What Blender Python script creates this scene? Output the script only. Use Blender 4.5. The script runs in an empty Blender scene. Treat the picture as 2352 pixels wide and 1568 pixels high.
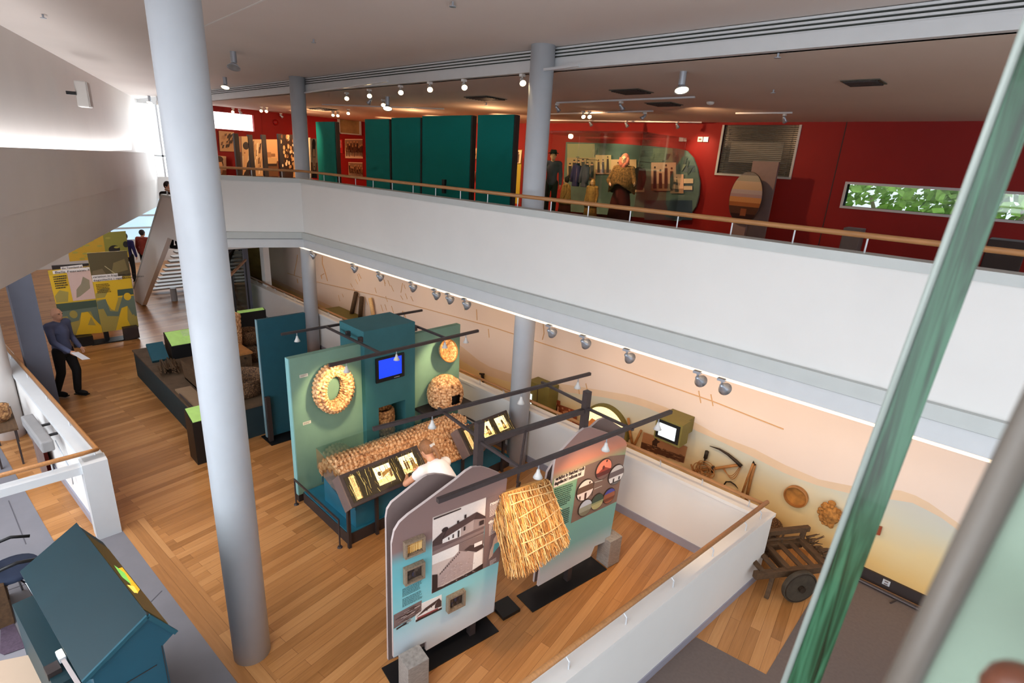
import bpy, bmesh, math, random
from mathutils import Vector, Matrix
random.seed(7)
S = bpy.context.scene
COL = S.collection
# ---------------------------------------------------------------- camera model
# metres; X runs along the upper gallery, Y away from the camera across the hall, Z up; hall floor z = 0
CAM_H = 4.9
R_CAM = Matrix(((0.7173, 0.2572, 0.6476), (0.6945, -0.1879, -0.6946), (0, 0, 0)))
def _cam_axes():
    up = Vector((224.0, 3772.0, 1246.0)).normalized()
    f = Vector((0, 0, -1.0)); f = (f - up * f.dot(up)).normalized()
    r = f.cross(up)
    a = math.radians(43)
    ex = r * math.cos(a) - f * math.sin(a); ey = r * math.sin(a) + f * math.cos(a)
    return Matrix((ex, ey, up))          # rows: world axes in camera space
RW = _cam_axes()
EYE = Vector((0, 0, CAM_H))
def ray(x, y): return RW @ Vector((x - 1176.0, 784.0 - y, -1246.0))
def plane(x, y, P, n):
    d = ray(x, y); n = Vector(n); t = (Vector(P) - EYE).dot(n) / d.dot(n); return EYE + d * t
def at(x, y, z=0.0): return plane(x, y, (0, 0, z), (0, 0, 1))
def onX(x, y, v): return plane(x, y, (v, 0, 0), (1, 0, 0))
def onY(x, y, v): return plane(x, y, (0, v, 0), (0, 1, 0))

# ---------------------------------------------------------------- materials
def lin(c):
    c = c / 255.0
    return c / 12.92 if c <= 0.04045 else ((c + 0.055) / 1.055) ** 2.4
def rgb(t): return (lin(t[0]), lin(t[1]), lin(t[2]), 1.0)
def new_mat(name):
    m = bpy.data.materials.new(name); m.use_nodes = True
    nt = m.node_tree; b = nt.nodes['Principled BSDF']
    return m, nt, b
def N(nt, kind, **kw):
    n = nt.nodes.new(kind)
    for k, v in kw.items():
        if k in n.inputs: n.inputs[k].default_value = v
        else: setattr(n, k, v)
    return n
def plain(name, c, rough=0.6, metal=0.0, var=0.06, scale=6.0, bump=0.0, bscale=60.0, spec=0.4, emit=None, estr=1.0, stretch=None):
    m, nt, b = new_mat(name)
    b.inputs['Roughness'].default_value = rough; b.inputs['Metallic'].default_value = metal
    b.inputs['Specular IOR Level'].default_value = spec
    L = nt.links
    tc = N(nt, 'ShaderNodeTexCoord')
    src = tc.outputs['Object']
    if stretch:
        mp = N(nt, 'ShaderNodeMapping'); mp.inputs['Scale'].default_value = stretch
        L.new(src, mp.inputs['Vector']); src = mp.outputs['Vector']
    if var > 0:
        no = N(nt, 'ShaderNodeTexNoise', Scale=scale, Detail=4.0); L.new(src, no.inputs['Vector'])
        cr = N(nt, 'ShaderNodeValToRGB')
        c0 = rgb(c); cr.color_ramp.elements[0].position = 0.3; cr.color_ramp.elements[1].position = 0.7
        cr.color_ramp.elements[0].color = tuple(x * (1 - var) for x in c0[:3]) + (1,)
        cr.color_ramp.elements[1].color = tuple(min(1, x * (1 + var)) for x in c0[:3]) + (1,)
        L.new(no.outputs['Fac'], cr.inputs['Fac']); L.new(cr.outputs['Color'], b.inputs['Base Color'])
    else: b.inputs['Base Color'].default_value = rgb(c)
    if bump > 0:
        n2 = N(nt, 'ShaderNodeTexNoise', Scale=bscale, Detail=3.0); L.new(src, n2.inputs['Vector'])
        bp = N(nt, 'ShaderNodeBump', Strength=bump, Distance=0.01); L.new(n2.outputs['Fac'], bp.inputs['Height']); L.new(bp.outputs['Normal'], b.inputs['Normal'])
    if emit:
        b.inputs['Emission Color'].default_value = rgb(emit); b.inputs['Emission Strength'].default_value = estr
    return m
def printed(name, rough=0.5, grain=0.12, gscale=180.0, emis=0.0):
    """ink on a board: colour comes from the mesh's colour attribute, with a little print grain"""
    m, nt, b = new_mat(name); L = nt.links
    a = N(nt, 'ShaderNodeVertexColor'); a.layer_name = 'Col'
    tc = N(nt, 'ShaderNodeTexCoord'); no = N(nt, 'ShaderNodeTexNoise', Scale=gscale, Detail=3.0); L.new(tc.outputs['Object'], no.inputs['Vector'])
    mr = N(nt, 'ShaderNodeMapRange'); mr.inputs['From Min'].default_value = 0.3; mr.inputs['From Max'].default_value = 0.7
    mr.inputs['To Min'].default_value = 1 - grain; mr.inputs['To Max'].default_value = 1 + grain; L.new(no.outputs['Fac'], mr.inputs['Value'])
    mx = N(nt, 'ShaderNodeVectorMath'); mx.operation = 'SCALE'; L.new(a.outputs['Color'], mx.inputs[0]); L.new(mr.outputs['Result'], mx.inputs['Scale'])
    L.new(mx.outputs['Vector'], b.inputs['Base Color']); b.inputs['Roughness'].default_value = rough
    if emis > 0:
        L.new(mx.outputs['Vector'], b.inputs['Emission Color']); b.inputs['Emission Strength'].default_value = emis
    return m
def planks(name, cols, rot=0.0, w=0.11, l=1.7, rough=0.32):
    m, nt, b = new_mat(name); L = nt.links
    tc = N(nt, 'ShaderNodeTexCoord'); mp = N(nt, 'ShaderNodeMapping'); mp.inputs['Rotation'].default_value = (0, 0, math.radians(90 + rot))
    L.new(tc.outputs['Object'], mp.inputs['Vector'])
    br = N(nt, 'ShaderNodeTexBrick'); br.offset = 0.37; br.offset_frequency = 2; br.squash = 1.0
    br.inputs['Scale'].default_value = 1.0; br.inputs['Brick Width'].default_value = l; br.inputs['Row Height'].default_value = w
    br.inputs['Mortar Size'].default_value = 0.0016; br.inputs['Mortar Smooth'].default_value = 0.2; br.inputs['Bias'].default_value = 0.0
    br.inputs['Color1'].default_value = (0, 0, 0, 1); br.inputs['Color2'].default_value = (1, 1, 1, 1); br.inputs['Mortar'].default_value = (0.5, 0.5, 0.5, 1)
    L.new(mp.outputs['Vector'], br.inputs['Vector'])
    m2 = N(nt, 'ShaderNodeMapping'); m2.inputs['Scale'].default_value = (2.0, 34.0, 1.0); L.new(mp.outputs['Vector'], m2.inputs['Vector'])
    no = N(nt, 'ShaderNodeTexNoise', Scale=1.0, Detail=6.0, Roughness=0.6); L.new(m2.outputs['Vector'], no.inputs['Vector'])
    n3 = N(nt, 'ShaderNodeTexNoise', Scale=0.7, Detail=2.0); L.new(mp.outputs['Vector'], n3.inputs['Vector'])
    ma = N(nt, 'ShaderNodeMath'); ma.operation = 'MULTIPLY_ADD'; L.new(no.outputs['Fac'], ma.inputs[0]); ma.inputs[1].default_value = 0.55
    sv = N(nt, 'ShaderNodeSeparateColor'); L.new(br.outputs['Color'], sv.inputs['Color'])
    m4 = N(nt, 'ShaderNodeMath'); m4.operation = 'MULTIPLY_ADD'; L.new(sv.outputs['Red'], m4.inputs[0]); m4.inputs[1].default_value = 0.46; m4.inputs[2].default_value = -0.02
    L.new(m4.outputs['Value'], ma.inputs[2])
    cr = N(nt, 'ShaderNodeValToRGB'); e = cr.color_ramp.elements
    e[0].position = 0.15; e[0].color = rgb(cols[0]); e[1].position = 0.85; e[1].color = rgb(cols[2])
    mid = cr.color_ramp.elements.new(0.5); mid.color = rgb(cols[1])
    L.new(ma.outputs['Value'], cr.inputs['Fac'])
    dk = N(nt, 'ShaderNodeMix'); dk.data_type = 'RGBA'; dk.blend_type = 'MULTIPLY'
    L.new(br.outputs['Fac'], dk.inputs['Factor']); L.new(cr.outputs['Color'], dk.inputs[6]); dk.inputs[7].default_value = (0.35, 0.3, 0.25, 1)
    L.new(dk.outputs[2], b.inputs['Base Color']); b.inputs['Roughness'].default_value = rough
    bp = N(nt, 'ShaderNodeBump', Strength=0.12, Distance=0.004); L.new(br.outputs['Fac'], bp.inputs['Height']); bp.invert = True
    L.new(bp.outputs['Normal'], b.inputs['Normal'])
    return m
def ramp_z(name, stops, rough=0.6, axis='Z', noise=0.0, nscale=3.0, var=None):
    """painted colour bands along an object axis (ink or paint on the thing itself)"""
    m, nt, b = new_mat(name); L = nt.links
    tc = N(nt, 'ShaderNodeTexCoord'); sp = N(nt, 'ShaderNodeSeparateXYZ'); L.new(tc.outputs['Object'], sp.inputs['Vector'])
    z0, z1 = stops[0][0], stops[-1][0]
    mr = N(nt, 'ShaderNodeMapRange'); mr.inputs['From Min'].default_value = z0; mr.inputs['From Max'].default_value = z1
    src = sp.outputs[axis]
    if noise > 0:
        no = N(nt, 'ShaderNodeTexNoise', Scale=nscale, Detail=4.0); L.new(tc.outputs['Object'], no.inputs['Vector'])
        ad = N(nt, 'ShaderNodeMath'); ad.operation = 'MULTIPLY_ADD'; L.new(no.outputs['Fac'], ad.inputs[0]); ad.inputs[1].default_value = noise; L.new(src, ad.inputs[2]); src = ad.outputs['Value']
    L.new(src, mr.inputs['Value'])
    cr = N(nt, 'ShaderNodeValToRGB'); e = cr.color_ramp.elements
    e[0].position = 0; e[0].color = rgb(stops[0][1]); e[1].position = 1; e[1].color = rgb(stops[-1][1])
    for z, c in stops[1:-1]:
        k = cr.color_ramp.elements.new((z - z0) / (z1 - z0)); k.color = rgb(c)
    L.new(mr.outputs['Result'], cr.inputs['Fac']); L.new(cr.outputs['Color'], b.inputs['Base Color']); b.inputs['Roughness'].default_value = rough
    return m
def glassy(name, tint, mix=0.12, rough=0.03):
    """thin clear sheet: mostly lets light through, a little gloss"""
    m, nt, b = new_mat(name); L = nt.links
    nt.nodes.remove(b); out = nt.nodes['Material Output']
    t = N(nt, 'ShaderNodeBsdfTransparent'); t.inputs['Color'].default_value = tint + (1,)
    g = N(nt, 'ShaderNodeBsdfGlossy'); g.inputs['Roughness'].default_value = rough
    fr = N(nt, 'ShaderNodeFresnel', IOR=1.45); ad = N(nt, 'ShaderNodeMath'); ad.operation = 'MULTIPLY_ADD'; L.new(fr.outputs['Fac'], ad.inputs[0]); ad.inputs[1].default_value = 0.4; ad.inputs[2].default_value = mix * 0.3
    mx = N(nt, 'ShaderNodeMixShader'); L.new(ad.outputs['Value'], mx.inputs['Fac']); L.new(t.outputs['BSDF'], mx.inputs[1]); L.new(g.outputs['BSDF'], mx.inputs[2])
    L.new(mx.outputs['Shader'], out.inputs['Surface'])
    return m
def straw(name, cols, scale=40.0, rough=0.75, kind='weave'):
    m, nt, b = new_mat(name); L = nt.links
    tc = N(nt, 'ShaderNodeTexCoord')
    vo = N(nt, 'ShaderNodeTexVoronoi', Scale=scale); vo.feature = 'F1'; L.new(tc.outputs['Object'], vo.inputs['Vector'])
    no = N(nt, 'ShaderNodeTexNoise', Scale=scale * 2.5, Detail=4.0); L.new(tc.outputs['Object'], no.inputs['Vector'])
    ma = N(nt, 'ShaderNodeMath'); ma.operation = 'MULTIPLY_ADD'; L.new(no.outputs['Fac'], ma.inputs[0]); ma.inputs[1].default_value = 0.5
    sb = N(nt, 'ShaderNodeMath'); sb.operation = 'MULTIPLY_ADD'; L.new(vo.outputs['Distance'], sb.inputs[0]); sb.inputs[1].default_value = -0.7; sb.inputs[2].default_value = 0.65
    L.new(sb.outputs['Value'], ma.inputs[2])
    cr = N(nt, 'ShaderNodeValToRGB'); e = cr.color_ramp.elements
    e[0].position = 0.2; e[0].color = rgb(cols[0]); e[1].position = 0.85; e[1].color = rgb(cols[2]); k = cr.color_ramp.elements.new(0.5); k.color = rgb(cols[1])
    L.new(ma.outputs['Value'], cr.inputs['Fac']); L.new(cr.outputs['Color'], b.inputs['Base Color']); b.inputs['Roughness'].default_value = rough
    bp = N(nt, 'ShaderNodeBump', Strength=0.7, Distance=0.015); L.new(ma.outputs['Value'], bp.inputs['Height']); L.new(bp.outputs['Normal'], b.inputs['Normal'])
    return m

# ---------------------------------------------------------------- mesh collecting
def V(*a): return Vector(a)
class MB:
    def __init__(s): s.v = []; s.f = []; s.mi = []; s.c = []; s.cur = 0; s.col = (255, 255, 255)
    def m(s, i): s.cur = i; return s
    def color(s, c): s.col = c; return s
    def add(s, vs, fs):
        o = len(s.v); s.v += [Vector(p) for p in vs]
        for f in fs: s.f.append([o + i for i in f]); s.mi.append(s.cur); s.c.append(s.col)
        return s
    def quad(s, a, b, c, d): return s.add([a, b, c, d], [(0, 1, 2, 3)])
    def poly(s, pts): return s.add(pts, [tuple(range(len(pts)))])
    def box(s, x0, x1, y0, y1, z0, z1):
        return s.add([(x0, y0, z0), (x1, y0, z0), (x1, y1, z0), (x0, y1, z0), (x0, y0, z1), (x1, y0, z1), (x1, y1, z1), (x0, y1, z1)],
                     [(0, 3, 2, 1), (4, 5, 6, 7), (0, 1, 5, 4), (1, 2, 6, 5), (2, 3, 7, 6), (3, 0, 4, 7)])
    def obox(s, c, ax, ay, az):
        """box about c with half-extent vectors ax, ay, az"""
        c, ax, ay, az = Vector(c), Vector(ax), Vector(ay), Vector(az)
        q = [c + ax * i + ay * j + az * k for k in (-1, 1) for i, j in ((-1, -1), (1, -1), (1, 1), (-1, 1))]
        return s.add(q, [(0, 3, 2, 1), (4, 5, 6, 7), (0, 1, 5, 4), (1, 2, 6, 5), (2, 3, 7, 6), (3, 0, 4, 7)])
    def bar(s, a, b, w, h=None, up=(0, 0, 1)):
        a, b = Vector(a), Vector(b); h = h or w; d = b - a; u = Vector(up)
        if abs(d.normalized().dot(u)) > 0.99: u = Vector((1, 0, 0))
        x = d.cross(u).normalized(); y = x.cross(d).normalized()
        return s.obox((a + b) / 2, d / 2, x * w / 2, y * h / 2)
    def prism(s, pts, off):
        """extrude a polygon (list of points) by vector off"""
        n = len(pts); off = Vector(off); A = [Vector(p) for p in pts]; B = [p + off for p in A]
        return s.add(A + B, [tuple(range(n))[::-1], tuple(range(n, 2 * n))] + [(i, (i + 1) % n, n + (i + 1) % n, n + i) for i in range(n)])
    def tube(s, pts, r, seg=10, caps=True, flat=1.0):
        pts = [Vector(p) for p in pts]; n = len(pts); rs = r if isinstance(r, (list, tuple)) else [r] * n
        rings = []; ref = None
        for i, p in enumerate(pts):
            d = (pts[min(i + 1, n - 1)] - pts[max(i - 1, 0)]).normalized()
            if ref is None:
                ref = Vector((0, 0, 1)) if abs(d.z) < 0.9 else Vector((1, 0, 0))
            x = d.cross(ref).normalized(); y = x.cross(d).normalized(); ref = y
            rings.append([p + x * math.cos(2 * math.pi * k / seg) * rs[i] + y * math.sin(2 * math.pi * k / seg) * rs[i] * flat for k in range(seg)])
        vs = [q for g in rings for q in g]; fs = []
        for i in range(n - 1):
            for k in range(seg):
                fs.append((i * seg + k, i * seg + (k + 1) % seg, (i + 1) * seg + (k + 1) % seg, (i + 1) * seg + k))
        if caps: fs += [tuple(range(seg))[::-1], tuple(range((n - 1) * seg, n * seg))]
        return s.add(vs, fs)
    def cyl(s, a, b, r, r2=None, seg=20): return s.tube([a, b], [r, r if r2 is None else r2], seg)
    def lathe(s, prof, c=(0, 0, 0), axis=(0, 0, 1), seg=24):
        c = Vector(c); z = Vector(axis).normalized(); x = z.cross(Vector((0, 1, 0)) if abs(z.y) < 0.9 else Vector((1, 0, 0))).normalized(); y = z.cross(x)
        vs = []; fs = []; n = len(prof)
        for r, h in prof:
            for k in range(seg):
                a = 2 * math.pi * k / seg; vs.append(c + z * h + (x * math.cos(a) + y * math.sin(a)) * r)
        for i in range(n - 1):
            for k in range(seg): fs.append((i * seg + k, i * seg + (k + 1) % seg, (i + 1) * seg + (k + 1) % seg, (i + 1) * seg + k))
        if prof[0][0] > 1e-5: fs.append(tuple(range(seg))[::-1])
        if prof[-1][0] > 1e-5: fs.append(tuple(range((n - 1) * seg, n * seg)))
        return s.add(vs, fs)
    def ball(s, c, r, seg=14, rings=9, rot=None):
        c = Vector(c); rx, ry, rz = r if isinstance(r, (tuple, list)) else (r, r, r)
        vs = []; fs = []
        for i in range(rings + 1):
            t = math.pi * i / rings
            for k in range(seg):
                a = 2 * math.pi * k / seg; p = Vector((rx * math.sin(t) * math.cos(a), ry * math.sin(t) * math.sin(a), rz * math.cos(t)))
                if rot: p = rot @ p
                vs.append(c + p)
        for i in range(rings):
            for k in range(seg): fs.append((i * seg + k, (i + 1) * seg + k, (i + 1) * seg + (k + 1) % seg, i * seg + (k + 1) % seg))
        return s.add(vs, fs)
    def build(s, name, mats, parent=None, smooth=False, bevel=0.0, remesh=0.0, kind=None):
        if not isinstance(mats, (list, tuple)): mats = [mats]
        me = bpy.data.meshes.new(name)
        off = parent_origin(parent)
        bm = bmesh.new()
        vv = [bm.verts.new(p - off) for p in s.v]
        ca = bm.loops.layers.color.new('Col')
        for f, i, c in zip(s.f, s.mi, s.c):
            try: g = bm.faces.new([vv[k] for k in f])
            except ValueError: continue
            g.material_index = i; g.smooth = smooth
            cc = rgb(c)
            for l in g.loops: l[ca] = (c[0] / 255, c[1] / 255, c[2] / 255, 1)
        bmesh.ops.remove_doubles(bm, verts=bm.verts, dist=1e-6)
        bm.normal_update()
        bm.to_mesh(me); bm.free()
        for m in mats: me.materials.append(m)
        o = bpy.data.objects.new(name, me); COL.objects.link(o)
        if parent: o.parent = parent
        if bevel > 0:
            b = o.modifiers.new('soft_edge', 'BEVEL'); b.width = bevel; b.segments = 2; b.limit_method = 'ANGLE'
        if remesh > 0:
            r = o.modifiers.new('skin', 'REMESH'); r.mode = 'VOXEL'; r.voxel_size = remesh; r.use_smooth_shade = True
            q = o.modifiers.new('relax', 'SMOOTH'); q.iterations = 6; q.factor = 0.5
        if kind: o['kind'] = kind
        return o
def parent_origin(p):
    o = Vector((0, 0, 0))
    while p is not None: o = o + p.location; p = p.parent
    return o
def thing(name, label, cat, loc, group=None, rotz=0.0):
    o = bpy.data.objects.new(name, None); COL.objects.link(o); o.empty_display_size = 0.1
    o.location = Vector(loc); o.rotation_euler = (0, 0, rotz)
    return tag(o, label, cat, group)
def tag(o, label, cat, group=None):
    o['label'] = label; o['category'] = cat
    if group: o['group'] = group
    return o
def struct(name, mb, mat, **kw):
    o = mb.build(name, mat, **kw); o['kind'] = 'structure'; return o
def dup(root, loc, label, rotz=None, group=None):
    r = root.copy(); COL.objects.link(r); r.location = Vector(loc)
    if rotz is not None: r.rotation_euler = (0, 0, rotz)
    r['label'] = label
    if group: r['group'] = group
    for ch in list(root.children):
        c = ch.copy(); COL.objects.link(c); c.parent = r
        for g in list(ch.children):
            d = g.copy(); COL.objects.link(d); d.parent = c
    return r
def frame(P, ux, uz):
    """returns f(u, v, d): a point u along ux, v along uz, d out along the normal (ux x uz)"""
    P, ux, uz = Vector(P), Vector(ux), Vector(uz); n = ux.cross(uz).normalized()
    return lambda u, v, d=0.0: P + ux * u + uz * v + n * d
def picture(name, parent, f, shapes, mat, thick=0.012, bg=(200, 180, 150), box=(0, 0, 1, 1)):
    """a flat print: backing sheet plus printed shapes, each a hair in front of the last; f maps 0..1 to the place"""
    b = MB(); u0, v0, u1, v1 = box
    b.color(bg); pts = [f(u0, v0, thick), f(u1, v0, thick), f(u1, v1, thick), f(u0, v1, thick)]
    n = (f(0, 0, 0) - f(0, 0, 1))
    b.prism(pts, n * thick)
    k = 0
    for c, poly in shapes:
        k += 1; b.color(c)
        b.poly([f(min(max(u, u0), u1), min(max(v, v0), v1), thick + 0.0008 * k) for u, v in poly])
    return b.build(name, mat, parent)
def ell(cx, cy, rx, ry, n=14, a0=0.0, a1=360.0):
    return [(cx + rx * math.cos(math.radians(a0 + (a1 - a0) * i / n)), cy + ry * math.sin(math.radians(a0 + (a1 - a0) * i / n))) for i in range(n if a1 - a0 >= 360 else n + 1)]
def rc(x0, y0, x1, y1): return [(x0, y0), (x1, y0), (x1, y1), (x0, y1)]
def text_lines(b, f, x0, y0, x1, y1, rows, gap=0.45, d=0.004, seed=1):
    """body copy too small to read: rows of short dashes"""
    rd = random.Random(seed); h = (y1 - y0) / rows
    for r in range(rows):
        y = y1 - h * (r + 1) + h * gap * 0.5; x = x0
        end = x1 - (x1 - x0) * rd.random() * (0.15 if r < rows - 1 else 0.5)
        while x < end:
            w = (x1 - x0) * (0.04 + 0.09 * rd.random()); w = min(w, end - x)
            b.poly([f(x, y, d), f(x + w, y, d), f(x + w, y + h * (1 - gap), d), f(x, y + h * (1 - gap), d)]); x += w + (x1 - x0) * 0.022
def lettering(txt, parent, origin, ux, uz, size, mat, name='lettering', width=None, bold=0.0):
    cu = bpy.data.curves.new(name, 'FONT'); cu.body = txt; cu.size = size; cu.extrude = 0.001; cu.offset = bold
    tmp = bpy.data.objects.new(name, cu); COL.objects.link(tmp); bpy.context.view_layer.update()
    me = bpy.data.meshes.new_from_object(tmp.evaluated_get(bpy.context.evaluated_depsgraph_get())); me.name = name
    wd = tmp.dimensions.x
    bpy.data.objects.remove(tmp); bpy.data.curves.remove(cu)
    ux, uz = Vector(ux).normalized(), Vector(uz).normalized(); n = ux.cross(uz).normalized(); uz = n.cross(ux)
    M = Matrix((ux, uz, n)).transposed().to_4x4() @ Matrix.Diagonal(((width / max(wd, 1e-4)) if width else 1.0, 1, 1, 1))
    M.translation = Vector(origin) - parent_origin(parent)
    me.transform(M); me.materials.clear(); me.materials.append(mat)
    o = bpy.data.objects.new(name, me); COL.objects.link(o)
    if parent: o.parent = parent
    return o
# ================================================================ materials
M = {}
M['white'] = plain('painted_plaster', (226, 224, 221), 0.75, var=0.02, scale=1.5)
M['bulk'] = plain('bulkhead_plaster', (222, 216, 212), 0.7, var=0.03, scale=0.8)
M['trim'] = plain('grey_green_paint', (192, 196, 194), 0.5, var=0.02)
M['trim2'] = plain('pale_grey_paint', (206, 208, 210), 0.5, var=0.02)
M['skirt'] = plain('grey_skirting_paint', (150, 148, 160), 0.5, var=0.03)
M['ceil'] = plain('ceiling_plaster', (222, 212, 206), 0.85, var=0.03, scale=0.6)
M['ceil2'] = plain('gallery_ceiling_plaster', (214, 198, 186), 0.85, var=0.03, scale=0.6)
M['red'] = plain('deep_red_paint', (146, 18, 14), 0.65, var=0.05, scale=2.0)
M['pillar'] = plain('grey_column_paint', (192, 197, 204), 0.42, var=0.02)
M['pillar2'] = plain('dark_grey_column_paint', (92, 94, 106), 0.5, var=0.03)
M['teal'] = plain('teal_fabric', (0, 138, 130), 0.9, var=0.05, scale=40, bump=0.1, bscale=400)
M['teal2'] = plain('teal_blue_board', (30, 80, 94), 0.6, var=0.06, scale=8)
M['teal3'] = plain('teal_blue_paint', (34, 104, 128), 0.5, var=0.08, scale=5)
M['sage'] = plain('sage_green_board', (124, 160, 142), 0.7, var=0.04, scale=5)
M['sage_edge'] = plain('aqua_board_edge', (132, 184, 186), 0.6, var=0.02)
M['steel'] = plain('brown_grey_steel', (74, 64, 64), 0.45, metal=0.3, var=0.08, scale=20)
M['dark'] = plain('dark_brown_paint', (54, 44, 42), 0.55, var=0.08)
M['black'] = plain('black_plastic', (22, 22, 24), 0.4, var=0.03)
M['taupe'] = plain('taupe_paint', (122, 104, 100), 0.55, var=0.04, scale=12)
M['taupe_edge'] = plain('taupe_board_edge', (196, 180, 176), 0.5, var=0.02)
M['rail'] = plain('varnished_oak_rail', (172, 120, 74), 0.35, var=0.14, scale=6, stretch=(1, 8, 8))
M['bracket'] = plain('satin_white_metal', (206, 208, 212), 0.35, metal=0.2, var=0.0)
M['lamp'] = plain('silver_lamp_metal', (178, 184, 194), 0.3, metal=0.55, var=0.0)
M['lampw'] = plain('white_lamp_metal', (214, 210, 206), 0.4, var=0.0)
M['glow'] = plain('lit_lamp_glass', (255, 236, 200), 0.4, var=0.0, emit=(255, 226, 176), estr=16.0)
M['strip'] = plain('lit_light_strip', (255, 244, 225), 0.4, var=0.0, emit=(255, 226, 190), estr=2.2)
M['wood'] = planks('oak_strip_floor', ((150, 98, 50), (186, 128, 74), (208, 152, 96)), rot=-8)
M['woodb'] = planks('oak_border_floor', ((156, 104, 58), (182, 126, 74), (202, 148, 94)), rot=85, w=0.12, l=2.5)
M['stone'] = plain('grey_stone_floor', (124, 122, 128), 0.6, var=0.05, scale=3)
M['carpet'] = plain('grey_brown_carpet', (112, 98, 92), 0.95, var=0.06, scale=30, bump=0.2, bscale=300)
M['print'] = printed('printed_board')
M['photo'] = printed('photographic_print', rough=0.45, grain=0.03, gscale=60)
M['lightbox'] = printed('backlit_print', rough=0.4, grain=0.25, gscale=70, emis=1.1)
M['glass'] = glassy('clear_glass', (0.93, 0.97, 0.96))
M['glassdark'] = glassy('smoky_glass', (0.55, 0.6, 0.55), 0.2)
M['ink'] = plain('dark_ink', (52, 40, 36), 0.6, var=0.0)
M['inkw'] = plain('white_ink', (232, 224, 214), 0.6, var=0.0)
M['weathered'] = plain('weathered_grey_wood', (138, 118, 98), 0.8, var=0.25, scale=14, bump=0.2, stretch=(4, 4, 14))
M['grey_block'] = plain('grained_grey_block', (150, 142, 136), 0.75, var=0.22, scale=9, bump=0.2, stretch=(3, 3, 14))
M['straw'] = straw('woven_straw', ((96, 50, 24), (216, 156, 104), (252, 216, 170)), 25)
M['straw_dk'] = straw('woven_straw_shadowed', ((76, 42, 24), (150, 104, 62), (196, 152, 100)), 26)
M['wicker'] = straw('brown_wicker', ((40, 26, 16), (92, 62, 38), (150, 112, 76)), 48)
M['thatch'] = plain('oat_straw_thatch', (222, 164, 92), 0.75, var=0.28, scale=18)
M['rope'] = plain('straw_rope', (236, 196, 138), 0.8, var=0.15, scale=60)
M['oldwood'] = plain('old_dark_timber', (86, 62, 40), 0.8, var=0.25, scale=5, bump=0.3, stretch=(1, 6, 6))
M['toolwood'] = plain('tool_handle_timber', (168, 112, 58), 0.6, var=0.2, scale=10)
M['iron'] = plain('forged_iron', (58, 46, 36), 0.6, metal=0.5, var=0.2, scale=20)
M['olive'] = plain('olive_green_paint', (122, 110, 54), 0.6, var=0.06)
M['screen_blue'] = plain('lit_blue_screen', (20, 40, 200), 0.3, var=0.0, emit=(24, 66, 255), estr=1.15)
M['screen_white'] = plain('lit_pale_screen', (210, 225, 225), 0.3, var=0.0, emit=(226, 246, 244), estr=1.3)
M['greenlit'] = plain('lit_green_label', (160, 196, 110), 0.4, var=0.1, scale=8, emit=(176, 220, 120), estr=0.3)
M['skin'] = plain('skin', (214, 158, 128), 0.55, var=0.05, scale=20)
M['hair'] = plain('light_brown_hair', (136, 96, 66), 0.6, var=0.25, scale=25, stretch=(5, 5, 1))
M['hairdk'] = plain('dark_hair', (40, 30, 28), 0.6, var=0.2, scale=25)
M['whitecloth'] = plain('white_cotton', (240, 240, 246), 0.85, var=0.02)
M['bluecloth'] = plain('slate_blue_shirt', (88, 94, 124), 0.85, var=0.06)
M['blackcloth'] = plain('black_cloth', (24, 22, 24), 0.9, var=0.1)
M['denim'] = plain('grey_denim', (70, 76, 96), 0.9, var=0.1)
M['navy'] = plain('navy_jacket', (44, 40, 92), 0.85, var=0.08)
M['rust'] = plain('rust_red_jacket', (150, 60, 44), 0.85, var=0.08)

# ================================================================ setting
XL, XR = -27.0, 3.2
# floors
struct('floor', MB().box(XL, XR, -7, 7.6, -0.3, 0), M['wood'])
e0, e1 = at(275, 1210), at(545, 1568); ed = (e1 - e0).normalized()
g1, g2 = at(7, 1039), at(119, 1235); gd = (g2 - g1).normalized()
w0 = at(222, 1232)
b = MB(); far = e0 + ed * 7
b.poly([V(p.x, p.y, 0.004) for p in (e0, w0, g2 + gd * 0.1, g1 - gd * 6, V(-18, -5, 0), V(far.x, -5, 0), far)][::-1])
struct('floor_stone', b, M['stone'])
n_ = V(-ed.y, ed.x, 0) * 0.28
if n_.x < 0 and n_.y < 0: n_ = -n_
b = MB(); p = [e0, e1 + ed * 4, e1 + ed * 4 + n_, e0 + n_]
b.poly([V(q.x, q.y, 0.003) for q in p]); struct('floor_border', b, M['woodb'])
b = MB(); b.poly([V(-0.87, 7.5, 0.004), V(-0.87, 5.1, 0.004), V(-1.6, 5.0, 0.004), V(-2.6, -5, 0.004), V(XR, -5, 0.004), V(XR, 7.5, 0.004)][::-1]); struct('floor_carpet', b, M['carpet'])
# seams in the stone paving
b = MB()
for a, c in ((at(372, 1357), at(310, 1420)), (at(20, 1150), at(60, 1250)), (at(0, 1330), at(60, 1310)), (at(0, 1362), at(70, 1338))):
    b.bar(a + V(0, 0, 0.004), c + V(0, 0, 0.004), 0.012, 0.004)
struct('floor_joint', b, plain('dark_stone_joint', (88, 86, 92), 0.8, var=0))

# gallery slab, ceilings
struct('floor_gallery', MB().box(-21.5, XR, 5.86, 14.0, 2.95, 3.3), M['wood'])
struct('ceiling', MB().box(XL, XR, -7, 6.32, 6.42, 6.6), M['ceil'])
struct('ceiling_gallery', MB().box(-21.5, XR, 6.36, 14.2, 6.13, 6.4), M['ceil2'])
struct('ceiling_underside', MB().box(-21.5, XR, 5.86, 7.6, 2.83, 2.95), M['white'])
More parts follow.
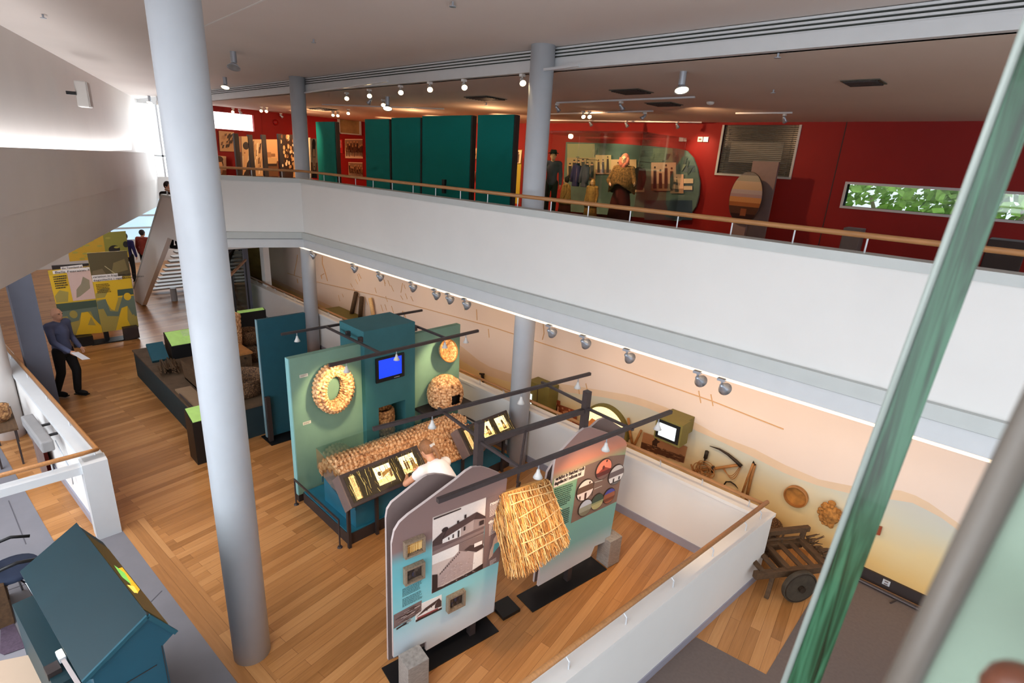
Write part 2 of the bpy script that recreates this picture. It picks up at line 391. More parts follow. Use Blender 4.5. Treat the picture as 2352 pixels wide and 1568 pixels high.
# linear slot diffuser along the ceiling edge
b = MB()
b.box(-24, XR, 6.31, 6.36, 6.27, 6.42); struct('trim_1', b, plain('dark_slot', (54, 58, 52), 0.8, var=0))
b = MB()
for z in (6.40, 6.358, 6.316, 6.275): b.box(-24, XR, 6.285, 6.325, z - 0.011, z + 0.011)
b.box(-24, XR, 6.27, 6.42, 6.13, 6.268); struct('trim_2', b, M['trim2'])
# gallery parapet: long run and the short return past the bend
bend = V(-11.92, 5.7, 0); ret = V(-0.68, -1.45, 0).normalized(); e2 = bend + ret * 2.05
nr = V(-ret.y, ret.x, 0);  nr = nr if nr.x < 0 else -nr
def band(name, mat, z0, z1, d0, d1):
    """a run along the gallery edge; d0..d1 is depth behind the parapet face"""
    b = MB()
    A = [V(XR, 5.7 + d0, 0), V(-11.92, 5.7 + d0, 0) + V(-0.3 * d0, 0, 0), e2 + nr * d0]
    B = [V(XR, 5.7 + d1, 0), V(-11.92, 5.7 + d1, 0) + V(-0.3 * d1, 0, 0), e2 + nr * d1]
    for i in (0, 1):
        b.prism([V(q.x, q.y, z0) for q in (A[i], A[i + 1], B[i + 1], B[i])], (0, 0, z1 - z0))
    return struct(name, b, mat)
band('wall_gallery_parapet', M['white'], 3.14, 4.21, 0.0, 0.16)
band('trim_3', M['trim'], 4.21, 4.30, -0.035, 0.2)
band('trim_4', M['trim'], 3.0, 3.14, -0.07, 0.16)
band('trim_5', M['trim2'], 2.80, 2.985, -0.03, 0.15)
band('trim_6', plain('dark_joint', (90, 92, 94), 0.8, var=0), 2.985, 3.0, -0.03, 0.15)
# walls
struct('wall_south_left', MB().box(XL, -14.0, -7.2, -7, 0, 6.6), M['white'])
W1 = onY(1950, 420, 14); W2 = onY(1935, 472, 14)
wx0, wx1, wz0, wz1 = -3.3, 1.2, 4.4, 4.86
i0, i1, iz0, iz1 = -6.29, -4.54, 4.935, 6.07
b = MB()
b.box(-21.5, i0, 14, 14.2, 3.3, 6.13); b.box(i0, i1, 14, 14.2, 3.3, iz0); b.box(i0, i1, 14, 14.2, iz1, 6.13)
b.box(i1, wx0, 14, 14.2, 3.3, 6.13); b.box(wx0, wx1, 14, 14.2, 3.3, wz0); b.box(wx0, wx1, 14, 14.2, wz1, 6.13); b.box(wx1, XR, 14, 14.2, 3.3, 6.13)
struct('wall_gallery_north', b, M['red'])
struct('trim_7', MB().box(-3.605, -3.59, 13.99, 14.0, 3.3, 6.13), M['dark'])
struct('baseboard_gallery', MB().box(-21.5, XR, 13.97, 14.0, 3.3, 3.42), plain('red_brown_skirting', (120, 52, 34), 0.5))
# slot window with trees outside
b = MB(); fw = 0.035
b.box(wx0, wx1, 13.97, 14.2, wz0 - 0.05, wz0); b.box(wx0, wx1, 13.97, 14.2, wz1, wz1 + 0.05); b.box(wx0 - 0.05, wx0, 13.97, 14.2, wz0 - 0.05, wz1 + 0.05); b.box(wx1, wx1 + 0.05, 13.97, 14.2, wz0 - 0.05, wz1 + 0.05)
wn = struct('window_1', b, M['trim2'])
pa = MB().box(wx0, wx1, 14.1, 14.11, wz0, wz1).build('pane', M['glass'], wn)
# internal window with blinds onto a dark office
b = MB()
b.box(i0 - 0.05, i1 + 0.05, 13.97, 14.05, iz0 - 0.05, iz0); b.box(i0 - 0.05, i0, 13.97, 14.05, iz0, iz1); b.box(i1, i1 + 0.05, 13.97, 14.05, iz0, iz1)
wn = struct('window_2', b, M['trim'])
MB().box(i0, i1, 14.06, 14.08, iz0, iz1).build('pane', plain('dark_pane', (70, 70, 66), 0.25, var=0.1, scale=3), wn)
b = MB()
for k in range(26):
    z = iz0 + 0.02 + k * (iz1 - iz0 - 0.03) / 26
    b.obox((0.5 * (i0 + i1), 14.035, z), ((i1 - i0) / 2 - 0.02, 0, 0), (0, 0.012, 0.006), (0, -0.0008, 0.0016))
for x in (i0 + 0.12, i1 - 0.12): b.bar((x, 14.02, iz0), (x, 14.02, iz1), 0.01, 0.004)
b.build('blind', plain('grey_blind_slats', (120, 118, 106), 0.6, var=0), wn)
MB().box(i0 + 0.22, i1 - 0.28, 14.045, 14.05, iz0 + 0.28, iz0 + 0.76).build('blind_patch', plain('pale_office_wall', (138, 138, 128), 0.7), wn)
# far end of the gallery: red wall with a clerestory, returning to the north wall
cl0, cl1 = onX(470, 290, -21), onX(585, 302, -21); cz = 5.42; ct = 5.96
b = MB()
b.box(-21.2, -21, 6.3, 14, 3.3, cz); b.box(-21.2, -21, cl1.y, 14, cz, 6.2); b.box(-21.2, -21, 6.3, cl1.y, ct, 6.2)
struct('wall_gallery_west', b, M['red'])
b = MB(); b.box(-21.16, -21.13, 6.3, cl1.y, cz, ct)
struct('window_3', b, plain('bright_clerestory', (255, 255, 255), 0.5, var=0, emit=(250, 252, 255), estr=2.6))
struct('trim_8', MB().box(-21.0, -20.985, cl1.y + 0.27, cl1.y + 0.29, cz - 0.2, 6.13), M['red'])
# far west wall of the hall with windows
b = MB()
b.box(-27.2, -27, -7, 4.6, 0, 6.6); b.box(-27.2, -27, 4.6, 8.4, 0, 0.9); b.box(-27.2, -27, 4.6, 8.4, 2.6, 3.5); b.box(-27.2, -27, 4.6, 8.4, 6.3, 6.6); b.box(-27.2, -27, 8.4, 14, 0, 6.6)
struct('wall_west', b, M['white'])
b = MB(); b.box(-27.14, -27.1, 4.6, 8.4, 3.5, 6.3)
wn = struct('window_4', b, plain('bright_window', (255, 255, 255), 0.5, var=0, emit=(240, 250, 255), estr=3.0))
b = MB()
for y in (5.0, 5.6, 6.2, 7.0): b.box(-27.08, -27.0, y, y + 0.07, 3.5, 6.3)
b.box(-27.08, -27.0, 4.6, 8.4, 4.3, 4.36)
b.build('window_frame', M['trim2'], wn)
b = MB(); b.box(-27.14, -27.1, 4.6, 8.4, 0.9, 2.6)
wn = struct('window_5', b, plain('blue_window', (200, 220, 235), 0.5, var=0.1, scale=1.5, emit=(170, 205, 225), estr=1.0))
b = MB()
for z in (0.9, 1.4, 1.9, 2.3): b.box(-27.08, -27.0, 4.6, 8.4, z, z + 0.07)
b.build('window_frame', M['trim2'], wn)

# long white bulkhead on the left: upper wall with a cove, a deep band and an undercut lower band
A0, B0 = at(0, 25, 6.42), at(345, 235, 6.42); bd = V(B0.x - A0.x, B0.y - A0.y, 0); bl = bd.length; bd.normalize()
bn = V(bd.y, -bd.x, 0); bn = bn if bn.dot(V(-A0.x, -A0.y, 0)) > 0 else -bn      # towards the hall
def bz(px, py): p = plane(px, py, A0, bn); return p
def bline(pa, pb, ta, tb):
    """z at both ends of the bulkhead for a line seen at pixels pa, pb"""
    P, Q = bz(*pa), bz(*pb)
    sa, sb = (P - A0).dot(bd), (Q - A0).dot(bd); k = (Q.z - P.z) / (sb - sa)
    return [P.z + k * (t - sa) for t in (ta, tb)]
t0, t1 = -9.0, (-26.99 - A0.x) / bd.x
z1 = bline((0, 338), (330, 350), t0, t1); z2 = bline((0, 500), (345, 415), t0, t1); z3 = bline((0, 680), (350, 485), t0, t1)
def sheet(name, za, zb, da, db, thick, mat):
    b = MB(); q = lambda t, z, d: V(A0.x + bd.x * t + bn.x * d, A0.y + bd.y * t + bn.y * d, z)
    b.add([q(t0, za[0], da), q(t1, za[1], da), q(t1, zb[1], db), q(t0, zb[0], db), q(t0, za[0], da - thick), q(t1, za[1], da - thick), q(t1, zb[1], db - thick), q(t0, zb[0], db - thick)],
          [(0, 1, 2, 3), (7, 6, 5, 4), (0, 4, 5, 1), (1, 5, 6, 2), (2, 6, 7, 3), (3, 7, 4, 0)])
    return struct(name, b, mat)
sheet('wall_south_upper', [6.42, 6.42], [z1[0] - 0.25, z1[1] - 0.25], -0.34, -0.34, 0.1, M['bulk'])
sheet('wall_south_middle', z1, z2, 0.0, 0.0, 0.12, M['bulk'])
sheet('wall_south_lower', z2, z3, -0.005, -0.12, 0.12, M['bulk'])

# pillars
def pillar(name, x, y, r, z0, z1, mat):
    b = MB(); b.cyl((x, y, z0), (x, y, z1), r, seg=40); return struct(name, b, mat, smooth=False)
for nm, x, y, r, zb, zt, mt in (('column', -4.69, 1.415, 0.172, 0, 6.42, 'pillar'), ('column', -5.47, 6.14, 0.165, 0, 6.42, 'pillar'), ('column', -12.69, 6.13, 0.165, 0, 6.42, 'pillar'),
                          ('column', -11.72, 0.2, 0.2, 0, 3.2, 'bulk'), ('column', -19.9, 3.35, 0.19, 0, 3.0, 'pillar2')):
    o = pillar(nm, x, y, r, zb, zt, M[mt])
    for pl_ in o.data.polygons: pl_.use_smooth = len(pl_.vertices) == 4
struct('column', MB().box(-12.75, -12.2, 0.62, 0.95, 0, 3.3), M['pillar2'])
struct('column', MB().box(-16.4, -16.15, 6.45, 6.62, 0, 2.83), M['white'])

# ramp parapet along the mural, and its near return
def parapet(name, a, b_, thick, h, mat, side):
    a, b_ = V(*a), V(*b_); d = (b_ - a).normalized(); n = V(-d.y, d.x, 0) * side
    m = MB(); m.prism([a, b_, b_ + n * thick, a + n * thick], (0, 0, h)); return struct(name, m, mat)
parapet('wall_ramp_parapet', (-21, 6.32, 0), (-1.50, 6.32, 0), 0.16, 0.93, M['white'], 1)
P0, P1 = V(-1.475, 6.5, 0), V(-2.0, 1.0, 0)
parapet('wall_near_parapet', tuple(P0), tuple(P1), 0.15, 0.93, M['white'], -1)
struct('trim_9', MB().box(-21, -1.64, 6.295, 6.51, 0.93, 0.974), M['white'])
b = MB(); d = (P1 - P0).normalized(); n = V(d.y, -d.x, 0)
b.prism([V(P0.x, P0.y, 0.93) - n * 0.02 - d * 0.02, V(P1.x, P1.y, 0.93) - n * 0.02, V(P1.x, P1.y, 0.93) + n * 0.165, V(P0.x, P0.y, 0.93) + n * 0.165 - d * 0.02], (0, 0, 0.045)); struct('trim_10', b, M['white'])
struct('baseboard_ramp', MB().box(-21, -1.66, 6.305, 6.32, 0, 0.12), M['skirt'])
b = MB(); b.prism([V(P0.x, P0.y, 0) - n * 0.012, V(P1.x, P1.y, 0) - n * 0.012, V(P1.x, P1.y, 0) - n * 0.0, V(P0.x, P0.y, 0) - n * 0.0], (0, 0, 0.1)); struct('baseboard_near', b, M['skirt'])

# mural wall behind the ramp
up = [(1040, 782), (1060, 795), (1100, 828), (1126, 843), (1174, 859), (1258, 876), (1380, 896), (1445, 907), (1480, 917), (1532, 936), (1599, 971), (1650, 1000), (1733, 1031), (1802, 1067), (1882, 1101), (1969, 1118), (2048, 1124), (2077, 1127), (2121, 1145), (2204, 1203), (2260, 1250)]
lo = [(1040, 812), (1060, 828), (1100, 852), (1126, 864), (1174, 878), (1258, 895), (1380, 911), (1445, 924), (1480, 934), (1532, 955), (1599, 989), (1650, 1011), (1733, 1051), (1809, 1090), (1882, 1116), (1965, 1136), (2041, 1146), (2095, 1154), (2157, 1185), (2200, 1217), (2256, 1270)]
YM = 7.55
U = [V(-18.5, YM, 0.7), V(-12, YM, 0.55)] + [onY(x, y, YM) for x, y in up] + [V(1.2, YM, 0.9), V(XR, YM, 0.8)]
L_ = [V(-18.5, YM, 0.6), V(-12, YM, 0.42)] + [onY(x, y, YM) for x, y in lo] + [V(1.2, YM, 0.75), V(XR, YM, 0.65)]
b = MB()
def zat(P, x):
    for i in range(len(P) - 1):
        if P[i].x <= x <= P[i + 1].x: return P[i].z + (P[i + 1].z - P[i].z) * (x - P[i].x) / (P[i + 1].x - P[i].x)
    return P[-1].z
xs = [-18.5 + (XR + 18.5) * i / 150 for i in range(151)]
for i in range(150):
    a, c = xs[i], xs[i + 1]; q = lambda x, z: V(x, YM, z)
    b.m(0).quad(q(a, zat(U, a)), q(c, zat(U, c)), q(c, 2.95), q(a, 2.95))
    b.m(1).quad(q(a, zat(L_, a)), q(c, zat(L_, c)), q(c, zat(U, c)), q(a, zat(U, a)))
    b.m(2).quad(q(a, 0), q(c, 0), q(c, zat(L_, c)), q(a, zat(L_, a)))
b.m(0).box(-18.5, XR, 7.551, 7.7, 0, 2.95)
mur0 = plain('cream_wall_paint', (232, 212, 198), 0.8, var=0.02, scale=1.2)
mur1 = plain('mural_pale_tan_paint', (224, 196, 166), 0.8, var=0.03, scale=4)
mur2 = ramp_z('mural_hill_paint', [(0, (196, 146, 92)), (0.45, (226, 186, 118)), (0.8, (226, 202, 152)), (1.15, (206, 202, 182)), (1.5, (196, 196, 190))], 0.8, noise=0.35, nscale=1.6)
struct('wall_mural', b, [mur0, mur1, mur2])
struct('baseboard_mural', MB().box(-1.0, XR, 7.52, 7.55, 0, 0.16), M['dark'])
# incised line and trees drawn on the mural
b = MB()
li = [onY(x, y, YM) for x, y in ((661, 627), (700, 640), (728, 647), (860, 677), (960, 704), (1120, 747), (1400, 838), (1640, 922), (1800, 985))]
for i in range(len(li) - 1): b.bar(li[i] - V(0, 0.004, 0), li[i + 1] - V(0, 0.004, 0), 0.025, 0.012)
for ln in (((741, 588), (741, 605), (746, 620), (753, 645)), ((676, 632), (682, 600), (684, 585)), ((745, 628), (738, 632), (740, 640)), ((683, 640), (685, 650)), ((1248, 700 + 40), (1250, 765), (1246, 780)),
           ((1328, 880), (1331, 905)), ((1346, 880), (1352, 908)), ((1605, 897), (1610, 925)), ((1633, 905), (1638, 932)), ((1122, 755), (1124, 775)), ((1000, 660), (1004, 690)), ((940, 640), (944, 668)), ((925, 650), (921, 672)), ((1065, 690), (1068, 712)), ((1095, 710), (1096, 735))):
    pts = [onY(x, y, YM) - V(0, 0.004, 0) for x, y in ln]
    for i in range(len(pts) - 1): b.bar(pts[i], pts[i + 1], 0.03 if ln[0][0] < 760 else 0.014, 0.012)
rd = random.Random(3)
for k in range(26):
    x, y = 770 + rd.random() * 180, 615 + rd.random() * 70
    p = onY(x, y + (x - 770) * 0.2, YM) - V(0, 0.004, 0); b.bar(p, p + V(0.04 + rd.random() * .08, 0, -0.07 - 0.1 * rd.random()), 0.012, 0.01)
struct('trim_11', b, plain('incised_line_paint', (214, 170, 122), 0.8, var=0))
# far end of the ramp: smoky glazed screen with posts
b = MB(); b.box(-20.4, -20.3, 6.5, 7.55, 0, 2.83); struct('wall_ramp_end', b, plain('olive_stone', (118, 106, 62), 0.8, var=0.3, scale=1.5, stretch=(1, 1, 4)))
struct('wall_north_far', MB().box(-21, -18.5, 7.55, 7.7, 0, 2.95), plain('olive_wall', (138, 124, 72), 0.8, var=0.25, scale=1.2, stretch=(1, 1, 4)))

# left parapet and the open framed guard at its near end
q0, q1 = at(237, 1045, 1.1), at(0, 780, 1.1); ld = V(q1.x - q0.x, q1.y - q0.y, 0).normalized(); ln_ = V(-ld.y, ld.x, 0)
ln_ = ln_ if ln_.y < 0 else -ln_
a = V(q0.x, q0.y, 0); c = a + ld * 13
b = MB(); b.prism([a, c, c + ln_ * 0.18, a + ln_ * 0.18], (0, 0, 1.04)); struct('wall_left_parapet', b, M['white'])
b = MB(); b.prism([a + V(0.02, 0.02, 1.04), c + V(0, .02, 1.04), c + ln_ * 0.2 + V(0, 0, 1.04), a + ln_ * 0.2 + V(0.02, 0, 1.04)], (0, 0, 0.05)); struct('trim_12', b, M['trim2'])
b = MB(); b.prism([a + ln_ * 0.18, c + ln_ * 0.18, c + ln_ * 0.2, a + ln_ * 0.2], (0, 0, 0.12)); struct('baseboard_left', b, M['skirt'])
b = MB(); x0 = a.x
b.box(x0 - 0.1, x0 + 0.12, a.y - 0.24, a.y + 0.02, 0, 1.09); b.box(x0 - 0.06, x0 + 0.08, a.y - 4.2, a.y - 0.2, 0.96, 1.06); struct('trim_13', b, M['trim2'])
# ================================================================ handrails
def handrail(name, label, pts, zc, posts, r=0.024, drop=0.07, cat='handrail', side=V(0, 0, 0)):
    root = thing(name, label, cat, (pts[0][0], pts[0][1], zc - drop))
    m = MB(); m.tube([V(p[0], p[1], zc) for p in pts], r, 12); m.build('rail', M['rail'], root, smooth=True)
    for q in posts:
        b = MB(); b.tube([V(q[0] + side.x, q[1] + side.y, zc - drop), V(q[0] + side.x, q[1] + side.y, zc - drop * 0.45), V(q[0], q[1], zc - r)], 0.008, 6); b.build('bracket', M['bracket'], root)
    return root
gx = [2.0 - 0.62 * k for k in range(23)]
gp = [(x, 5.78) for x in gx] + [(bend.x + ret.x * t - 0.1, bend.y + 0.08 + ret.y * t) for t in (0.4, 1.0, 1.6)]
handrail('handrail', 'oak handrail along the top of the white upper gallery parapet', [(XR, 5.78), (-11.96, 5.78), (e2.x - 0.08, e2.y + 0.08)], 4.455, gp, 0.026, 0.155)
rx = [-1.75 - 0.62 * k for k in range(28)]
handrail('handrail', 'oak handrail on the low white ramp wall in front of the mural', [(-20.9, 6.36), (-1.58, 6.36)], 1.115, [(x, 6.36) for x in rx], 0.024, 0.145, side=V(0, 0.04, 0))
pd = P1 - P0; pu = V(pd.x, pd.y, 0).normalized()
nb = [(P0.x + pu.x * t - 0.1, P0.y + pu.y * t) for t in (0.25, 0.62, 1.35, 2.1, 2.85, 3.6, 4.3, 5.0)]
handrail('handrail', 'oak handrail on the near white half wall running toward the viewer', [(P0.x - 0.085, P0.y - 0.06), (P1.x - 0.1, P1.y)], 1.12, nb, 0.026, 0.148, side=V(0.05, 0, 0))
lp = [(a.x + ld.x * t + ln_.x * 0.06, a.y + ld.y * t + ln_.y * 0.06) for t in (0.1, 1.2, 2.4, 3.6, 4.8, 6.0)]
handrail('handrail', 'oak handrail turning the corner on the left half wall and open white frame', [(c.x, c.y - 0.05), (a.x + 0.0, a.y - 0.05), (x0 + 0.01, a.y - 0.2), (x0 + 0.01, a.y - 4.2)], 1.2, lp + [(x0 + 0.01, a.y - 0.5), (x0 + 0.01, a.y - 1.5), (x0 + 0.01, a.y - 2.6)], 0.028, 0.11)

# ================================================================ lamps (built once, then copied)
def make_rail_lamp():
    r = thing('mini_spotlight', 'x', 'spotlight', (0, 0, -50))
    m = MB(); m.cyl((0, 0, -50.0), (0, 0, -50.05), 0.006); m.build('stem', M['lamp'], r)
    m = MB(); m.lathe([(0.01, 0.0), (0.016, -0.016), (0.018, -0.032), (0.03, -0.056), (0.045, -0.086), (0.042, -0.086), (0.026, -0.056)], (0, 0, -50.045), seg=20); m.build('lamp_shade', M['lampw'], r, smooth=True)
    m = MB(); m.lathe([(0.0, -0.082), (0.038, -0.082)], (0, 0, -50.045), seg=16); m.build('bulb', M['glow'], r)
    return r
RAIL_LAMP = make_rail_lamp()
_first = {}
def place(proto, loc, label, group, rotz=0.0):
    if proto.name not in _first:
        _first[proto.name] = 1
        proto.location = Vector(loc); proto.rotation_euler = (0, 0, rotz); proto['label'] = label
        if group: proto['group'] = group
        return proto
    return dup(proto, loc, label, rotz, group)

# ================================================================ straw and furniture exhibit against the sage wall
px0, px1, py0, py1 = -6.74, -5.47, 2.965, 6.0
r = thing('display_platform', 'low dark-skirted platform with a teal deck under the straw furniture exhibit', 'platform', (px0, py0, 0))
MB().box(px0, px1, py0, py1, 0, 0.165).build('skirting', M['dark'], r)
MB().box(px0 + 0.01, px1 - 0.01, py0 + 0.01, py1, 0.165, 0.182).build('deck', M['teal3'], r)
wx = -6.78
def screen(y0, y1, z0, z1, label):
    r = thing('display_wall', label, 'display wall', (wx - 0.05, y0, z0))
    MB().box(wx - 0.1, wx, y0 + 0.015, y1, z0, z1).build('board', M['sage'], r)
    MB().box(wx - 0.1, wx + 0.002, y0, y0 + 0.015, z0, z1).build('edge_strip', M['sage_edge'], r)
    MB().box(wx - 0.09, wx - 0.01, y0 + 0.01, y1, 0.0 if z0 < 0.3 else z0 - 0.1, z0).build('plinth', M['dark'], r)
    return r
w1 = screen(2.91, 4.0, 0.12, 2.235, 'sage green display wall with the big straw ring hung on it')
for z in (1.93, 1.21):
    f = frame((wx + 0.001, 3.05, z), (0, 0.12, 0), (0, 0, 0.045)); b = MB(); b.color((226, 222, 210)).poly([f(0, 0, 0.002), f(1, 0, 0.002), f(1, 1, 0.002), f(0, 1, 0.002)])
    b.color((120, 112, 100)); text_lines(b, f, 0.08, 0.15, 0.9, 0.85, 3, d=0.003, seed=int(z * 10)); b.build('caption', M['print'], w1)
w2 = screen(4.92, 5.94, 0.12, 2.2, 'sage green display wall with a shallow basket and a straw skep')
f = frame((wx + 0.001, 5.8, 1.98), (0, 0.1, 0), (0, 0, 0.035)); b = MB(); b.color((190, 196, 170)).poly([f(0, 0, 0.002), f(1, 0, 0.002), f(1, 1, 0.002), f(0, 1, 0.002)]); b.color((110, 110, 90)); text_lines(b, f, 0.08, 0.2, 0.9, 0.85, 2, d=0.003); b.build('caption', M['print'], w2)
# chimney-breast tower with niche
cx0, cx1, cy0, cy1, cz1 = -7.37, -6.68, 4.0, 4.91, 2.445
ny0, ny1, nz0, nz1 = 4.22, 4.72, 0.55, 1.165
r = thing('display_tower', 'teal chimney-like display tower holding a lit blue screen and a niche', 'display tower', (cx0, cy0, 0.0))
b = MB(); b.box(cx0, cx1 - 0.4, cy0, cy1, 0.0, cz1); b.box(cx1 - 0.4, cx1, cy0, cy1, nz1, cz1); b.box(cx1 - 0.4, cx1, cy0, ny0, 0.182, nz1); b.box(cx1 - 0.4, cx1, ny1, cy1, 0.182, nz1); b.box(cx1 - 0.4, cx1, ny0, ny1, 0.182, nz0)
b.build('body', plain('teal_tower_paint', (52, 108, 116), 0.6, var=0.04), r)
for yy in (4.0 - 0.06, 4.91 + 0.0):
    for xx in (-7.1, -6.75):
        MB().box(xx, xx + 0.05, yy, yy + 0.06, 2.28, 2.36).build('bracket', M['steel'], r)
r = thing('television', 'black-framed television glowing plain blue in the teal tower', 'television', (cx1, 4.43, 1.6))
ty0, ty1, tz0, tz1 = 4.175, 4.69, 1.59, 1.99
b = MB(); b.box(cx1 - 0.002, cx1 + 0.03, ty0, ty1, tz0, tz1); b.build('casing', M['black'], r, bevel=0.008)
MB().box(cx1 + 0.03, cx1 + 0.034, ty0 + 0.045, ty1 - 0.06, tz0 + 0.07, tz1 - 0.035).build('screen', M['screen_blue'], r)
MB().box(cx1 + 0.03, cx1 + 0.034, ty1 - 0.2, ty1 - 0.1, tz0 + 0.025, tz0 + 0.032).build('badge', M['bracket'], r)

# plaited straw surfaces
def weave(u, v, nu, nv, amp):
    """a plaited relief: staggered lozenges"""
    j = math.floor(v * nv); s = 0.5 if j % 2 else 0.0
    fu = (u * nu + s) % 1.0; fv = (v * nv) % 1.0
    return amp * (max(0.0, math.sin(math.pi * fu)) ** 0.6 * max(0.0, math.sin(math.pi * fv)) ** 0.6 - 0.45)
def ring_mesh(c, ry, rz, tr, squash, nu=240, nv=60, wn=34, wv=6):
    b = MB(); c = Vector(c); vs = []; fs = []
    for i in range(nu):
        a = 2 * math.pi * i / nu; e = Vector((0, math.cos(a), math.sin(a)))
        for j in range(nv):
            t = 2 * math.pi * j / nv; q = tr * (1 + weave(i / nu, j / nv, wn, wv, 0.34))
            rad = Vector((0, math.cos(a) * ry, math.sin(a) * rz))
            vs.append(c + rad + e * math.cos(t) * q + Vector((1, 0, 0)) * (math.sin(t) * q * squash))
    for i in range(nu):
        for j in range(nv): fs.append((i * nv + j, ((i + 1) % nu) * nv + j, ((i + 1) % nu) * nv + (j + 1) % nv, i * nv + (j + 1) % nv))
    b.add(vs, fs); return b
o = ring_mesh((wx + 0.12, 3.48, 1.70), 0.215, 0.285, 0.08, 1.5).build('straw_ring', M['straw'], None, smooth=True)
tag(o, 'large plaited straw ring like a horse collar hung on the sage wall', 'straw ring')
def pot(name, c, prof, nu, nv, wn, wv, mat, amp=0.022, parent=None, hole=None):
    """round plaited vessel: prof is a list of (radius, height)"""
    c = Vector(c); P = []
    for i in range(nv + 1):
        t = i / nv * (len(prof) - 1); k = min(int(t), len(prof) - 2); s = t - k
        P.append((prof[k][0] + (prof[k + 1][0] - prof[k][0]) * s, prof[k][1] + (prof[k + 1][1] - prof[k][1]) * s))
    vs = []; fs = []
    for i, (r_, h) in enumerate(P):
        for k in range(nu):
            a = 2 * math.pi * k / nu; w = weave(k / nu, i / nv, wn, wv, amp); q = r_ + (w if r_ > 0.03 else 0)
            vs.append(c + Vector((math.cos(a) * q, math.sin(a) * q, h)))
    for i in range(nv):
        for k in range(nu):
            if hole and hole(k / nu, i / nv): continue
            fs.append((i * nu + k, i * nu + (k + 1) % nu, (i + 1) * nu + (k + 1) % nu, (i + 1) * nu + k))
    b = MB(); b.add(vs, fs); return b.build(name, mat, parent, smooth=True)
# skep on its shelf
r = thing('wall_shelf', 'dark bracket shelf under the round straw skep', 'shelf', (wx, 5.4, 0.84))
MB().box(wx, wx + 0.42, 4.98, 5.9, 0.86, 0.9).build('board', M['dark'], r)
for y in (5.12, 5.74): MB().prism([(wx, y, 0.84), (wx + 0.32, y, 0.86), (wx, y, 0.6)], (0, 0.03, 0)).build('bracket', M['teal2'], r)
r = thing('straw_skep', 'dome-shaped plaited straw skep with a small square doorway', 'straw skep', (-6.5, 5.4, 0.9))
hd = lambda u, v: (abs(u - 0.99) < 0.045 or u < 0.035) and 0.22 < v < 0.42
pot('body', (-6.5, 5.4, 0.9), [(0.2, 0), (0.275, 0.1), (0.3, 0.24), (0.285, 0.36), (0.22, 0.48), (0.12, 0.55), (0.005, 0.58)], 120, 60, 26, 14, M['straw'], 0.026, r, hd)
MB().cyl((-6.5, 5.4, 0.92), (-6.5, 5.4, 1.3), 0.24).build('dark_inside', M['black'], r)
# shallow basket hung on the wall
r = thing('sieve_basket', 'shallow round wicker basket with a hoop handle hung high on the sage wall', 'basket', (wx, 5.5, 1.85))
bc = V(wx + 0.2, 5.53, 1.86); bax = V(0.93, 0.1, 0.36).normalized()
b = MB(); b.lathe([(0.0, -0.13), (0.1, -0.12), (0.165, -0.07), (0.19, 0), (0.182, 0.002), (0.155, -0.06), (0.09, -0.108), (0.0, -0.115)], bc, bax, 30); b.build('bowl', M['straw'], r, smooth=True)
xx = bax.cross(V(0, 0, 1)).normalized(); yy = xx.cross(bax)
b = MB(); b.tube([bc + (xx * math.cos(t) + yy * math.sin(t)) * 0.19 for t in [2 * math.pi * k / 28 for k in range(29)]], 0.012, 8); b.build('rim', M['toolwood'], r, smooth=True)
b = MB()
for k in range(-5, 6):
    s = k * 0.03; h = math.sqrt(max(0, 0.17 ** 2 - s * s)); b.tube([bc + xx * s - yy * h - bax * 0.03, bc + xx * s - bax * 0.085, bc + xx * s + yy * h - bax * 0.03], 0.004, 5)
b.build('ribs', M['toolwood'], r)
b = MB(); b.tube([bc - xx * 0.17 + (V(-0.1, -0.1, -0.02)) + V(0, -0.05 * math.sin(t), 0.09 * math.cos(t)) for t in [math.pi * k / 10 for k in range(11)]], 0.01, 7); b.build('handle', M['toolwood'], r, smooth=True)
# basket inside the niche
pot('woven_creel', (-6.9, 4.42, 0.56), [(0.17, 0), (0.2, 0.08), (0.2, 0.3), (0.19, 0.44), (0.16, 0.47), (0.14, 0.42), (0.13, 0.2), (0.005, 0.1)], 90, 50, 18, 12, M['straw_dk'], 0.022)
o = bpy.data.objects['woven_creel']; tag(o, 'plaited straw basket standing inside the tower niche', 'basket')
# bed base and straw mattress
b = MB(); prof = []
for k in range(17):
    t = math.pi * k / 16; prof.append((-5.93 - 0.42 * math.cos(t), 0.48 + 0.4 * math.sin(t)))
pts = [V(-6.35, 3.1, 0.182)] + [V(x, 3.1, z) for x, z in prof] + [V(-5.51, 3.1, 0.182)]
r = thing('display_bed', 'teal arch-ended stand carrying the long straw mattress', 'stand', (-5.93, 3.1, 0.182))
b.prism(pts, (0, 2.3, 0)); b.build('body', M['teal3'], r)
b = MB(); b.tube([V(-5.93 - 0.44 * math.cos(math.pi * k / 16), 3.09, 0.48 + 0.42 * math.sin(math.pi * k / 16)) for k in range(17)], 0.012, 6); b.build('edge_trim', M['teal2'], r)
b = MB(); b.box(-5.6, -5.47, 4.15, 5.3, 0.62, 0.68); b.build('shelf_lip', M['black'], r)
nu, nv = 150, 60; vs = []; fs = []
for i in range(nu + 1):
    u = i / nu; y = 3.04 + 2.32 * u; edge = min(1, min(u, 1 - u) / 0.03) ** 0.5
    for j in range(nv + 1):
        v = j / nv; t = math.radians(150 - 128 * v)
        q = 1 + weave(u, v, 38, 13, 0.13); rx_, rz_ = 0.56 * q, 0.5 * q
        sag = -0.10 * u if v > .5 else -0.02 * u
        vs.append(V(-5.93 + rx_ * math.cos(t) * (0.93 + 0.07 * edge), y, 0.48 + rz_ * math.sin(t) + sag - 0.05 * (1 - edge)))
n0 = len(vs)
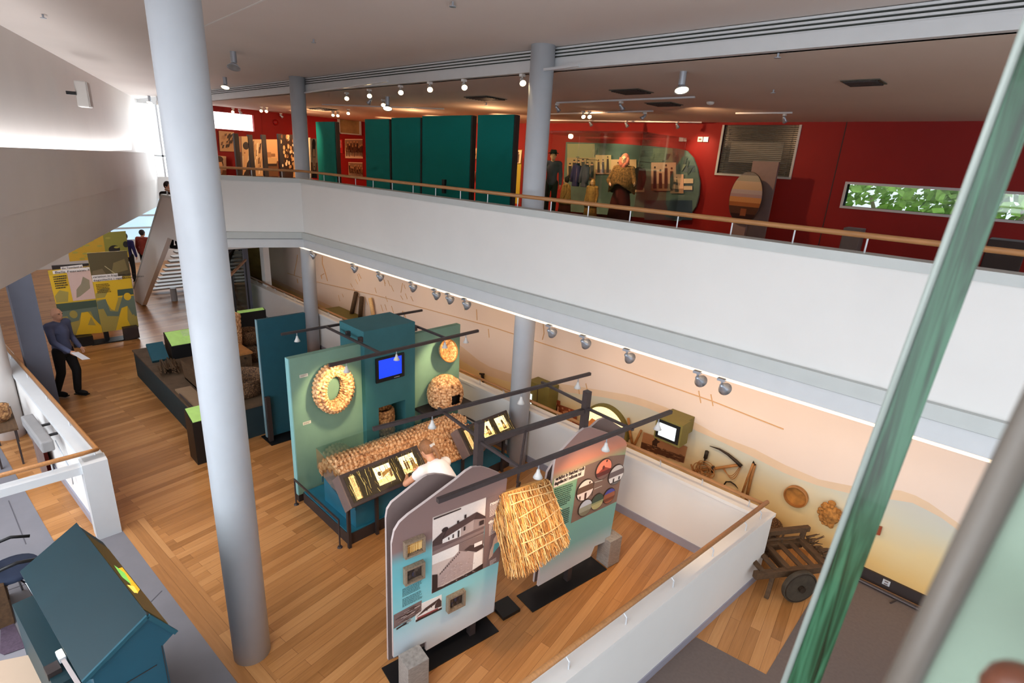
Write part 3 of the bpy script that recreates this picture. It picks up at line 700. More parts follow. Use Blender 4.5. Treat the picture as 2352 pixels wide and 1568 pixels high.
for i in range(nu + 1):
    for j in range(nv + 1):
        p = vs[i * (nv + 1) + j]; cc = V(-5.93, p.y, 0.45); vs.append(p + (cc - p).normalized() * 0.09)
for i in range(nu):
    for j in range(nv):
        k = i * (nv + 1) + j; fs.append((k, k + 1, k + nv + 2, k + nv + 1)); fs.append((n0 + k + nv + 1, n0 + k + nv + 2, n0 + k + 1, n0 + k))
for j in range(nv):
    fs.append((j, n0 + j, n0 + j + 1, j + 1)); k = nu * (nv + 1) + j; fs.append((k + 1, n0 + k + 1, n0 + k, k))
for i in range(nu):
    k = i * (nv + 1); fs.append((k, k + nv + 1, n0 + k + nv + 1, n0 + k)); k += nv; fs.append((k + nv + 1, k, n0 + k, n0 + k + nv + 1))
b = MB(); b.add(vs, fs); o = b.build('straw_mattress', M['straw'], None, smooth=True); tag(o, 'long plaited straw mattress draped over the teal stand', 'straw mattress')
b = MB(); b.prism([V(-6.32, 3.0, 0.75), V(-5.62, 3.0, 0.55), V(-5.62, 3.0, 0.93), V(-6.32, 3.0, 1.06)], (0, 0.006, 0)); b.box(-6.33, -5.98, 3.0, 4.4, 1.06, 1.066)
o = b.build('glass_guard', M['glass'], None); tag(o, 'clear glass guard at the left end of the straw mattress', 'glass guard')
# sloping backlit lecterns
def lectern(y0, y1, label, pics, seed):
    xb, zb, xf, zf = -5.48, 1.09, -5.18, 0.776
    r = thing('lectern', label, 'lectern', (-5.45, y0, 0))
    nz = V(zb - zf, 0, xb - xf); nrm = V(zb - zf, 0, xf - xb).normalized(); dn = V(xf - xb, 0, zf - zb).normalized()
    top = V(xb, y0, zb); bot = V(xf, y0, zf); L = (bot - top).length; th = 0.14
    b = MB(); b.prism([top, bot, bot - nrm * 0.06, top - nrm * th], (0, y1 - y0, 0)); b.build('case', M['steel'], r, bevel=0.006)
    b = MB(); b.prism([top, bot, bot - nrm * 0.19 , top - nrm * 0.19], (0, -0.02, 0)); b.build('side_cheek', M['taupe'], r)
    fm = 0.045; W = y1 - y0
    f = frame(bot + V(0, 0, 0), V(0, W, 0), top - bot)
    f2 = lambda u, v, d=0.0: f(fm / W + u * (1 - 2 * fm / W), fm / L + v * (1 - 2 * fm / L), d)
    rd = random.Random(seed); sh = [((38, 30, 16), rc(0, 0, 1, 1))]
    for k in range(90):
        x, y = rd.random(), rd.random() * 0.9; l = 0.15 + rd.random() * 0.35; sl = (rd.random() - 0.5) * 0.05
        c = rd.choice(((150, 124, 60), (112, 92, 44), (196, 176, 104), (78, 64, 30)))
        sh.append((c, [(x, y), (x + 0.004, y), (min(x + 0.004 + sl, 1), min(y + l, 1)), (min(max(x + sl, 0), 1), min(y + l, 1))]))
    picture('artwork', r, f2, sh, M['lightbox'], 0.006, (38, 30, 16))
    for k, (u0, v0, u1, v1, kind) in enumerate(pics):
        g = (lambda u0, v0, u1, v1: lambda u, v, d=0.0: f2(u0 + (u1 - u0) * u, v0 + (v1 - v0) * v, 0.075 + d * 0.2))(u0, v0, u1, v1)
        g = (lambda u0, v0, u1, v1: lambda u, v, d=0.0: f2(u0 + (u1 - u0) * u, v0 + (v1 - v0) * v, 0.008 + 0.08 * 0 + d))(u0, v0, u1, v1)
        if kind == 'text':
            s2 = [((150, 110, 60), rc(0.15, y, 0.15 + 0.6 * (0.6 + 0.4 * rd.random()), y + 0.012)) for y in [0.12 + 0.035 * j for j in range(22) if j not in (5, 11, 16)]]
            picture('caption_strip', r, g, s2, M['lightbox'], 0.002, (228, 184, 122)); continue
        s2 = [((255, 244, 196), rc(0, 0, 1, 1)), ((238, 214, 140), rc(0, 0, 1, 0.3))]
        for j in range(26):
            x, y = rd.random() * 0.9, 0.1 + rd.random() * 0.55; s2.append((rd.choice(((216, 180, 96), (236, 206, 130), (180, 136, 66))), rc(x, y, x + 0.03 + rd.random() * 0.12, y + 0.02 + rd.random() * 0.05)))
        if kind == 'men':
            for x in (0.2, 0.34, 0.62, 0.74):
                s2 += [((86, 58, 26), [(x - 0.05, 0.2), (x + 0.06, 0.2), (x + 0.07, 0.62), (x - 0.05, 0.6)]), ((70, 46, 22), ell(x, 0.68, 0.04, 0.06)), ((60, 40, 18), rc(x - 0.04, 0.08, x - 0.01, 0.25))]
            s2.append(((120, 84, 40), [(0.5, 0.1), (0.95, 0.12), (0.7, 0.45)]))
        elif kind == 'field':
            s2 += [((70, 48, 22), ell(0.2, 0.6, 0.1, 0.13)), ((150, 110, 50), [(0.3, 0.35), (0.85, 0.55), (0.9, 0.72), (0.35, 0.6)]), ((96, 66, 30), [(0.75, 0.2), (0.9, 0.25), (0.95, 0.7), (0.8, 0.6)])]
            for j in range(8): s2.append(((110, 78, 36), rc(0.25 + 0.07 * j, 0.3, 0.27 + 0.07 * j, 0.6)))
        else:
            s2 += [((92, 66, 30), [(0.35, 0.05), (0.68, 0.05), (0.62, 0.5), (0.42, 0.55)]), ((70, 48, 24), ell(0.5, 0.62, 0.1, 0.13)), ((206, 170, 100), ell(0.5, 0.3, 0.09, 0.13))]
        picture('photograph', r, g, s2, M['lightbox'], 0.002, (255, 244, 196))
    for y in (y0 + 0.08, (y0 + y1) / 2 - 0.1, y1 - 0.08): MB().box(-5.45, -5.41, y - 0.02, y + 0.02, 0, 0.86).build('leg', M['dark'], r)
    return r
lectern(2.87, 4.06, 'sloping backlit lectern the woman in white leans over', [(0.05, 0.06, 0.115, 0.95, 'text'), (0.36, 0.2, 0.58, 0.9, 'field'), (0.72, 0.22, 0.93, 0.92, 'men')], 4)
lectern(4.80, 5.84, 'sloping backlit lectern beside the grey column by the ramp wall', [(0.04, 0.06, 0.11, 0.95, 'text'), (0.36, 0.3, 0.58, 0.95, 'one'), (0.7, 0.3, 0.92, 0.95, 'one')], 9)
# thin floor rails at the ends of the platform
for y, lb in ((2.86, 'left'), (6.07, 'right')):
    r = thing('barrier_bar', 'low dark barrier bar on thin posts at the ' + ('mural end of the platform' if lb == 'right' else 'straw ring end of the platform'), 'barrier', (-6.76, y, 0))
    b = MB(); b.bar((-6.76, y, 0.42), (-5.52, y, 0.42), 0.022); b.build('bar', M['steel'], r)
    for x in (-6.76, -5.52):
        b = MB(); b.cyl((x, y, 0), (x, y, 0.43), 0.011); b.cyl((x, y, 0), (x, y, 0.02), 0.035, 0.025); b.build('post', M['steel'], r)
# lighting rails round the tower
r = thing('lighting_rail', 'dark steel lighting frame round the top of the teal tower', 'lighting rail', (-6.8, 4.4, 2.3))
b = MB(); b.bar((-7.6, 3.19, 2.32), (-7.52, 5.68, 2.32), 0.035); b.build('back_rail', M['steel'], r)
b = MB(); b.bar((-6.06, 3.12, 2.32), (-6.04, 5.67, 2.32), 0.04); b.build('front_rail', M['steel'], r)
for y in (3.88, 5.02):
    b = MB(); b.bar((-7.58, y, 2.32), (-6.05, y, 2.32), 0.03); b.build('arm', M['steel'], r)
gl = 'small silver spotlights on the exhibit rails'
for (x, y, px_, py_), lb in (((-7.59, 3.42, 0, 0), 'hung from the back rail left of the teal tower'), ((-7.53, 5.3, 0, 0), 'hung from the back rail right of the teal tower'), ((-6.06, 3.36, 0, 0), 'hung in front of the straw ring'),
       ((-6.05, 4.13, 0, 0), 'hung in front of the blue television'), ((-6.05, 5.0, 0, 0), 'hung in front of the wall basket'), ((-6.045, 5.42, 0, 0), 'at the mural end of the tower front rail')):
    place(RAIL_LAMP, (x, y, 2.3), 'small silver spotlight ' + lb, gl)
bpy.data.objects[RAIL_LAMP.name]
# ================================================================ thatching exhibit: boards on steel posts, with a rail frame above
U81 = V(0.148, 0.989, 0); N81 = V(0.989, -0.148, 0); UZ = V(0, 0, 1)
PA, PB = V(-3.34, 3.2, 0), V(-3.13, 4.62, 0)
def onP(x, y, P): return plane(x, y, P, N81)
def board(parent, name, pix, P, mat, edge_mat, thick=0.03):
    pts = [onP(x, y, P) for x, y in pix]
    b = MB(); k = len(pts); A = pts; B_ = [p - N81 * thick for p in pts]
    area_ = sum((A[i].y * A[(i + 1) % k].z - A[(i + 1) % k].y * A[i].z) for i in range(k))
    if area_ < 0: A = A[::-1]; B_ = B_[::-1]
    b.m(0).add(A, [tuple(range(k))]); b.m(1).add(B_, [tuple(range(k))[::-1]])
    for i in range(k): b.m(1).quad(A[i], B_[i], B_[(i + 1) % k], A[(i + 1) % k])
    return b.build(name, [mat, edge_mat], parent)
r1 = thing('information_board', 'gable-topped double information board with cottage photographs and small framed samples', 'information board', PA)
FA = PA + N81 * 0.055; BA = PA - N81 * 0.10
grad1 = ramp_z('board_printed_gradient', [(0.0, (226, 222, 228)), (0.45, (196, 216, 226)), (0.75, (146, 206, 212)), (1.15, (112, 190, 200)), (1.38, (112, 176, 184)), (1.52, (140, 112, 108)), (2.2, (124, 102, 98))], 0.5)
board(r1, 'front_panel', [(904, 1510), (979, 1473), (979, 1494), (1134, 1404), (1165, 1099), (1149, 1087), (1128, 1078), (1106, 1071), (1085, 1073), (1070, 1082), (1045, 1103), (971, 1158), (938, 1182), (918, 1200), (906, 1220), (900, 1249)], FA, grad1, M['taupe_edge'])
board(r1, 'back_panel', [(892, 1516), (887, 1190), (890, 1170), (900, 1154), (971, 1097), (982, 1091), (1000, 1088), (1020, 1090), (1048, 1097), (1110, 1125), (1140, 1420)], BA, M['taupe'], M['taupe_edge'])
MB().obox(PA + V(0, 0, 1.28), N81 * 0.035, U81 * 0.035, V(0, 0, 1.28)).build('post', M['steel'], r1)
pc = V(-3.39, 2.85, 0.006)
MB().obox(pc, N81 * 0.15, U81 * 0.62, V(0, 0, 0.006)).build('base_plate', M['black'], r1)
fA = lambda px_, py_: onP(px_, py_, FA)
def pixquad(P, tl, tr, br_, bl_):
    a, b_, c_, d_ = [onP(x, y, P) for x, y in (bl_, br_, tr, tl)]
    return lambda u, v, d=0.0: a * (1 - u) * (1 - v) + b_ * u * (1 - v) + c_ * u * v + d_ * (1 - u) * v + N81 * d
sep = dict(sky=(232, 216, 208), dk=(74, 56, 54), md=(128, 106, 102), lt=(206, 186, 178), wt=(236, 226, 220), bk=(52, 38, 38))
rd = random.Random(11)
g = pixquad(FA, (994, 1188), (1116, 1142), (1111, 1223), (992, 1275))
sh = [(sep['sky'], rc(0, 0, 1, 1)), ((112, 90, 88), [(0, 0), (1, 0), (1, 0.24), (0, 0.26)]), ((136, 114, 110), [(0, 0), (1, 0.06), (1, 0.14), (0, 0.1)]), (sep['dk'], [(0.0, 0.24), (0.0, 0.38), (0.04, 0.42), (0.22, 0.57), (0.28, 0.56), (0.18, 0.3), (0.17, 0.22)]), (sep['bk'], ell(0.22, 0.57, 0.06, 0.06)),
      (sep['wt'], [(0.18, 0.22), (0.52, 0.2), (0.77, 0.22), (0.77, 0.54), (0.18, 0.34)]), ((176, 154, 148), [(0.52, 0.2), (0.77, 0.22), (0.77, 0.54), (0.52, 0.46)]), ((150, 128, 124), [(0.77, 0.22), (1, 0.22), (1, 0.45), (0.77, 0.54)]),
      ((84, 62, 60), [(0.17, 0.33), (0.27, 0.56), (0.82, 0.71), (0.78, 0.53)]), ((66, 48, 48), [(0.77, 0.53), (0.82, 0.71), (1, 0.49), (1, 0.43)]), (sep['bk'], rc(0.575, 0.66, 0.615, 0.76)), (sep['bk'], rc(0.44, 0.6, 0.475, 0.68)), (sep['bk'], rc(0.46, 0.22, 0.49, 0.4)), (sep['bk'], rc(0.36, 0.26, 0.385, 0.36)), (sep['bk'], rc(0.28, 0.26, 0.3, 0.33)), (sep['bk'], rc(0.57, 0.34, 0.6, 0.45)), (sep['bk'], rc(0.88, 0.3, 0.97, 0.42)), (sep['bk'], [(0.0, 0.96), (0.5, 0.97), (0.5, 1), (0, 1)])]
picture('cottage_photograph', r1, g, sh, M['photo'], 0.004, sep['sky'])
g = pixquad(FA, (992, 1274), (1111, 1224), (1108, 1305), (991, 1362))
sh = [(sep['lt'], rc(0, 0, 1, 1)), (sep['wt'], [(0, 0.75), (0.5, 0.72), (0.5, 1), (0, 1)]), (sep['md'], [(0.5, 0.7), (1, 0.72), (1, 1), (0.5, 1)]), (sep['bk'], [(0, 0), (1, 0), (1, 0.16), (0.8, 0.1), (0.2, 0.06), (0, 0.12)]), ((178, 156, 152), [(0.1, 0.1), (0.78, 0.14), (0.8, 0.6), (0.5, 0.82), (0.28, 0.6), (0.12, 0.4)]),
      (sep['wt'], [(0.78, 0.12), (0.98, 0.16), (0.98, 0.58), (0.8, 0.58)]), (sep['dk'], [(0.6, 0.78), (0.85, 0.58), (1, 0.62), (0.98, 0.72), (0.72, 0.84)]), (sep['bk'], [(0, 0.1), (0.1, 0.1), (0.1, 0.45), (0, 0.5)]), (sep['wt'], rc(0.8, 0.74, 0.96, 0.84))]
for k in range(12): sh.append((sep['bk'], rc(0.14 + 0.032 * k, 0.42 + 0.032 * k, 0.155 + 0.032 * k, 0.46 + 0.032 * k)))
for k in range(60): x, y = 0.12 + rd.random() * 0.62, 0.14 + rd.random() * 0.42; sh.append((rd.choice(((196, 176, 170), (160, 138, 134))), rc(x, y, x + 0.03, y + 0.014)))
picture('thatching_photograph', r1, g, sh, M['photo'], 0.004, sep['lt'])
g = pixquad(FA, (904, 1412), (968, 1378), (967, 1402), (904, 1443))
sh = [(sep['md'], rc(0, 0, 1, 1))] + [(rd.choice((sep['dk'], sep['lt'], (150, 126, 122))), rc(*(lambda x, y: (x, y, x + 0.2, y + 0.05))(rd.random() * 0.8, rd.random() * 0.92))) for k in range(40)] + [(sep['bk'], rc(0.04, 0.02, 0.4, 0.16))]
picture('stone_photograph', r1, g, sh, M['photo'], 0.004, sep['md'])
g = pixquad(FA, (954, 1391), (1014, 1365), (1014, 1398), (954, 1428))
sh = [(sep['wt'], rc(0, 0, 1, 1)), (sep['bk'], rc(0, 0, 1, 0.14)), ((150, 70, 72), rc(0.06, 0.14, 0.85, 0.24)), (sep['wt'], [(0.1, 0.24), (0.72, 0.3), (0.72, 0.62), (0.1, 0.34)]), (sep['dk'], [(0.02, 0.3), (0.35, 0.62), (0.9, 0.86), (0.72, 0.58)]), (sep['dk'], [(0.72, 0.3), (0.98, 0.24), (0.98, 0.62), (0.88, 0.88), (0.74, 0.56)]), (sep['bk'], rc(0.4, 0.42, 0.44, 0.48)), (sep['bk'], rc(0.58, 0.48, 0.61, 0.54))]
picture('farmhouse_photograph', r1, g, sh, M['photo'], 0.004, sep['wt'])
# brown column of copy with map
fa = lambda u, v, d=0.0: (onP(1118, 1305, FA) * (1 - u) + onP(1155, 1283, FA) * u) * (1 - v) + (onP(1123, 1141, FA) * (1 - u) + onP(1160, 1122, FA) * u) * v + N81 * d
b = MB(); b.color((128, 104, 100)).poly([onP(x, y, FA) + N81 * 0.002 for x, y in ((1108, 1306), (1147, 1288), (1160, 1125), (1117, 1143))])
b.color((222, 206, 198)); text_lines(b, fa, 0.06, 0.72, 0.85, 0.9, 9, d=0.004, seed=2); text_lines(b, fa, 0.06, 0.46, 0.8, 0.66, 10, d=0.004, seed=3); text_lines(b, fa, 0.16, 0.02, 0.6, 0.09, 4, d=0.004, seed=5)
mp = [(0.08, 0.12), (0.3, 0.14), (0.42, 0.2), (0.72, 0.22), (0.86, 0.3), (0.8, 0.38), (0.92, 0.42), (0.78, 0.45), (0.5, 0.42), (0.36, 0.38), (0.3, 0.3), (0.16, 0.24)]
b.color((216, 182, 160)).poly([fa(u, v, 0.004) for u, v in mp]); b.color((96, 178, 184)).poly([fa(u, v, 0.005) for u, v in ((0.34, 0.17), (0.66, 0.22), (0.82, 0.28), (0.84, 0.34), (0.6, 0.3), (0.42, 0.3), (0.36, 0.24))])
b.build('text_column', M['print'], r1)
tx = (onP(1160, 1140, FA) - onP(1125, 1155, FA))
lettering('roofs', r1, onP(1125, 1160, FA) + N81 * 0.004, U81, UZ, 0.05, M['inkw'], width=0.13, bold=0.001)
lettering('díonta', r1, onP(1121, 1203, FA) + N81 * 0.004, U81, UZ, 0.05, M['inkw'], width=0.15, bold=0.001)
b = MB(); fb = pixquad(FA, (924, 1352), (970, 1330), (970, 1372), (924, 1395)); b.color((70, 112, 116)); text_lines(b, fb, 0, 0.55, 1, 1, 7, d=0.003, seed=8); b.build('body_text', M['print'], r1); b = MB(); b.color((70, 112, 116)); text_lines(b, fb, 0, 0, 1, 0.47, 7, d=0.003, seed=9)
b.build('body_text', M['print'], r1)
b = MB(); b.color((90, 110, 120)); fb = pixquad(FA, (925, 1430), (945, 1420), (945, 1428), (925, 1438)); text_lines(b, fb, 0, 0, 1, 1, 3, d=0.003, seed=10); b.build('caption', M['print'], r1)
# framed samples standing proud of the board
def sample(pix, label, inner, seed):
    q = [onP(x, y, FA) for x, y in pix]; bl_, br_, tr, tl = q
    w_ = ((br_ - bl_).dot(U81) + (tr - tl).dot(U81)) / 2; h_ = ((tl - bl_).z + (tr - br_).z) / 2; c_ = (bl_ + br_ + tr + tl) / 4 + N81 * 0.0
    c_ = FA + U81 * (c_ - FA).dot(U81) + UZ * c_.z
    r = thing('sample_frame', label, 'framed sample', c_ + N81 * 0.03)
    t = 0.02; dp = 0.026; b = MB()
    for s in (-1, 1):
        b.obox(c_ + U81 * s * (w_ / 2 - t / 2) + N81 * dp, U81 * t / 2, N81 * dp, UZ * h_ / 2); b.obox(c_ + UZ * s * (h_ / 2 - t / 2) + N81 * dp, U81 * (w_ / 2 - t), N81 * dp, UZ * t / 2)
    b.build('frame', M['weathered'], r)
    f = frame(c_ - U81 * (w_ / 2 - t) - UZ * (h_ / 2 - t) + N81 * 0.012, U81 * (w_ - 2 * t), UZ * (h_ - 2 * t)); rd = random.Random(seed)
    b = MB(); b.color((60, 48, 42)); b.prism([f(0, 0, 0), f(1, 0, 0), f(1, 1, 0), f(0, 1, 0)], -N81 * 0.008)
    if inner == 'straw':
        for k in range(26): u = (k + 0.5) / 26; b.color(rd.choice(((226, 176, 96), (206, 150, 76), (240, 200, 130)))); b.tube([f(u, 0.02 + 0.1 * rd.random(), 0.006), f(u + 0.02 * (rd.random() - 0.5), 0.92 - 0.1 * rd.random(), 0.008)], 0.0035, 5)
        b.color((236, 196, 130)); b.tube([f(0, 0.7, 0.016), f(1, 0.72, 0.016)], 0.003, 5)
    else:
        for k in range(12): u, v = rd.random() * 0.85, rd.random() * 0.7; b.color(rd.choice(((74, 62, 58), (44, 36, 36), (92, 78, 70), (60, 60, 84)))); b.poly([f(u, v, 0.002 + k * 0.0004), f(u + 0.14, v, 0.002 + k * 0.0004), f(u + 0.12, v + 0.3, 0.002 + k * 0.0004), f(u, v + 0.28, 0.002 + k * 0.0004)])
    b.build('specimen', M['photo'], r); return r
sample([(926, 1280), (971, 1258), (972, 1225), (925, 1242)], 'small grey frame of golden straw, topmost of three on the cottage board', 'straw', 1)
sample([(926, 1341), (971, 1318), (971, 1284), (925, 1302)], 'small grey frame with a dark sample, just below the golden straw frame', 'dark', 2)
sample([(1024, 1403), (1063, 1382), (1064, 1350), (1024, 1368)], 'small grey frame with a dark sample, lowest on the cottage board under the photographs', 'dark', 3)
def block(c, z0, hx, hy, hz, label):
    o = MB().obox(V(c.x, c.y, z0 + hz), N81 * hx, U81 * hy, V(0, 0, hz)).build('weight_block', M['grey_block'], None, bevel=0.004); return tag(o, label, 'block')
k0 = at(952, 1566, 0.0); k1 = at(1388, 1310, 0.0)
block(V(-3.23, 2.36, 0), 0.012, 0.1, 0.11, 0.2, 'grained grey block at the foot of the cottage photograph board')
block(V(-2.98, 5.28, 0), 0.012, 0.1, 0.11, 0.2, 'grained grey block at the foot of the board with round photographs')
# second board
r2 = thing('information_board', 'rounded-corner information board with six round roof photographs', 'information board', PB)
FB = PB + N81 * 0.055; BB = PB - N81 * 0.10
grad2 = ramp_z('board_printed_gradient_green', [(0.0, (222, 220, 228)), (0.35, (190, 200, 208)), (0.6, (120, 172, 172)), (1.0, (110, 162, 152)), (1.45, (120, 162, 128)), (1.58, (140, 160, 122)), (1.72, (196, 128, 104)), (2.0, (150, 118, 112))], 0.5)
board(r2, 'front_panel', [(1236, 1346), (1356, 1278), (1366, 1254), (1400, 1240), (1440, 1021), (1437, 1012), (1428, 1004), (1399, 995), (1356, 981), (1342, 984), (1328, 994), (1277, 1049), (1274, 1067)], FB, grad2, M['taupe_edge'])
board(r2, 'back_panel', [(1227, 1337), (1255, 1098), (1258, 1084), (1270, 1064), (1330, 1006), (1376, 964), (1388, 960), (1400, 964), (1428, 982), (1436, 992), (1400, 1230)], BB, M['taupe'], M['taupe_edge'])
MB().obox(PB + V(0, 0, 1.28), N81 * 0.035, U81 * 0.035, V(0, 0, 1.28)).build('post', M['steel'], r2)
MB().obox(V(-3.13, 4.55, 0.006), N81 * 0.15, U81 * 0.62, V(0, 0, 0.006)).build('base_plate', M['black'], r2)
fz = lambda s: (lambda x, y: onP(1260 + x / 5.6, 1020 + y / 5.6, FB))
zq = lambda x, y, d=0.0: onP(1260 + x / 5.6, 1020 + y / 5.6, FB) + N81 * d
b = MB(); b.color((126, 100, 88)).poly([zq(x, y, 0.002) for x, y in ((285, 1015), (872, 735), (985, 130), (790, 150), (470, 275), (370, 440))])
b.color((198, 190, 176))
for x0_, y0_, x1_, y1_ in ((590, 492, 690, 462), (585, 578, 685, 536)): b.poly([zq(x0_, y0_, 0.004), zq(x1_, y1_, 0.004), zq(x1_, y1_ - 8, 0.004), zq(x0_, y0_ - 8, 0.004)])
b.color((66, 48, 40)).poly([zq(x, y, 0.004) for x, y in ((548, 660), (558, 658), (588, 488), (578, 490))])
fb = lambda u, v, d=0.0: (zq(80, 830) * (1 - u) + zq(300, 735) * u) * (1 - v) + (zq(75, 570) * (1 - u) + zq(310, 490) * u) * v + N81 * d
b.color((60, 84, 76)); text_lines(b, fb, 0, 0.0, 1, 1, 10, d=0.004, seed=21)
fb = lambda u, v, d=0.0: (zq(190, 1030) * (1 - u) + zq(255, 1000) * u) * (1 - v) + (zq(140, 850) * (1 - u) + zq(290, 790) * u) * v + N81 * d
text_lines(b, fb, 0, 0, 1, 1, 8, d=0.004, seed=22)
b.build('text_panel', M['print'], r2)
b = MB(); b.color((236, 214, 196)).poly([zq(x, y, 0.004) for x, y in ((58, 562), (452, 402), (470, 280), (75, 440))]); b.build('title_strip', M['print'], r2)
zu = (zq(440, 385) - zq(80, 530)).normalized()
lettering('variation in thatched roofs', r2, zq(84, 468, 0.0055), U81, UZ, 0.062, M['ink'], width=(zq(455, 330) - zq(84, 468)).dot(U81), bold=0.0025)
lettering('éagsúlacht i ndíonta tuí', r2, zq(72, 528, 0.0055), U81, UZ, 0.062, M['ink'], width=(zq(415, 395) - zq(72, 528)).dot(U81), bold=0.0025)
def roundel(cx, cy, rx, ry, shapes, nm='round_photograph'):
    c_ = zq(cx, cy); rad = 0.5 * ((zq(cx + rx, cy) - zq(cx - rx, cy)).length * 0.5 + (zq(cx, cy + ry) - zq(cx, cy - ry)).length * 0.5)
    rad = (zq(cx, cy + ry) - zq(cx, cy - ry)).length * 0.5
    f = lambda u, v, d=0.0: c_ + U81 * (u - 0.5) * 2 * rad + UZ * (v - 0.5) * 2 * rad + N81 * d
    b = MB(); cir = ell(0.5, 0.5, 0.5, 0.5, 32); b.color((60, 46, 40)); b.prism([f(u, v, 0.016) for u, v in cir], -N81 * 0.014)
    k = 0
    for c, poly in shapes:
        k += 1; b.color(c); out = []
        for u, v in poly:
            dx, dy = u - 0.5, v - 0.5; l = math.hypot(dx, dy)
            if l > 0.47: dx, dy = dx * 0.47 / l, dy * 0.47 / l
            out.append(f(0.5 + dx, 0.5 + dy, 0.016 + 0.0006 * k))
        b.poly(out)
    return b.build(nm, M['photo'], r2)
dense = lambda x0, y0, x1, y1, n=10: [(x0 + (x1 - x0) * i / n, y0) for i in range(n)] + [(x1, y0 + (y1 - y0) * i / n) for i in range(n)] + [(x1 - (x1 - x0) * i / n, y1) for i in range(n)] + [(x0, y1 - (y1 - y0) * i / n) for i in range(n)]
roundel(700, 312, 96, 122, [((232, 132, 104), dense(0, 0, 1, 1)), ((96, 44, 40), dense(0, 0.2, 1, 0.42)), ((120, 90, 84), dense(0, 0, 1, 0.2)), ((150, 60, 46), [(0.1, 0.4), (0.5, 0.62), (0.9, 0.42)]), ((90, 36, 32), ell(0.45, 0.6, 0.07, 0.1)), ((80, 36, 30), ell(0.62, 0.88, 0.05, 0.06))])
roundel(858, 383, 92, 118, [((196, 190, 186), dense(0, 0, 1, 1)), ((104, 92, 92), dense(0, 0.44, 1, 0.72)), ((216, 212, 210), dense(0, 0.1, 1, 0.44)), ((60, 52, 52), rc(0.3, 0.1, 0.4, 0.36)), ((60, 52, 52), rc(0.66, 0.2, 0.76, 0.36)), ((112, 106, 104), dense(0, 0, 1, 0.12))])
roundel(460, 580, 96, 126, [((240, 220, 200), dense(0, 0, 1, 1)), ((104, 76, 60), dense(0, 0.42, 1, 0.72)), ((236, 216, 204), dense(0, 0, 1, 0.42)), ((74, 40, 32), rc(0.48, 0.02, 0.6, 0.36)), ((84, 60, 50), rc(0.16, 0.12, 0.26, 0.3)), ((90, 60, 46), ell(0.72, 0.8, 0.05, 0.06))])
roundel(460, 808, 82, 98, [((150, 150, 132), dense(0, 0, 1, 1)), ((186, 190, 200), dense(0, 0.62, 1, 1)), ((122, 118, 98), dense(0, 0, 1, 0.3))])
roundel(615, 730, 80, 94, [((146, 152, 110), dense(0, 0, 1, 1)), ((64, 82, 70), dense(0, 0.52, 1, 1)), ((176, 168, 120), dense(0, 0.1, 0.9, 0.4))])
roundel(768, 656, 72, 90, [((150, 90, 66), dense(0, 0, 1, 1)), ((72, 74, 150), dense(0, 0.7, 1, 1)), ((112, 64, 48), dense(0, 0.2, 1, 0.4))])
# rail frame over the boards
r = thing('lighting_rail', 'dark steel lighting frame standing over the two information boards', 'lighting rail', (-3.3, 3.9, 2.4))
b = MB(); b.bar((-4.11, 2.53, 2.4), (-3.66, 5.42, 2.4), 0.036); b.build('back_rail', M['steel'], r)
b = MB(); b.bar((-2.8, 2.27, 2.4), (-2.41, 5.21, 2.4), 0.038); b.build('front_rail', M['steel'], r)
b = MB(); b.bar(PA + V(0, 0, 2.33), PB + V(0, 0, 2.33), 0.05); b.build('cross_beam', M['steel'], r)
for P in (PA, PB):
    b = MB(); b.bar(P + V(-0.75, -0.02 + 0.13, 2.39), P + V(-0.03, 0, 2.4), 0.026); b.build('arm', M['steel'], r)
    b = MB(); b.bar(P + V(0.03, 0, 2.36), P + V(0.66, -0.08, 2.38), 0.026); b.build('arm', M['steel'], r)
for P0_, P1_, ts, lb in (((-4.11, 2.53), (-3.66, 5.42), ((0.22, 'over the mattress end of the rear rail'), (0.62, 'on the rear rail between the two posts'), (0.93, 'at the mural end of the rear rail')), ''),
                         ((-2.8, 2.27), (-2.41, 5.21), ((0.35, 'just above the hanging thatch bundle'), (0.65, 'in front of the round photographs'), (0.93, 'at the mural end of the front rail')), '')):
    for t, lb in ts: place(RAIL_LAMP, (P0_[0] + (P1_[0] - P0_[0]) * t, P0_[1] + (P1_[1] - P0_[1]) * t, 2.375), 'small silver spotlight ' + lb, gl)
# hanging thatch sample
TL, TR = onX(1162, 1130, -3.2), onX(1257, 1098, -3.2); BR, BL = onX(1304, 1236, -2.82), onX(1208, 1305, -2.78)
r = thing('thatch_sample', 'thick golden straw thatch sample netted with rope between the boards', 'thatch sample', (TL + TR) / 2)
nt_ = (TR - TL).cross(TL - BL).normalized(); nt_ = nt_ if nt_.x > 0 else -nt_
tf = lambda u, v, d=0.0: (BL * (1 - u) + BR * u) * (1 - v) + (TL * (1 - u) + TR * u) * v + nt_ * d
bulge = lambda u, v: 0.05 * math.sin(math.pi * min(max(u, 0), 1)) ** 0.5
b = MB(); nn = 14; vs = []; fs = []
for side, dd in ((0, 0.0), (1, -0.24)):
    for i in range(nn + 1):
        for j in range(nn + 1):
            u, v = i / nn, j / nn; vs.append(tf(u, v, dd + (bulge(u, v) if side == 0 else -bulge(u, v)) - 0.02))
q = (nn + 1) ** 2
for i in range(nn):
    for j in range(nn):
        k = i * (nn + 1) + j; fs += [(k, k + nn + 1, k + nn + 2, k + 1), (q + k + 1, q + k + nn + 2, q + k + nn + 1, q + k)]
for i in range(nn):
    for k, st in ((i, 1), (nn * (nn + 1) + i, 1), (i * (nn + 1), nn + 1), (i * (nn + 1) + nn, nn + 1)): fs.append((k, k + st, q + k + st, q + k))
b.add(vs, fs); b.build('straw_core', M['thatch'], r)
rd = random.Random(5); b = MB()
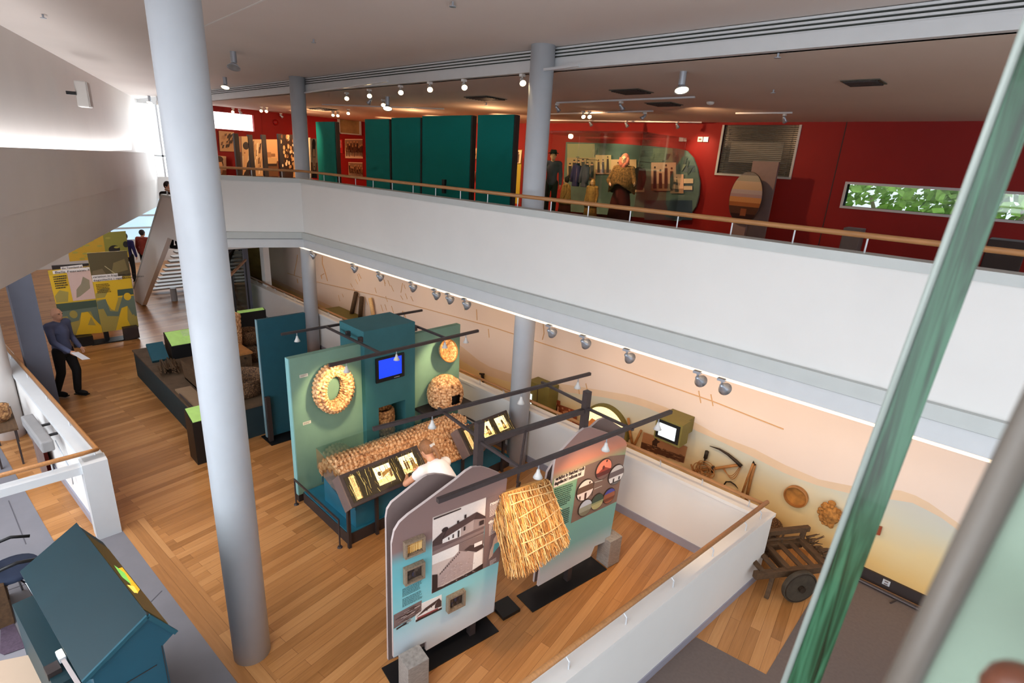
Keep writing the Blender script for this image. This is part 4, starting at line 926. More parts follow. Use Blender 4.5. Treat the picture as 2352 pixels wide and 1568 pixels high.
for k in range(2600):
    face = rd.random(); u = rd.random(); v = rd.random() * 1.0; l = 0.1 + rd.random() * 0.2
    d0 = bulge(u, v) - 0.025 + rd.random() * 0.04
    if face < 0.2: u = -0.02 - rd.random() * 0.04; d0 = -rd.random() * 0.26
    elif face < 0.2: d0 = -rd.random() * 0.2; v = rd.random() * 0.1
    v1 = v - l; v1 = max(v1, -0.05 - 0.05 * rd.random())
    b.color(rd.choice(((244, 190, 112), (226, 162, 84), (206, 138, 66), (252, 214, 150), (170, 112, 54), (150, 100, 50))))
    b.tube([tf(u, v, d0), tf(u + (rd.random() - 0.5) * 0.08, v1, d0 + (rd.random() - 0.4) * 0.04)], [0.0034, 0.0022], 4, caps=False)
b.build('straw_strands', printed('straw_print', 0.7, 0.1), r)
b = MB()
for v in (0.12, 0.3, 0.47, 0.64, 0.8, 0.93): b.tube([tf(u, v + 0.03 * math.sin(u * 3 + v * 9), bulge(u, v) + 0.02) for u in [i / 12 for i in range(13)]] , 0.007, 6)
for u in (0.03, 0.22, 0.42, 0.62, 0.8, 0.97): b.tube([tf(u + 0.012 * math.sin(v * 40), v, bulge(u, v) + 0.02) for v in [0.06 + 0.9 * i / 24 for i in range(25)]], 0.005, 5)
for k in range(14): u, v = rd.random(), rd.random(); p = tf(u, v, bulge(u, v) + 0.02); b.tube([p, p + nt_ * 0.03 + V(0.0, 0.02, -0.03)], 0.004, 4)
b.build('rope_net', M['rope'], r)
b = MB(); b.bar(tf(0.5, 0.9, -0.2), (TL + TR) / 2 * 1.0 + V(-0.12, 0, -0.02), 0.03); b.bar((TL + TR) / 2 + V(-0.1, -0.05, 0.0), (V((PA.x + PB.x) / 2 + 0.0, (TL.y + TR.y) / 2 - 0.05, 2.33)), 0.02); b.build('hanger', M['steel'], r)
o = MB().obox(V(-3.32, 3.72, 0.02), N81 * 0.12, U81 * 0.12, V(0, 0, 0.02)).build('floor_plate', M['black'], None); tag(o, 'black steel floor plate between the boards under the thatch sample', 'floor plate')
# ================================================================ upper gallery
GZ = 3.3
# teal display screens
def teal_panel(pl, pr, Yp, label, zt=None):
    A, B = onY(pl[0], pl[1], Yp), onY(pr[0], pr[1], Yp); zt = (A.z + B.z) / 2
    r = thing('display_screen', label, 'display screen', ((A.x + B.x) / 2, Yp, GZ), 'teal screens standing on the upper gallery')
    MB().box(A.x, B.x, Yp, Yp + 0.14, GZ + 0.12, zt).build('panel', M['teal'], r)
    MB().box(B.x, B.x + 0.05, Yp + 0.01, Yp + 0.13, GZ + 0.12, zt - 0.01).build('edge_frame', M['dark'], r)
    for x in (A.x + 0.12, B.x - 0.12):
        b = MB(); b.box(x - 0.04, x + 0.04, Yp - 0.2, Yp + 0.3, GZ, GZ + 0.02); b.box(x - 0.03, x + 0.03, Yp + 0.03, Yp + 0.1, GZ, GZ + 0.12); b.build('foot', M['black'], r)
    return r
teal_panel((725, 281), (768, 278), 8.9, 'narrow teal screen next to the far grey column on the upper gallery')
teal_panel((838, 275), (893, 272), 8.9, 'teal screen just right of the gap that shows red wall photographs')
teal_panel((899, 272), (965, 268), 8.9, 'middle teal screen, third along the row from the far column')
teal_panel((970, 267), (1082, 264), 8.9, 'widest teal screen in the row on the upper gallery')
teal_panel((1098, 264), (1181, 263), 8.9, 'teal screen nearest the middle column, last in the row')
o = MB().obox(onY(1020, 428, 8.6), (0.05, 0, 0), (0, 0.03, 0), (0, 0, 0.16)).build('light_switch_post', M['black'], None)
o.name = 'floor_socket_post'; tag(o, 'short dark post in front of the widest teal screen', 'post')
o.location.z += 0
# brown frame edge beside the last screen, and photographs glimpsed through gaps
def wall_pic(name, label, cat, pix, Yp, kind, seed, axis='Y', group=None, bg=(228, 196, 150), mat='photo'):
    fn = onY if axis == 'Y' else onX
    tl, tr, br_, bl_ = [fn(x, y, Yp) for x, y in pix]
    if axis == 'Y': n = V(0, -1, 0)
    else: n = V(1, 0, 0)
    f = lambda u, v, d=0.0: (bl_ * (1 - u) + br_ * u) * (1 - v) + (tl * (1 - u) + tr * u) * v + n * d
    rd = random.Random(seed); dk, md, lt = (66, 40, 24), (150, 104, 66), (232, 196, 146); sh = []
    if kind == 'face':
        sh = [(md, rc(0, 0, 1, 0.4)), (dk, ell(0.5, 0.62, 0.3, 0.34)), ((226, 176, 124), ell(0.52, 0.5, 0.24, 0.32)), (dk, ell(0.52, 0.86, 0.28, 0.13)), (dk, rc(0.38, 0.52, 0.47, 0.56)), (dk, rc(0.57, 0.52, 0.66, 0.56)), (md, [(0.5, 0.36), (0.56, 0.36), (0.53, 0.5)]), ((120, 62, 40), rc(0.44, 0.28, 0.6, 0.31)), ((50, 32, 22), [(0.1, 0), (0.9, 0), (0.72, 0.2), (0.3, 0.2)])]
    elif kind == 'lean':
        sh = [((96, 66, 58), rc(0, 0, 0.45, 1)), ((212, 168, 116), rc(0.45, 0.5, 1, 1)), ((176, 120, 80), rc(0.25, 0.6, 0.4, 1)), ((58, 36, 26), [(0.5, 0), (1, 0), (1, 0.4), (0.8, 0.3)]), ((214, 160, 108), [(0.42, 0.0), (0.7, 0.12), (0.95, 0.5), (0.9, 0.72), (0.6, 0.72), (0.55, 0.4)]), ((50, 30, 22), ell(0.8, 0.76, 0.26, 0.1)), ((150, 98, 60), rc(0.62, 0.56, 0.72, 0.6))]
    elif kind == 'crowd':
        sh = [((232, 206, 172), rc(0, 0, 1, 1)), ((150, 120, 90), rc(0, 0.55, 1, 0.95))]
        for k in range(11):
            x = 0.06 + 0.088 * k; h = 0.5 + rd.random() * 0.3; c = rd.choice((dk, (92, 62, 42), (120, 84, 56))); sh += [(c, [(x - 0.04, 0.3 + rd.random() * 0.2), (x + 0.045, 0.3), (x + 0.05, h), (x - 0.04, h)]), ((210, 160, 112), ell(x, h + 0.06, 0.028, 0.05)), (dk, [(x - 0.02, 0.08 + rd.random() * 0.1), (x + 0.02, 0.1), (x + 0.03, 0.4), (x - 0.03, 0.4)])]
    elif kind == 'flowers':
        sh = [((58, 34, 22), rc(0, 0, 1, 1))]
        for k in range(60): x, y, r_ = rd.random(), 0.2 + rd.random() * 0.8, 0.02 + rd.random() * 0.04; sh.append((rd.choice(((226, 178, 120), (196, 140, 88), (244, 210, 160), (120, 78, 46))), ell(x, y, r_ * 1.3, r_, 7)))
        sh.append(((206, 154, 100), [(0.7, 0), (1, 0), (1, 0.5), (0.8, 0.5)]))
    elif kind == 'boat':
        sh = [((222, 164, 108), rc(0, 0.4, 1, 1)), ((110, 70, 42), rc(0, 0, 1, 0.42)), ((206, 158, 104), [(0.02, 0.52), (0.98, 0.5), (0.85, 0.34), (0.16, 0.34)]), ((56, 34, 22), rc(0.12, 0.28, 0.9, 0.35)), ((170, 116, 72), rc(0.1, 0.52, 0.5, 0.66)), ((150, 100, 60), rc(0.5, 0.54, 0.8, 0.62))]
    elif kind == 'cloth':
        sh = [((206, 160, 110), rc(0, 0, 1, 1))]
        for k in range(24): x, y = rd.random() * 0.8, rd.random() * 0.8; sh.append((rd.choice(((236, 202, 156), (120, 80, 50), (70, 44, 28), (190, 140, 92))), [(x, y), (x + 0.12, y + 0.02), (x + 0.2, y + 0.2), (x + 0.05, y + 0.16)]))
    elif kind == 'one':
        sh = [((236, 214, 176), rc(0, 0, 1, 1)), ((70, 50, 40), [(0.35, 0.1), (0.65, 0.08), (0.72, 0.55), (0.6, 0.7), (0.4, 0.68), (0.32, 0.5)]), ((196, 150, 110), ell(0.52, 0.78, 0.1, 0.1)), ((60, 40, 30), ell(0.52, 0.86, 0.12, 0.06))]
    o = picture(name, None, f, sh, M[mat], 0.015, bg); return tag(o, label, cat, group)
# portraits on the far red wall, then tall sepia boards in front of it
wall_pic('framed_photograph', 'sepia photograph of draped cloth, cut off behind the big near column', 'photograph', [(478, 297), (495, 301), (497, 346), (484, 344)], -20.96, 'cloth', 1, 'X')
wall_pic('framed_photograph', 'sepia photograph of a draped figure below the clerestory on the red wall', 'photograph', [(502, 300), (537, 303), (537, 348), (505, 347)], -20.96, 'cloth', 2, 'X')
wall_pic('framed_photograph', 'sepia photograph of a dark-haired head low on the red end wall', 'photograph', [(485, 356), (519, 359), (520, 412), (490, 410)], -20.96, 'face', 3, 'X')
def tall_board(xl, xr, yt, yb, kind, label, seed, top_post):
    P = onX(xl, yt, -18.6); Q = onX(xr, yt, -18.6); zt = min(P.z, 5.35)
    r = thing('photo_board', label, 'photo board', (-18.6, P.y, GZ), 'tall sepia photo boards at the far end of the gallery')
    o = wall_pic('printed_face', '', '', [(xl + 5, yt), (xr, yt), (xr + 4, yb), (xl + 9, yb)], -18.59, kind, seed, 'X')
    for k in ('label', 'category'): del o[k]
    lo_ = min((o.matrix_world @ v.co).z for v in o.data.vertices)
    o.data.transform(Matrix.Translation(-Vector(r.location))); o.parent = r
    MB().box(-18.66, -18.54, P.y, P.y + 0.13, GZ, onX(xl, top_post, -18.6).z).build('post', M['dark'], r)
    MB().box(-18.64, -18.6, P.y + 0.05, Q.y, GZ, lo_ + 0.02).build('lower_panel', M['taupe'], r)
for a_ in ((536, 569, 313, 402, 'lean', 'tall sepia board of a dark-haired man leaning, beside the cloth photograph', 4, 306), (569, 600, 320, 404, 'cloth', 'tall sepia board of rumpled figures between two dark posts', 5, 309), (600, 636, 320, 405, 'boat', 'tall sepia board of a boat on a shore', 6, 309),
           (637, 678, 309, 407, 'flowers', 'tall sepia board of leaves and petals, tallest print of the row', 7, 307), (678, 712, 316, 408, 'one', 'tall sepia board half hidden behind the far grey column', 8, 308)):
    tall_board(*a_)
wall_pic('photo_board', 'sepia portrait board between the far column and the narrow teal screen', 'photo board', [(712, 318), (727, 318), (729, 410), (714, 408)], -15.2, 'face', 12, 'X', 'tall sepia photo boards at the far end of the gallery')
# items on the red wall seen between the screens
MBs = wall_pic('wall_text', 'red sign with pale lines of text between the first two teal screens', 'sign', [(774, 318), (786, 320), (787, 352), (775, 350)], -20.97, 'none', 1, 'X', bg=(196, 40, 40), mat='print')
f = lambda u, v, d=0.0: (onX(775, 350, -20.94) * (1 - u) + onX(787, 352, -20.94) * u) * (1 - v) + (onX(774, 320, -20.94) * (1 - u) + onX(786, 321, -20.94) * u) * v + V(d, 0, 0)
b = MB(); b.color((236, 220, 210)); text_lines(b, f, 0.1, 0.3, 0.85, 0.95, 7, d=0.002); b.build('text', M['print'], MBs)
wall_pic('framed_photograph', 'sepia photograph of a row of standing people on the red wall', 'photograph', [(792, 319), (832, 319), (833, 364), (793, 363)], -20.97, 'crowd', 21, 'X')
wall_pic('framed_photograph', 'sepia photograph of a dense group, below the row of standing people', 'photograph', [(800, 372), (832, 373), (833, 412), (801, 408)], -20.97, 'crowd', 22, 'X')
wall_pic('framed_photograph', 'small photograph in the gap right of the widest teal screen', 'photograph', [(1080, 340), (1096, 340), (1094, 365), (1079, 364)], 13.9, 'cloth', 23)
wall_pic('framed_photograph', 'small photograph low in the gap right of the widest teal screen', 'photograph', [(1078, 392), (1092, 393), (1090, 414), (1077, 413)], 13.9, 'boat', 24)
o = wall_pic('illustrated_panel', 'tall yellow and green panel with a standing figure photograph', 'panel', [(1181, 344), (1200, 344), (1192, 468), (1172, 466)], 13.2, 'none', 5, bg=(170, 160, 40), mat='print')
f2_ = lambda u, v, d=0.0: (onY(1179, 375, 13.15) * (1 - u) + onY(1196, 375, 13.15) * u) * (1 - v) + (onY(1181, 345, 13.15) * (1 - u) + onY(1199, 345, 13.15) * u) * v + V(0, -d, 0)
picture('photograph', o, f2_, [((236, 214, 176), rc(0, 0, 1, 1)), ((70, 50, 40), rc(0.45, 0.05, 0.75, 0.7)), ((90, 66, 50), ell(0.6, 0.8, 0.1, 0.1))], M['photo'], 0.01)
# second internal window high on the red wall
A_, B_, C_ = onX(777, 275, -20.98), onX(826, 275, -20.98), onX(823, 308, -20.98)
b = MB()
for y in (A_.y, B_.y): b.box(-20.99, -20.93, y - 0.04, y + 0.04, C_.z - 0.04, 6.12)
b.box(-20.99, -20.93, A_.y, B_.y, C_.z - 0.04, C_.z)
r = struct('window_6', b, M['trim'])
MB().box(-20.985, -20.96, A_.y, B_.y, C_.z, 6.12).build('blind', plain('ochre_blind', (150, 126, 84), 0.7, var=0.25, scale=4), r)
# costume display: backdrop, mannequins and glass case
bp0 = onY(1305, 325, 13.8); 
pix = [(1300, 326), (1420, 330), (1500, 336), (1556, 341), (1577, 346), (1592, 362), (1602, 388), (1607, 420), (1605, 448), (1598, 474), (1584, 494), (1560, 508), (1480, 500), (1380, 492), (1290, 484)]
pts = [onY(x, y, 13.8) for x, y in pix]
r = thing('display_backdrop', 'blue-green printed backdrop with one rounded end on the red wall', 'backdrop', (pts[0].x, 13.8, GZ))
b = MB(); b.prism([p for p in pts][::-1], (0, 0.06, 0)); b.build('board', plain('blue_green_print', (92, 118, 112), 0.6, var=0.22, scale=2.2), r)
b = MB(); rd = random.Random(9); kk = 0
def bp(x, y, d): return onY(x, y, 13.8 - d)
for (x0_, y0_, x1_, y1_, c) in ((1303, 330, 1366, 362, (150, 160, 120)), (1500, 340, 1545, 372, (120, 140, 120)), (1480, 460, 1590, 505, (52, 76, 92)), (1570, 380, 1596, 395, (70, 92, 100)), (1570, 410, 1592, 440, (84, 104, 112))):
    kk += 1; b.color(c).poly([bp(x, y, 0.002 + kk * 0.0008) for x, y in ((x0_, y1_), (x1_, y1_), (x1_, y0_), (x0_, y0_))])
for k in range(40):
    x, y = 1310 + rd.random() * 270, 345 + rd.random() * 40; kk += 1; b.color(rd.choice(((64, 86, 84), (110, 130, 112), (80, 100, 96)))).poly([bp(x + u, y + v, 0.002 + kk * 0.0008) for u, v in ((0, 14), (4, 14), (5 + rd.random() * 8, 0), (2, 0))])
b.color((48, 66, 72)).poly([bp(x, y, 0.05) for x, y in ((1551, 400), (1560, 400), (1556, 342))])
b.build('tree_print', M['photo'], r)
def bphoto(x0_, y0_, x1_, y1_, kind, seed, bgc):
    rd = random.Random(seed); f = lambda u, v, d=0.0: (bp(x0_, y1_, 0.06) * (1 - u) + bp(x1_, y1_, 0.06) * u) * (1 - v) + (bp(x0_, y0_, 0.06) * (1 - u) + bp(x1_, y0_, 0.06) * u) * v + V(0, -d, 0)
    sh = [((150, 120, 96), rc(0, 0, 1, 0.25))]
    for k in range(kind):
        x = (k + 0.7) / (kind + 0.4); h = 0.62 + rd.random() * 0.2; c = rd.choice(((34, 28, 28), (52, 42, 38), (44, 44, 50)))
        sh += [(c, [(x - 0.11 * 4 / (kind + 2), 0.08), (x + 0.11 * 4 / (kind + 2), 0.08), (x + 0.06, h), (x - 0.06, h)]), ((214, 170, 136), ell(x, h + 0.06, 0.035, 0.06)), ((40, 30, 26), ell(x, h + 0.1, 0.04, 0.04))]
    return picture('photograph', r, f, sh, M['photo'], 0.008, bgc)
bphoto(1303, 362, 1368, 412, 6, 31, (170, 156, 116)); bphoto(1368, 356, 1404, 400, 3, 32, (206, 190, 140)); bphoto(1404, 366, 1462, 412, 2, 33, (226, 194, 150)); bphoto(1496, 373, 1553, 438, 4, 34, (236, 196, 168)); bphoto(1540, 400, 1570, 444, 1, 35, (214, 176, 148))
b = MB(); b.color((226, 204, 170))
for x0_, y0_, x1_, y1_ in ((1450, 432, 1480, 441), (1570, 410, 1592, 421), (1570, 427, 1590, 436)): b.poly([bp(x, y, 0.05) for x, y in ((x0_, y1_), (x1_, y1_), (x1_, y0_), (x0_, y0_))])
b.build('caption', M['print'], r)
# two dark jackets and a shawl hung in the case
def hung_coat(cx, top, bot, wpx, mat, label):
    T, Bm = onY(cx, top, 13.2), onY(cx, bot, 13.2); w_ = (onY(cx + wpx, top, 13.2) - onY(cx, top, 13.2)).x; h_ = T.z - Bm.z
    r = thing('hanging_coat', label, 'coat', (T.x, 13.2, Bm.z)); b = MB(); out = [(-0.5, 0), (-0.46, 0.5), (-0.36, 0.86), (-0.1, 0.97), (0.1, 0.97), (0.36, 0.86), (0.46, 0.5), (0.5, 0)]
    vs = []; fs = []; n = len(out)
    b.prism([V(T.x + u * w_, 13.16 , Bm.z + v * h_) for u, v in out], (0, 0.14, 0)); b.build('body', M[mat], r, bevel=0.03)
    for s in (-1, 1):
        b = MB(); b.tube([V(T.x + s * w_ * 0.36, 13.22, Bm.z + h_ * 0.86), V(T.x + s * w_ * 0.56, 13.2, Bm.z + h_ * 0.5), V(T.x + s * w_ * 0.55, 13.17, Bm.z + h_ * 0.18)], [0.07, 0.065, 0.055], 10); b.build('sleeve', M[mat], r, smooth=True)
    b = MB(); b.bar(V(T.x, 13.22, T.z - 0.03), V(T.x, 13.22, T.z + 0.12), 0.012); b.bar(V(T.x, 13.22, T.z + 0.12), V(T.x, 13.8, T.z + 0.12), 0.012); b.build('hanger', M['steel'], r)
hung_coat(1325, 373, 428, 13, 'navy', 'dark blue jacket hung at the left of the costume case'); hung_coat(1345, 376, 430, 13, 'denim', 'grey-blue jacket hung right of the dark blue jacket'); hung_coat(1467, 382, 436, 28, 'blackcloth', 'black cloak hung right of the shawled mannequin')
# glass case
gA, gB = onY(1207, 296, 11.5), onY(1475, 303, 11.5); gx0, gx1 = gA.x, gB.x + 0.02; gt = 5.72
r = thing('glass_case', 'tall frameless glass case enclosing the costume mannequins', 'display case', ((gx0 + gx1) / 2, 12.4, GZ))
MB().box(gx0 - 0.02, gx1 + 0.3, 11.45, 13.7, GZ, GZ + 0.16).build('plinth', plain('case_plinth', (150, 92, 52), 0.5), r)
sx = [gx0, onY(1332, 300, 11.5).x, onY(1366, 301, 11.5).x, gx1]
for i in range(3): MB().box(sx[i] + 0.006, sx[i + 1] - 0.006, 11.5, 11.512, GZ + 0.16, gt).build('pane', M['glass'], r)
MB().box(gx1, gx1 + 0.012, 11.52, 13.6, GZ + 0.16, gt).build('pane', M['glass'], r)
MB().box(gx0, gx1, 11.5, 13.6, gt, gt + 0.015).build('lid', M['glass'], r)
# picture oval on its stand
c_ = onY(1712, 455, 12.5)
r = thing('oval_picture_stand', 'upright glossy oval picture of a sunset landscape on a dark stand', 'picture stand', (c_.x, 12.5, GZ))
b = MB(); ow, oh = 0.36, 0.56; b.prism([V(c_.x + u * ow, 12.5, c_.z + v * oh) for u, v in ell(0, 0, 1, 1, 40)][::-1], (0, 0.05, 0)); b.build('oval_panel', M['dark'], r)
g = lambda u, v, d=0.0: V(c_.x + (u - 0.5) * 2 * ow, 12.5 - d, c_.z + (v - 0.5) * 2 * oh)
def clip(v0, v1, n=8):
    L1 = [(0.5 - math.sqrt(max(0, 0.25 - (v - 0.5) ** 2)) * 0.97, v) for v in [v0 + (v1 - v0) * i / n for i in range(n + 1)]]
    return [(1 - u, v) for u, v in L1] + L1[::-1]
b = MB()
for k, (v0, v1, c) in enumerate(((0.01, 0.2, (43, 28, 27)), (0.2, 0.34, (70, 46, 35)), (0.34, 0.42, (136, 84, 46)), (0.42, 0.52, (168, 120, 73)), (0.52, 0.58, (142, 120, 120)), (0.58, 0.66, (152, 139, 134)), (0.66, 0.82, (164, 140, 107)), (0.82, 0.93, (136, 128, 100)), (0.93, 0.99, (96, 88, 72)))):
    b.color(c).poly([g(u, v, 0.002) for u, v in clip(v0, v1)])
b.color((120, 70, 44)).poly([g(u, v, 0.004) for u, v in ((0.42, 0.16), (0.6, 0.16), (0.6, 0.3), (0.42, 0.3))])
b.build('landscape_print', printed('glossy_print', 0.12, 0.1), r)
MB().box(c_.x - 0.22, c_.x + 0.1, 12.56, 12.66, GZ, c_.z - 0.4).build('stand', M['taupe'], r)
MB().box(c_.x - 0.35, c_.x + 0.25, 12.4, 12.8, GZ, GZ + 0.03).build('base_plate', M['black'], r)
o = MB().box(c_.x - 0.14, c_.x + 0.42, 12.9, 12.98, GZ, onY(1740, 370, 12.9).z).build('backing_panel', M['taupe'], None); o.name = 'grey_screen'; tag(o, 'tall narrow grey-brown screen standing behind the oval picture', 'screen')
# small things on the red wall and floor
p = onY(1615, 320, 13.98)
r = thing('wall_switch', 'pair of small white switch plates on the red wall left of the blinds', 'switch', p)
for s in (-1, 1): MB().box(p.x + s * 0.075 - 0.065, p.x + s * 0.075 + 0.065, 13.965, 13.998, p.z - 0.06, p.z + 0.06).build('plate', M['bracket'], r)
MB().box(p.x - 0.11, p.x - 0.04, 13.955, 13.965, p.z - 0.02, p.z + 0.02).build('rocker', M['taupe'], r)
t_ = onY(1938, 522, 12.6); u_ = onY(1980, 526, 12.6)
o = MB().box(t_.x, u_.x, 12.6, 12.95, GZ, t_.z).build('plinth', plain('grey_plinth_paint', (108, 100, 98), 0.6), None, bevel=0.01); tag(o, 'plain grey plinth against the red wall under the slot window', 'plinth')
o = MB().box(-0.62, -0.1, 12.7, 13.3, GZ, 4.1).build('bench_cabinet', M['dark'], None, bevel=0.01); o.name = 'dark_cabinet'; tag(o, 'dark low cabinet at the right edge below the slot window', 'cabinet')
p = onX(633, 281, -20.97)
o = MB().ball(p, 0.1).build('alarm_bell', plain('red_alarm', (150, 20, 20), 0.4), None, smooth=True); tag(o, 'small round red alarm high on the far red wall', 'alarm')
# ceiling of the gallery: air grilles, tracks and spots
def vent(px_, py_, w_, d_, label, z=6.13):
    c = at(px_, py_, z); r = thing('air_grille', label, 'air grille', (c.x, c.y, z), 'square air grilles in the gallery ceiling'); b = MB(); b.box(c.x - w_, c.x + w_, c.y - d_, c.y + d_, z - 0.012, z - 0.002); b.build('frame', plain('grille_grey', (86, 84, 74), 0.6), r)
    for k in range(7):
        y = c.y - d_ + 0.05 + k * (2 * d_ - 0.1) / 6; b = MB(); b.box(c.x - w_ + 0.03, c.x + w_ - 0.03, y - 0.012, y + 0.012, z - 0.03, z - 0.012); b.build('slat', M['dark'], r)
vent(1115, 225, 0.34, 0.3, 'dark square air grille left of the middle column in the gallery ceiling'); vent(1450, 209, 0.28, 0.25, 'dark square air grille right of the middle column, nearer of two'); vent(1525, 238, 0.28, 0.25, 'dark square air grille above the costume case'); vent(1984, 188, 0.22, 0.22, 'grey-green air grille above the slot window'); vent(742, 250, 0.4, 0.3, 'dark air grille just right of the far column')
def track(p0, p1, z, label, w_=0.035):
    A, B = at(p0[0], p0[1], z), at(p1[0], p1[1], z); b = MB(); b.bar(A, B, w_, 0.03); o = b.build('lighting_track', M['bracket'], None); tag(o, label, 'lighting track', 'white lighting tracks on the gallery ceiling'); o.location.z += 0.0; return A, B
track((1278, 236), (1596, 223), 6.1, 'white lighting track nearest the atrium, right of the middle column'); track((1256, 262), (1500, 255), 6.1, 'white lighting track with the pair of lit spots'); track((1690, 260), (1820, 259), 6.1, 'short white lighting track in front of the blinds'); track((1262, 276), (1612, 281), 6.1, 'white lighting track along the top of the red wall over the costume case')
track((700, 213), (890, 186), 6.1, 'white lighting track beside the far column'); track((740, 240), (1020, 250), 6.1, 'white lighting track above the row of teal screens'); track((500, 262), (700, 268), 6.1, 'white lighting track in front of the clerestory'); track((1250, 160), (1330, 150), 6.1, 'short white lighting track touching the middle column')
def make_spot(lit):
    r = thing('track_spotlight', 'x', 'spotlight', (0, 0, -60)); b = MB(); b.box(-0.025, 0.025, -0.04, 0.04, -60.035, -60.0); b.cyl((0, 0, -60.035), (0, 0, -60.075), 0.009); b.build('mount', M['lampw'], r)
    ax = V(0.62, -0.5, -0.6).normalized() if lit else V(0.12, 0.72, -0.68).normalized(); c = V(0, 0, -60.08)
    b = MB(); b.lathe([(0.018, -0.05), (0.03, -0.02), (0.036, 0.04), (0.05, 0.08), (0.046, 0.08), (0.03, 0.05)], c, ax, 18); b.build('head', M['lamp'] if not lit else M['lampw'], r, smooth=True)
    b = MB(); b.lathe([(0.0, 0.074), (0.044, 0.074)], c, ax, 16); b.build('bulb', M['glow'] if lit else M['bracket'], r); return r
SP_ON = make_spot(True); SP_OFF = make_spot(False)
gs = 'spotlights on the gallery ceiling'
for x, y, on, rz, lb in ((920, 196, 1, 1.2, 'lit spotlight hung along the ceiling edge, fourth from the middle column'), (987, 188, 1, 1.0, 'lit spotlight hung along the ceiling edge, third from the middle column'), (1066, 182, 1, 1.0, 'lit spotlight hung along the ceiling edge, second from the middle column'), (1200, 170, 1, 0.8, 'lit spotlight next to the middle column'),
    (848, 205, 1, 1.2, 'lit spotlight hung along the ceiling edge, fifth from the middle column'), (796, 212, 1, 1.2, 'lit spotlight right of the far column under the ceiling edge'), (1340, 255, 1, 0, 'left lit spotlight of the pair above the costume case'), (1354, 255, 1, 0, 'right lit spotlight of the pair above the costume case'), (765, 255, 1, 0.5, 'lit spotlight above the narrow teal screen'), (776, 256, 1, 0.4, 'lit spotlight right above the ochre blind'), (800, 250, 1, 0.3, 'lit spotlight above the second teal screen'),
    (600, 245, 1, 0.6, 'lit spotlight in front of the tall sepia boards'), (612, 246, 1, 0.2, 'lit spotlight over the boat board'), (1280, 238, 0, 0, 'unlit spotlight at the column end of the atrium track'), (1427, 233, 0, 0, 'unlit spotlight mid way along the atrium track'), (1481, 258, 0, 2.5, 'unlit spotlight at the end of the pair track'), (1803, 262, 0, 0, 'unlit spotlight on the short track before the blinds'),
    (1356, 275, 0, 0, 'wall-washing spotlight over the middle of the costume case'), (1439, 277, 0, 0, 'wall-washing spotlight above the shawled mannequin'), (1556, 279, 0, 0, 'wall-washing spotlight above the rounded backdrop end'), (500, 250, 0, 1.5, 'unlit spotlight nearest the big column'), (520, 250, 1, 1.5, 'lit spotlight of the cluster by the clerestory'), (535, 248, 1, 0.5, 'second lit spotlight of the clerestory cluster'), (550, 250, 0, 0.5, 'unlit spotlight right of the clerestory cluster'), (645, 260, 0, 0, 'unlit spotlight left of the far column'), (672, 262, 0, 0.3, 'pale spotlight just left of the far column'), (850, 222, 0, 1.9, 'paired white floodlight hung under the ceiling edge'), (880, 228, 1, 0.9, 'lit floodlight beside the paired white floodlight')):
    p = at(x, y, 6.085 if y < 270 else 6.085); place(SP_ON if on else SP_OFF, (p.x, p.y, 6.085), lb, gs, rz * (0.12 if on else 1.0))
def ceil_spot(px_, py_, z, label, lit, size=1.0):
    c = at(px_, py_, z); r = thing('ceiling_spotlight', label, 'spotlight', (c.x, c.y, z), 'surface-mounted spotlights on the white ceiling'); s = size
    MB().cyl((c.x, c.y, z), (c.x, c.y, z - 0.16 * s), 0.045 * s).build('canister', M['lamp'], r, smooth=False)
    b = MB(); b.lathe([(0.03 * s, 0), (0.1 * s, 0.08 * s), (0.095 * s, 0.08 * s), (0.03 * s, 0.02 * s)], V(c.x, c.y, z - 0.16 * s), V(0.3, -0.25, -0.9), 18); b.build('shade', M['lamp'], r, smooth=True)
    b = MB(); b.lathe([(0, 0.07 * s), (0.085 * s, 0.07 * s)], V(c.x, c.y, z - 0.16 * s), V(0.3, -0.25, -0.9), 16); b.build('bulb', M['glow'] if lit else M['bracket'], r)
ceil_spot(1570, 164, 6.13, 'lit canister spotlight alone in the gallery ceiling right of the middle column', True); ceil_spot(535, 118, 6.42, 'unlit canister spotlight on the white ceiling near the big column', False, 1.1); ceil_spot(516, 177, 6.42, 'lit canister spotlight on the white ceiling beside the big column', True, 1.0); ceil_spot(342, 220, 6.42, 'canister spotlight on the ceiling left of the big column', True, 1.0); ceil_spot(890, 222, 6.13, 'lit canister spotlight under the ceiling edge left of the middle column', True, 1.1)
for x, y, z, lb in ((1040, 4, 6.42, 'small sprinkler at the top centre of the white ceiling'), (98, 33, 6.42, 'small sprinkler on the ceiling above the left bulkhead'), (720, 90, 6.42, 'small sprinkler on the white ceiling above the far column'), (1788, 122, 6.13, 'small sprinkler in the gallery ceiling above the blinds'), (1777, 206, 6.13, 'small sprinkler in the gallery ceiling behind the first one'), (1117, 236, 6.13, 'small sprinkler beside the air grille left of the middle column')):
    c = at(x, y, z); r = thing('sprinkler', lb, 'sprinkler', (c.x, c.y, z), 'sprinkler heads in the ceilings'); MB().cyl((c.x, c.y, z), (c.x, c.y, z - 0.04), 0.012).build('pipe', M['lamp'], r); MB().cyl((c.x, c.y, z - 0.04), (c.x, c.y, z - 0.048), 0.035).build('deflector', M['lamp'], r)
c = at(1632, 234, 6.13); r = thing('smoke_detector', 'small white smoke detector in the gallery ceiling', 'smoke detector', (c.x, c.y, 6.13)); MB().lathe([(0.07, 0), (0.065, -0.03), (0.04, -0.05), (0, -0.052)], (c.x, c.y, 6.13)).build('body', M['lampw'], r, smooth=True); MB().cyl((c.x, c.y, 6.08), (c.x, c.y, 6.074), 0.012).build('indicator', M['lamp'], r)
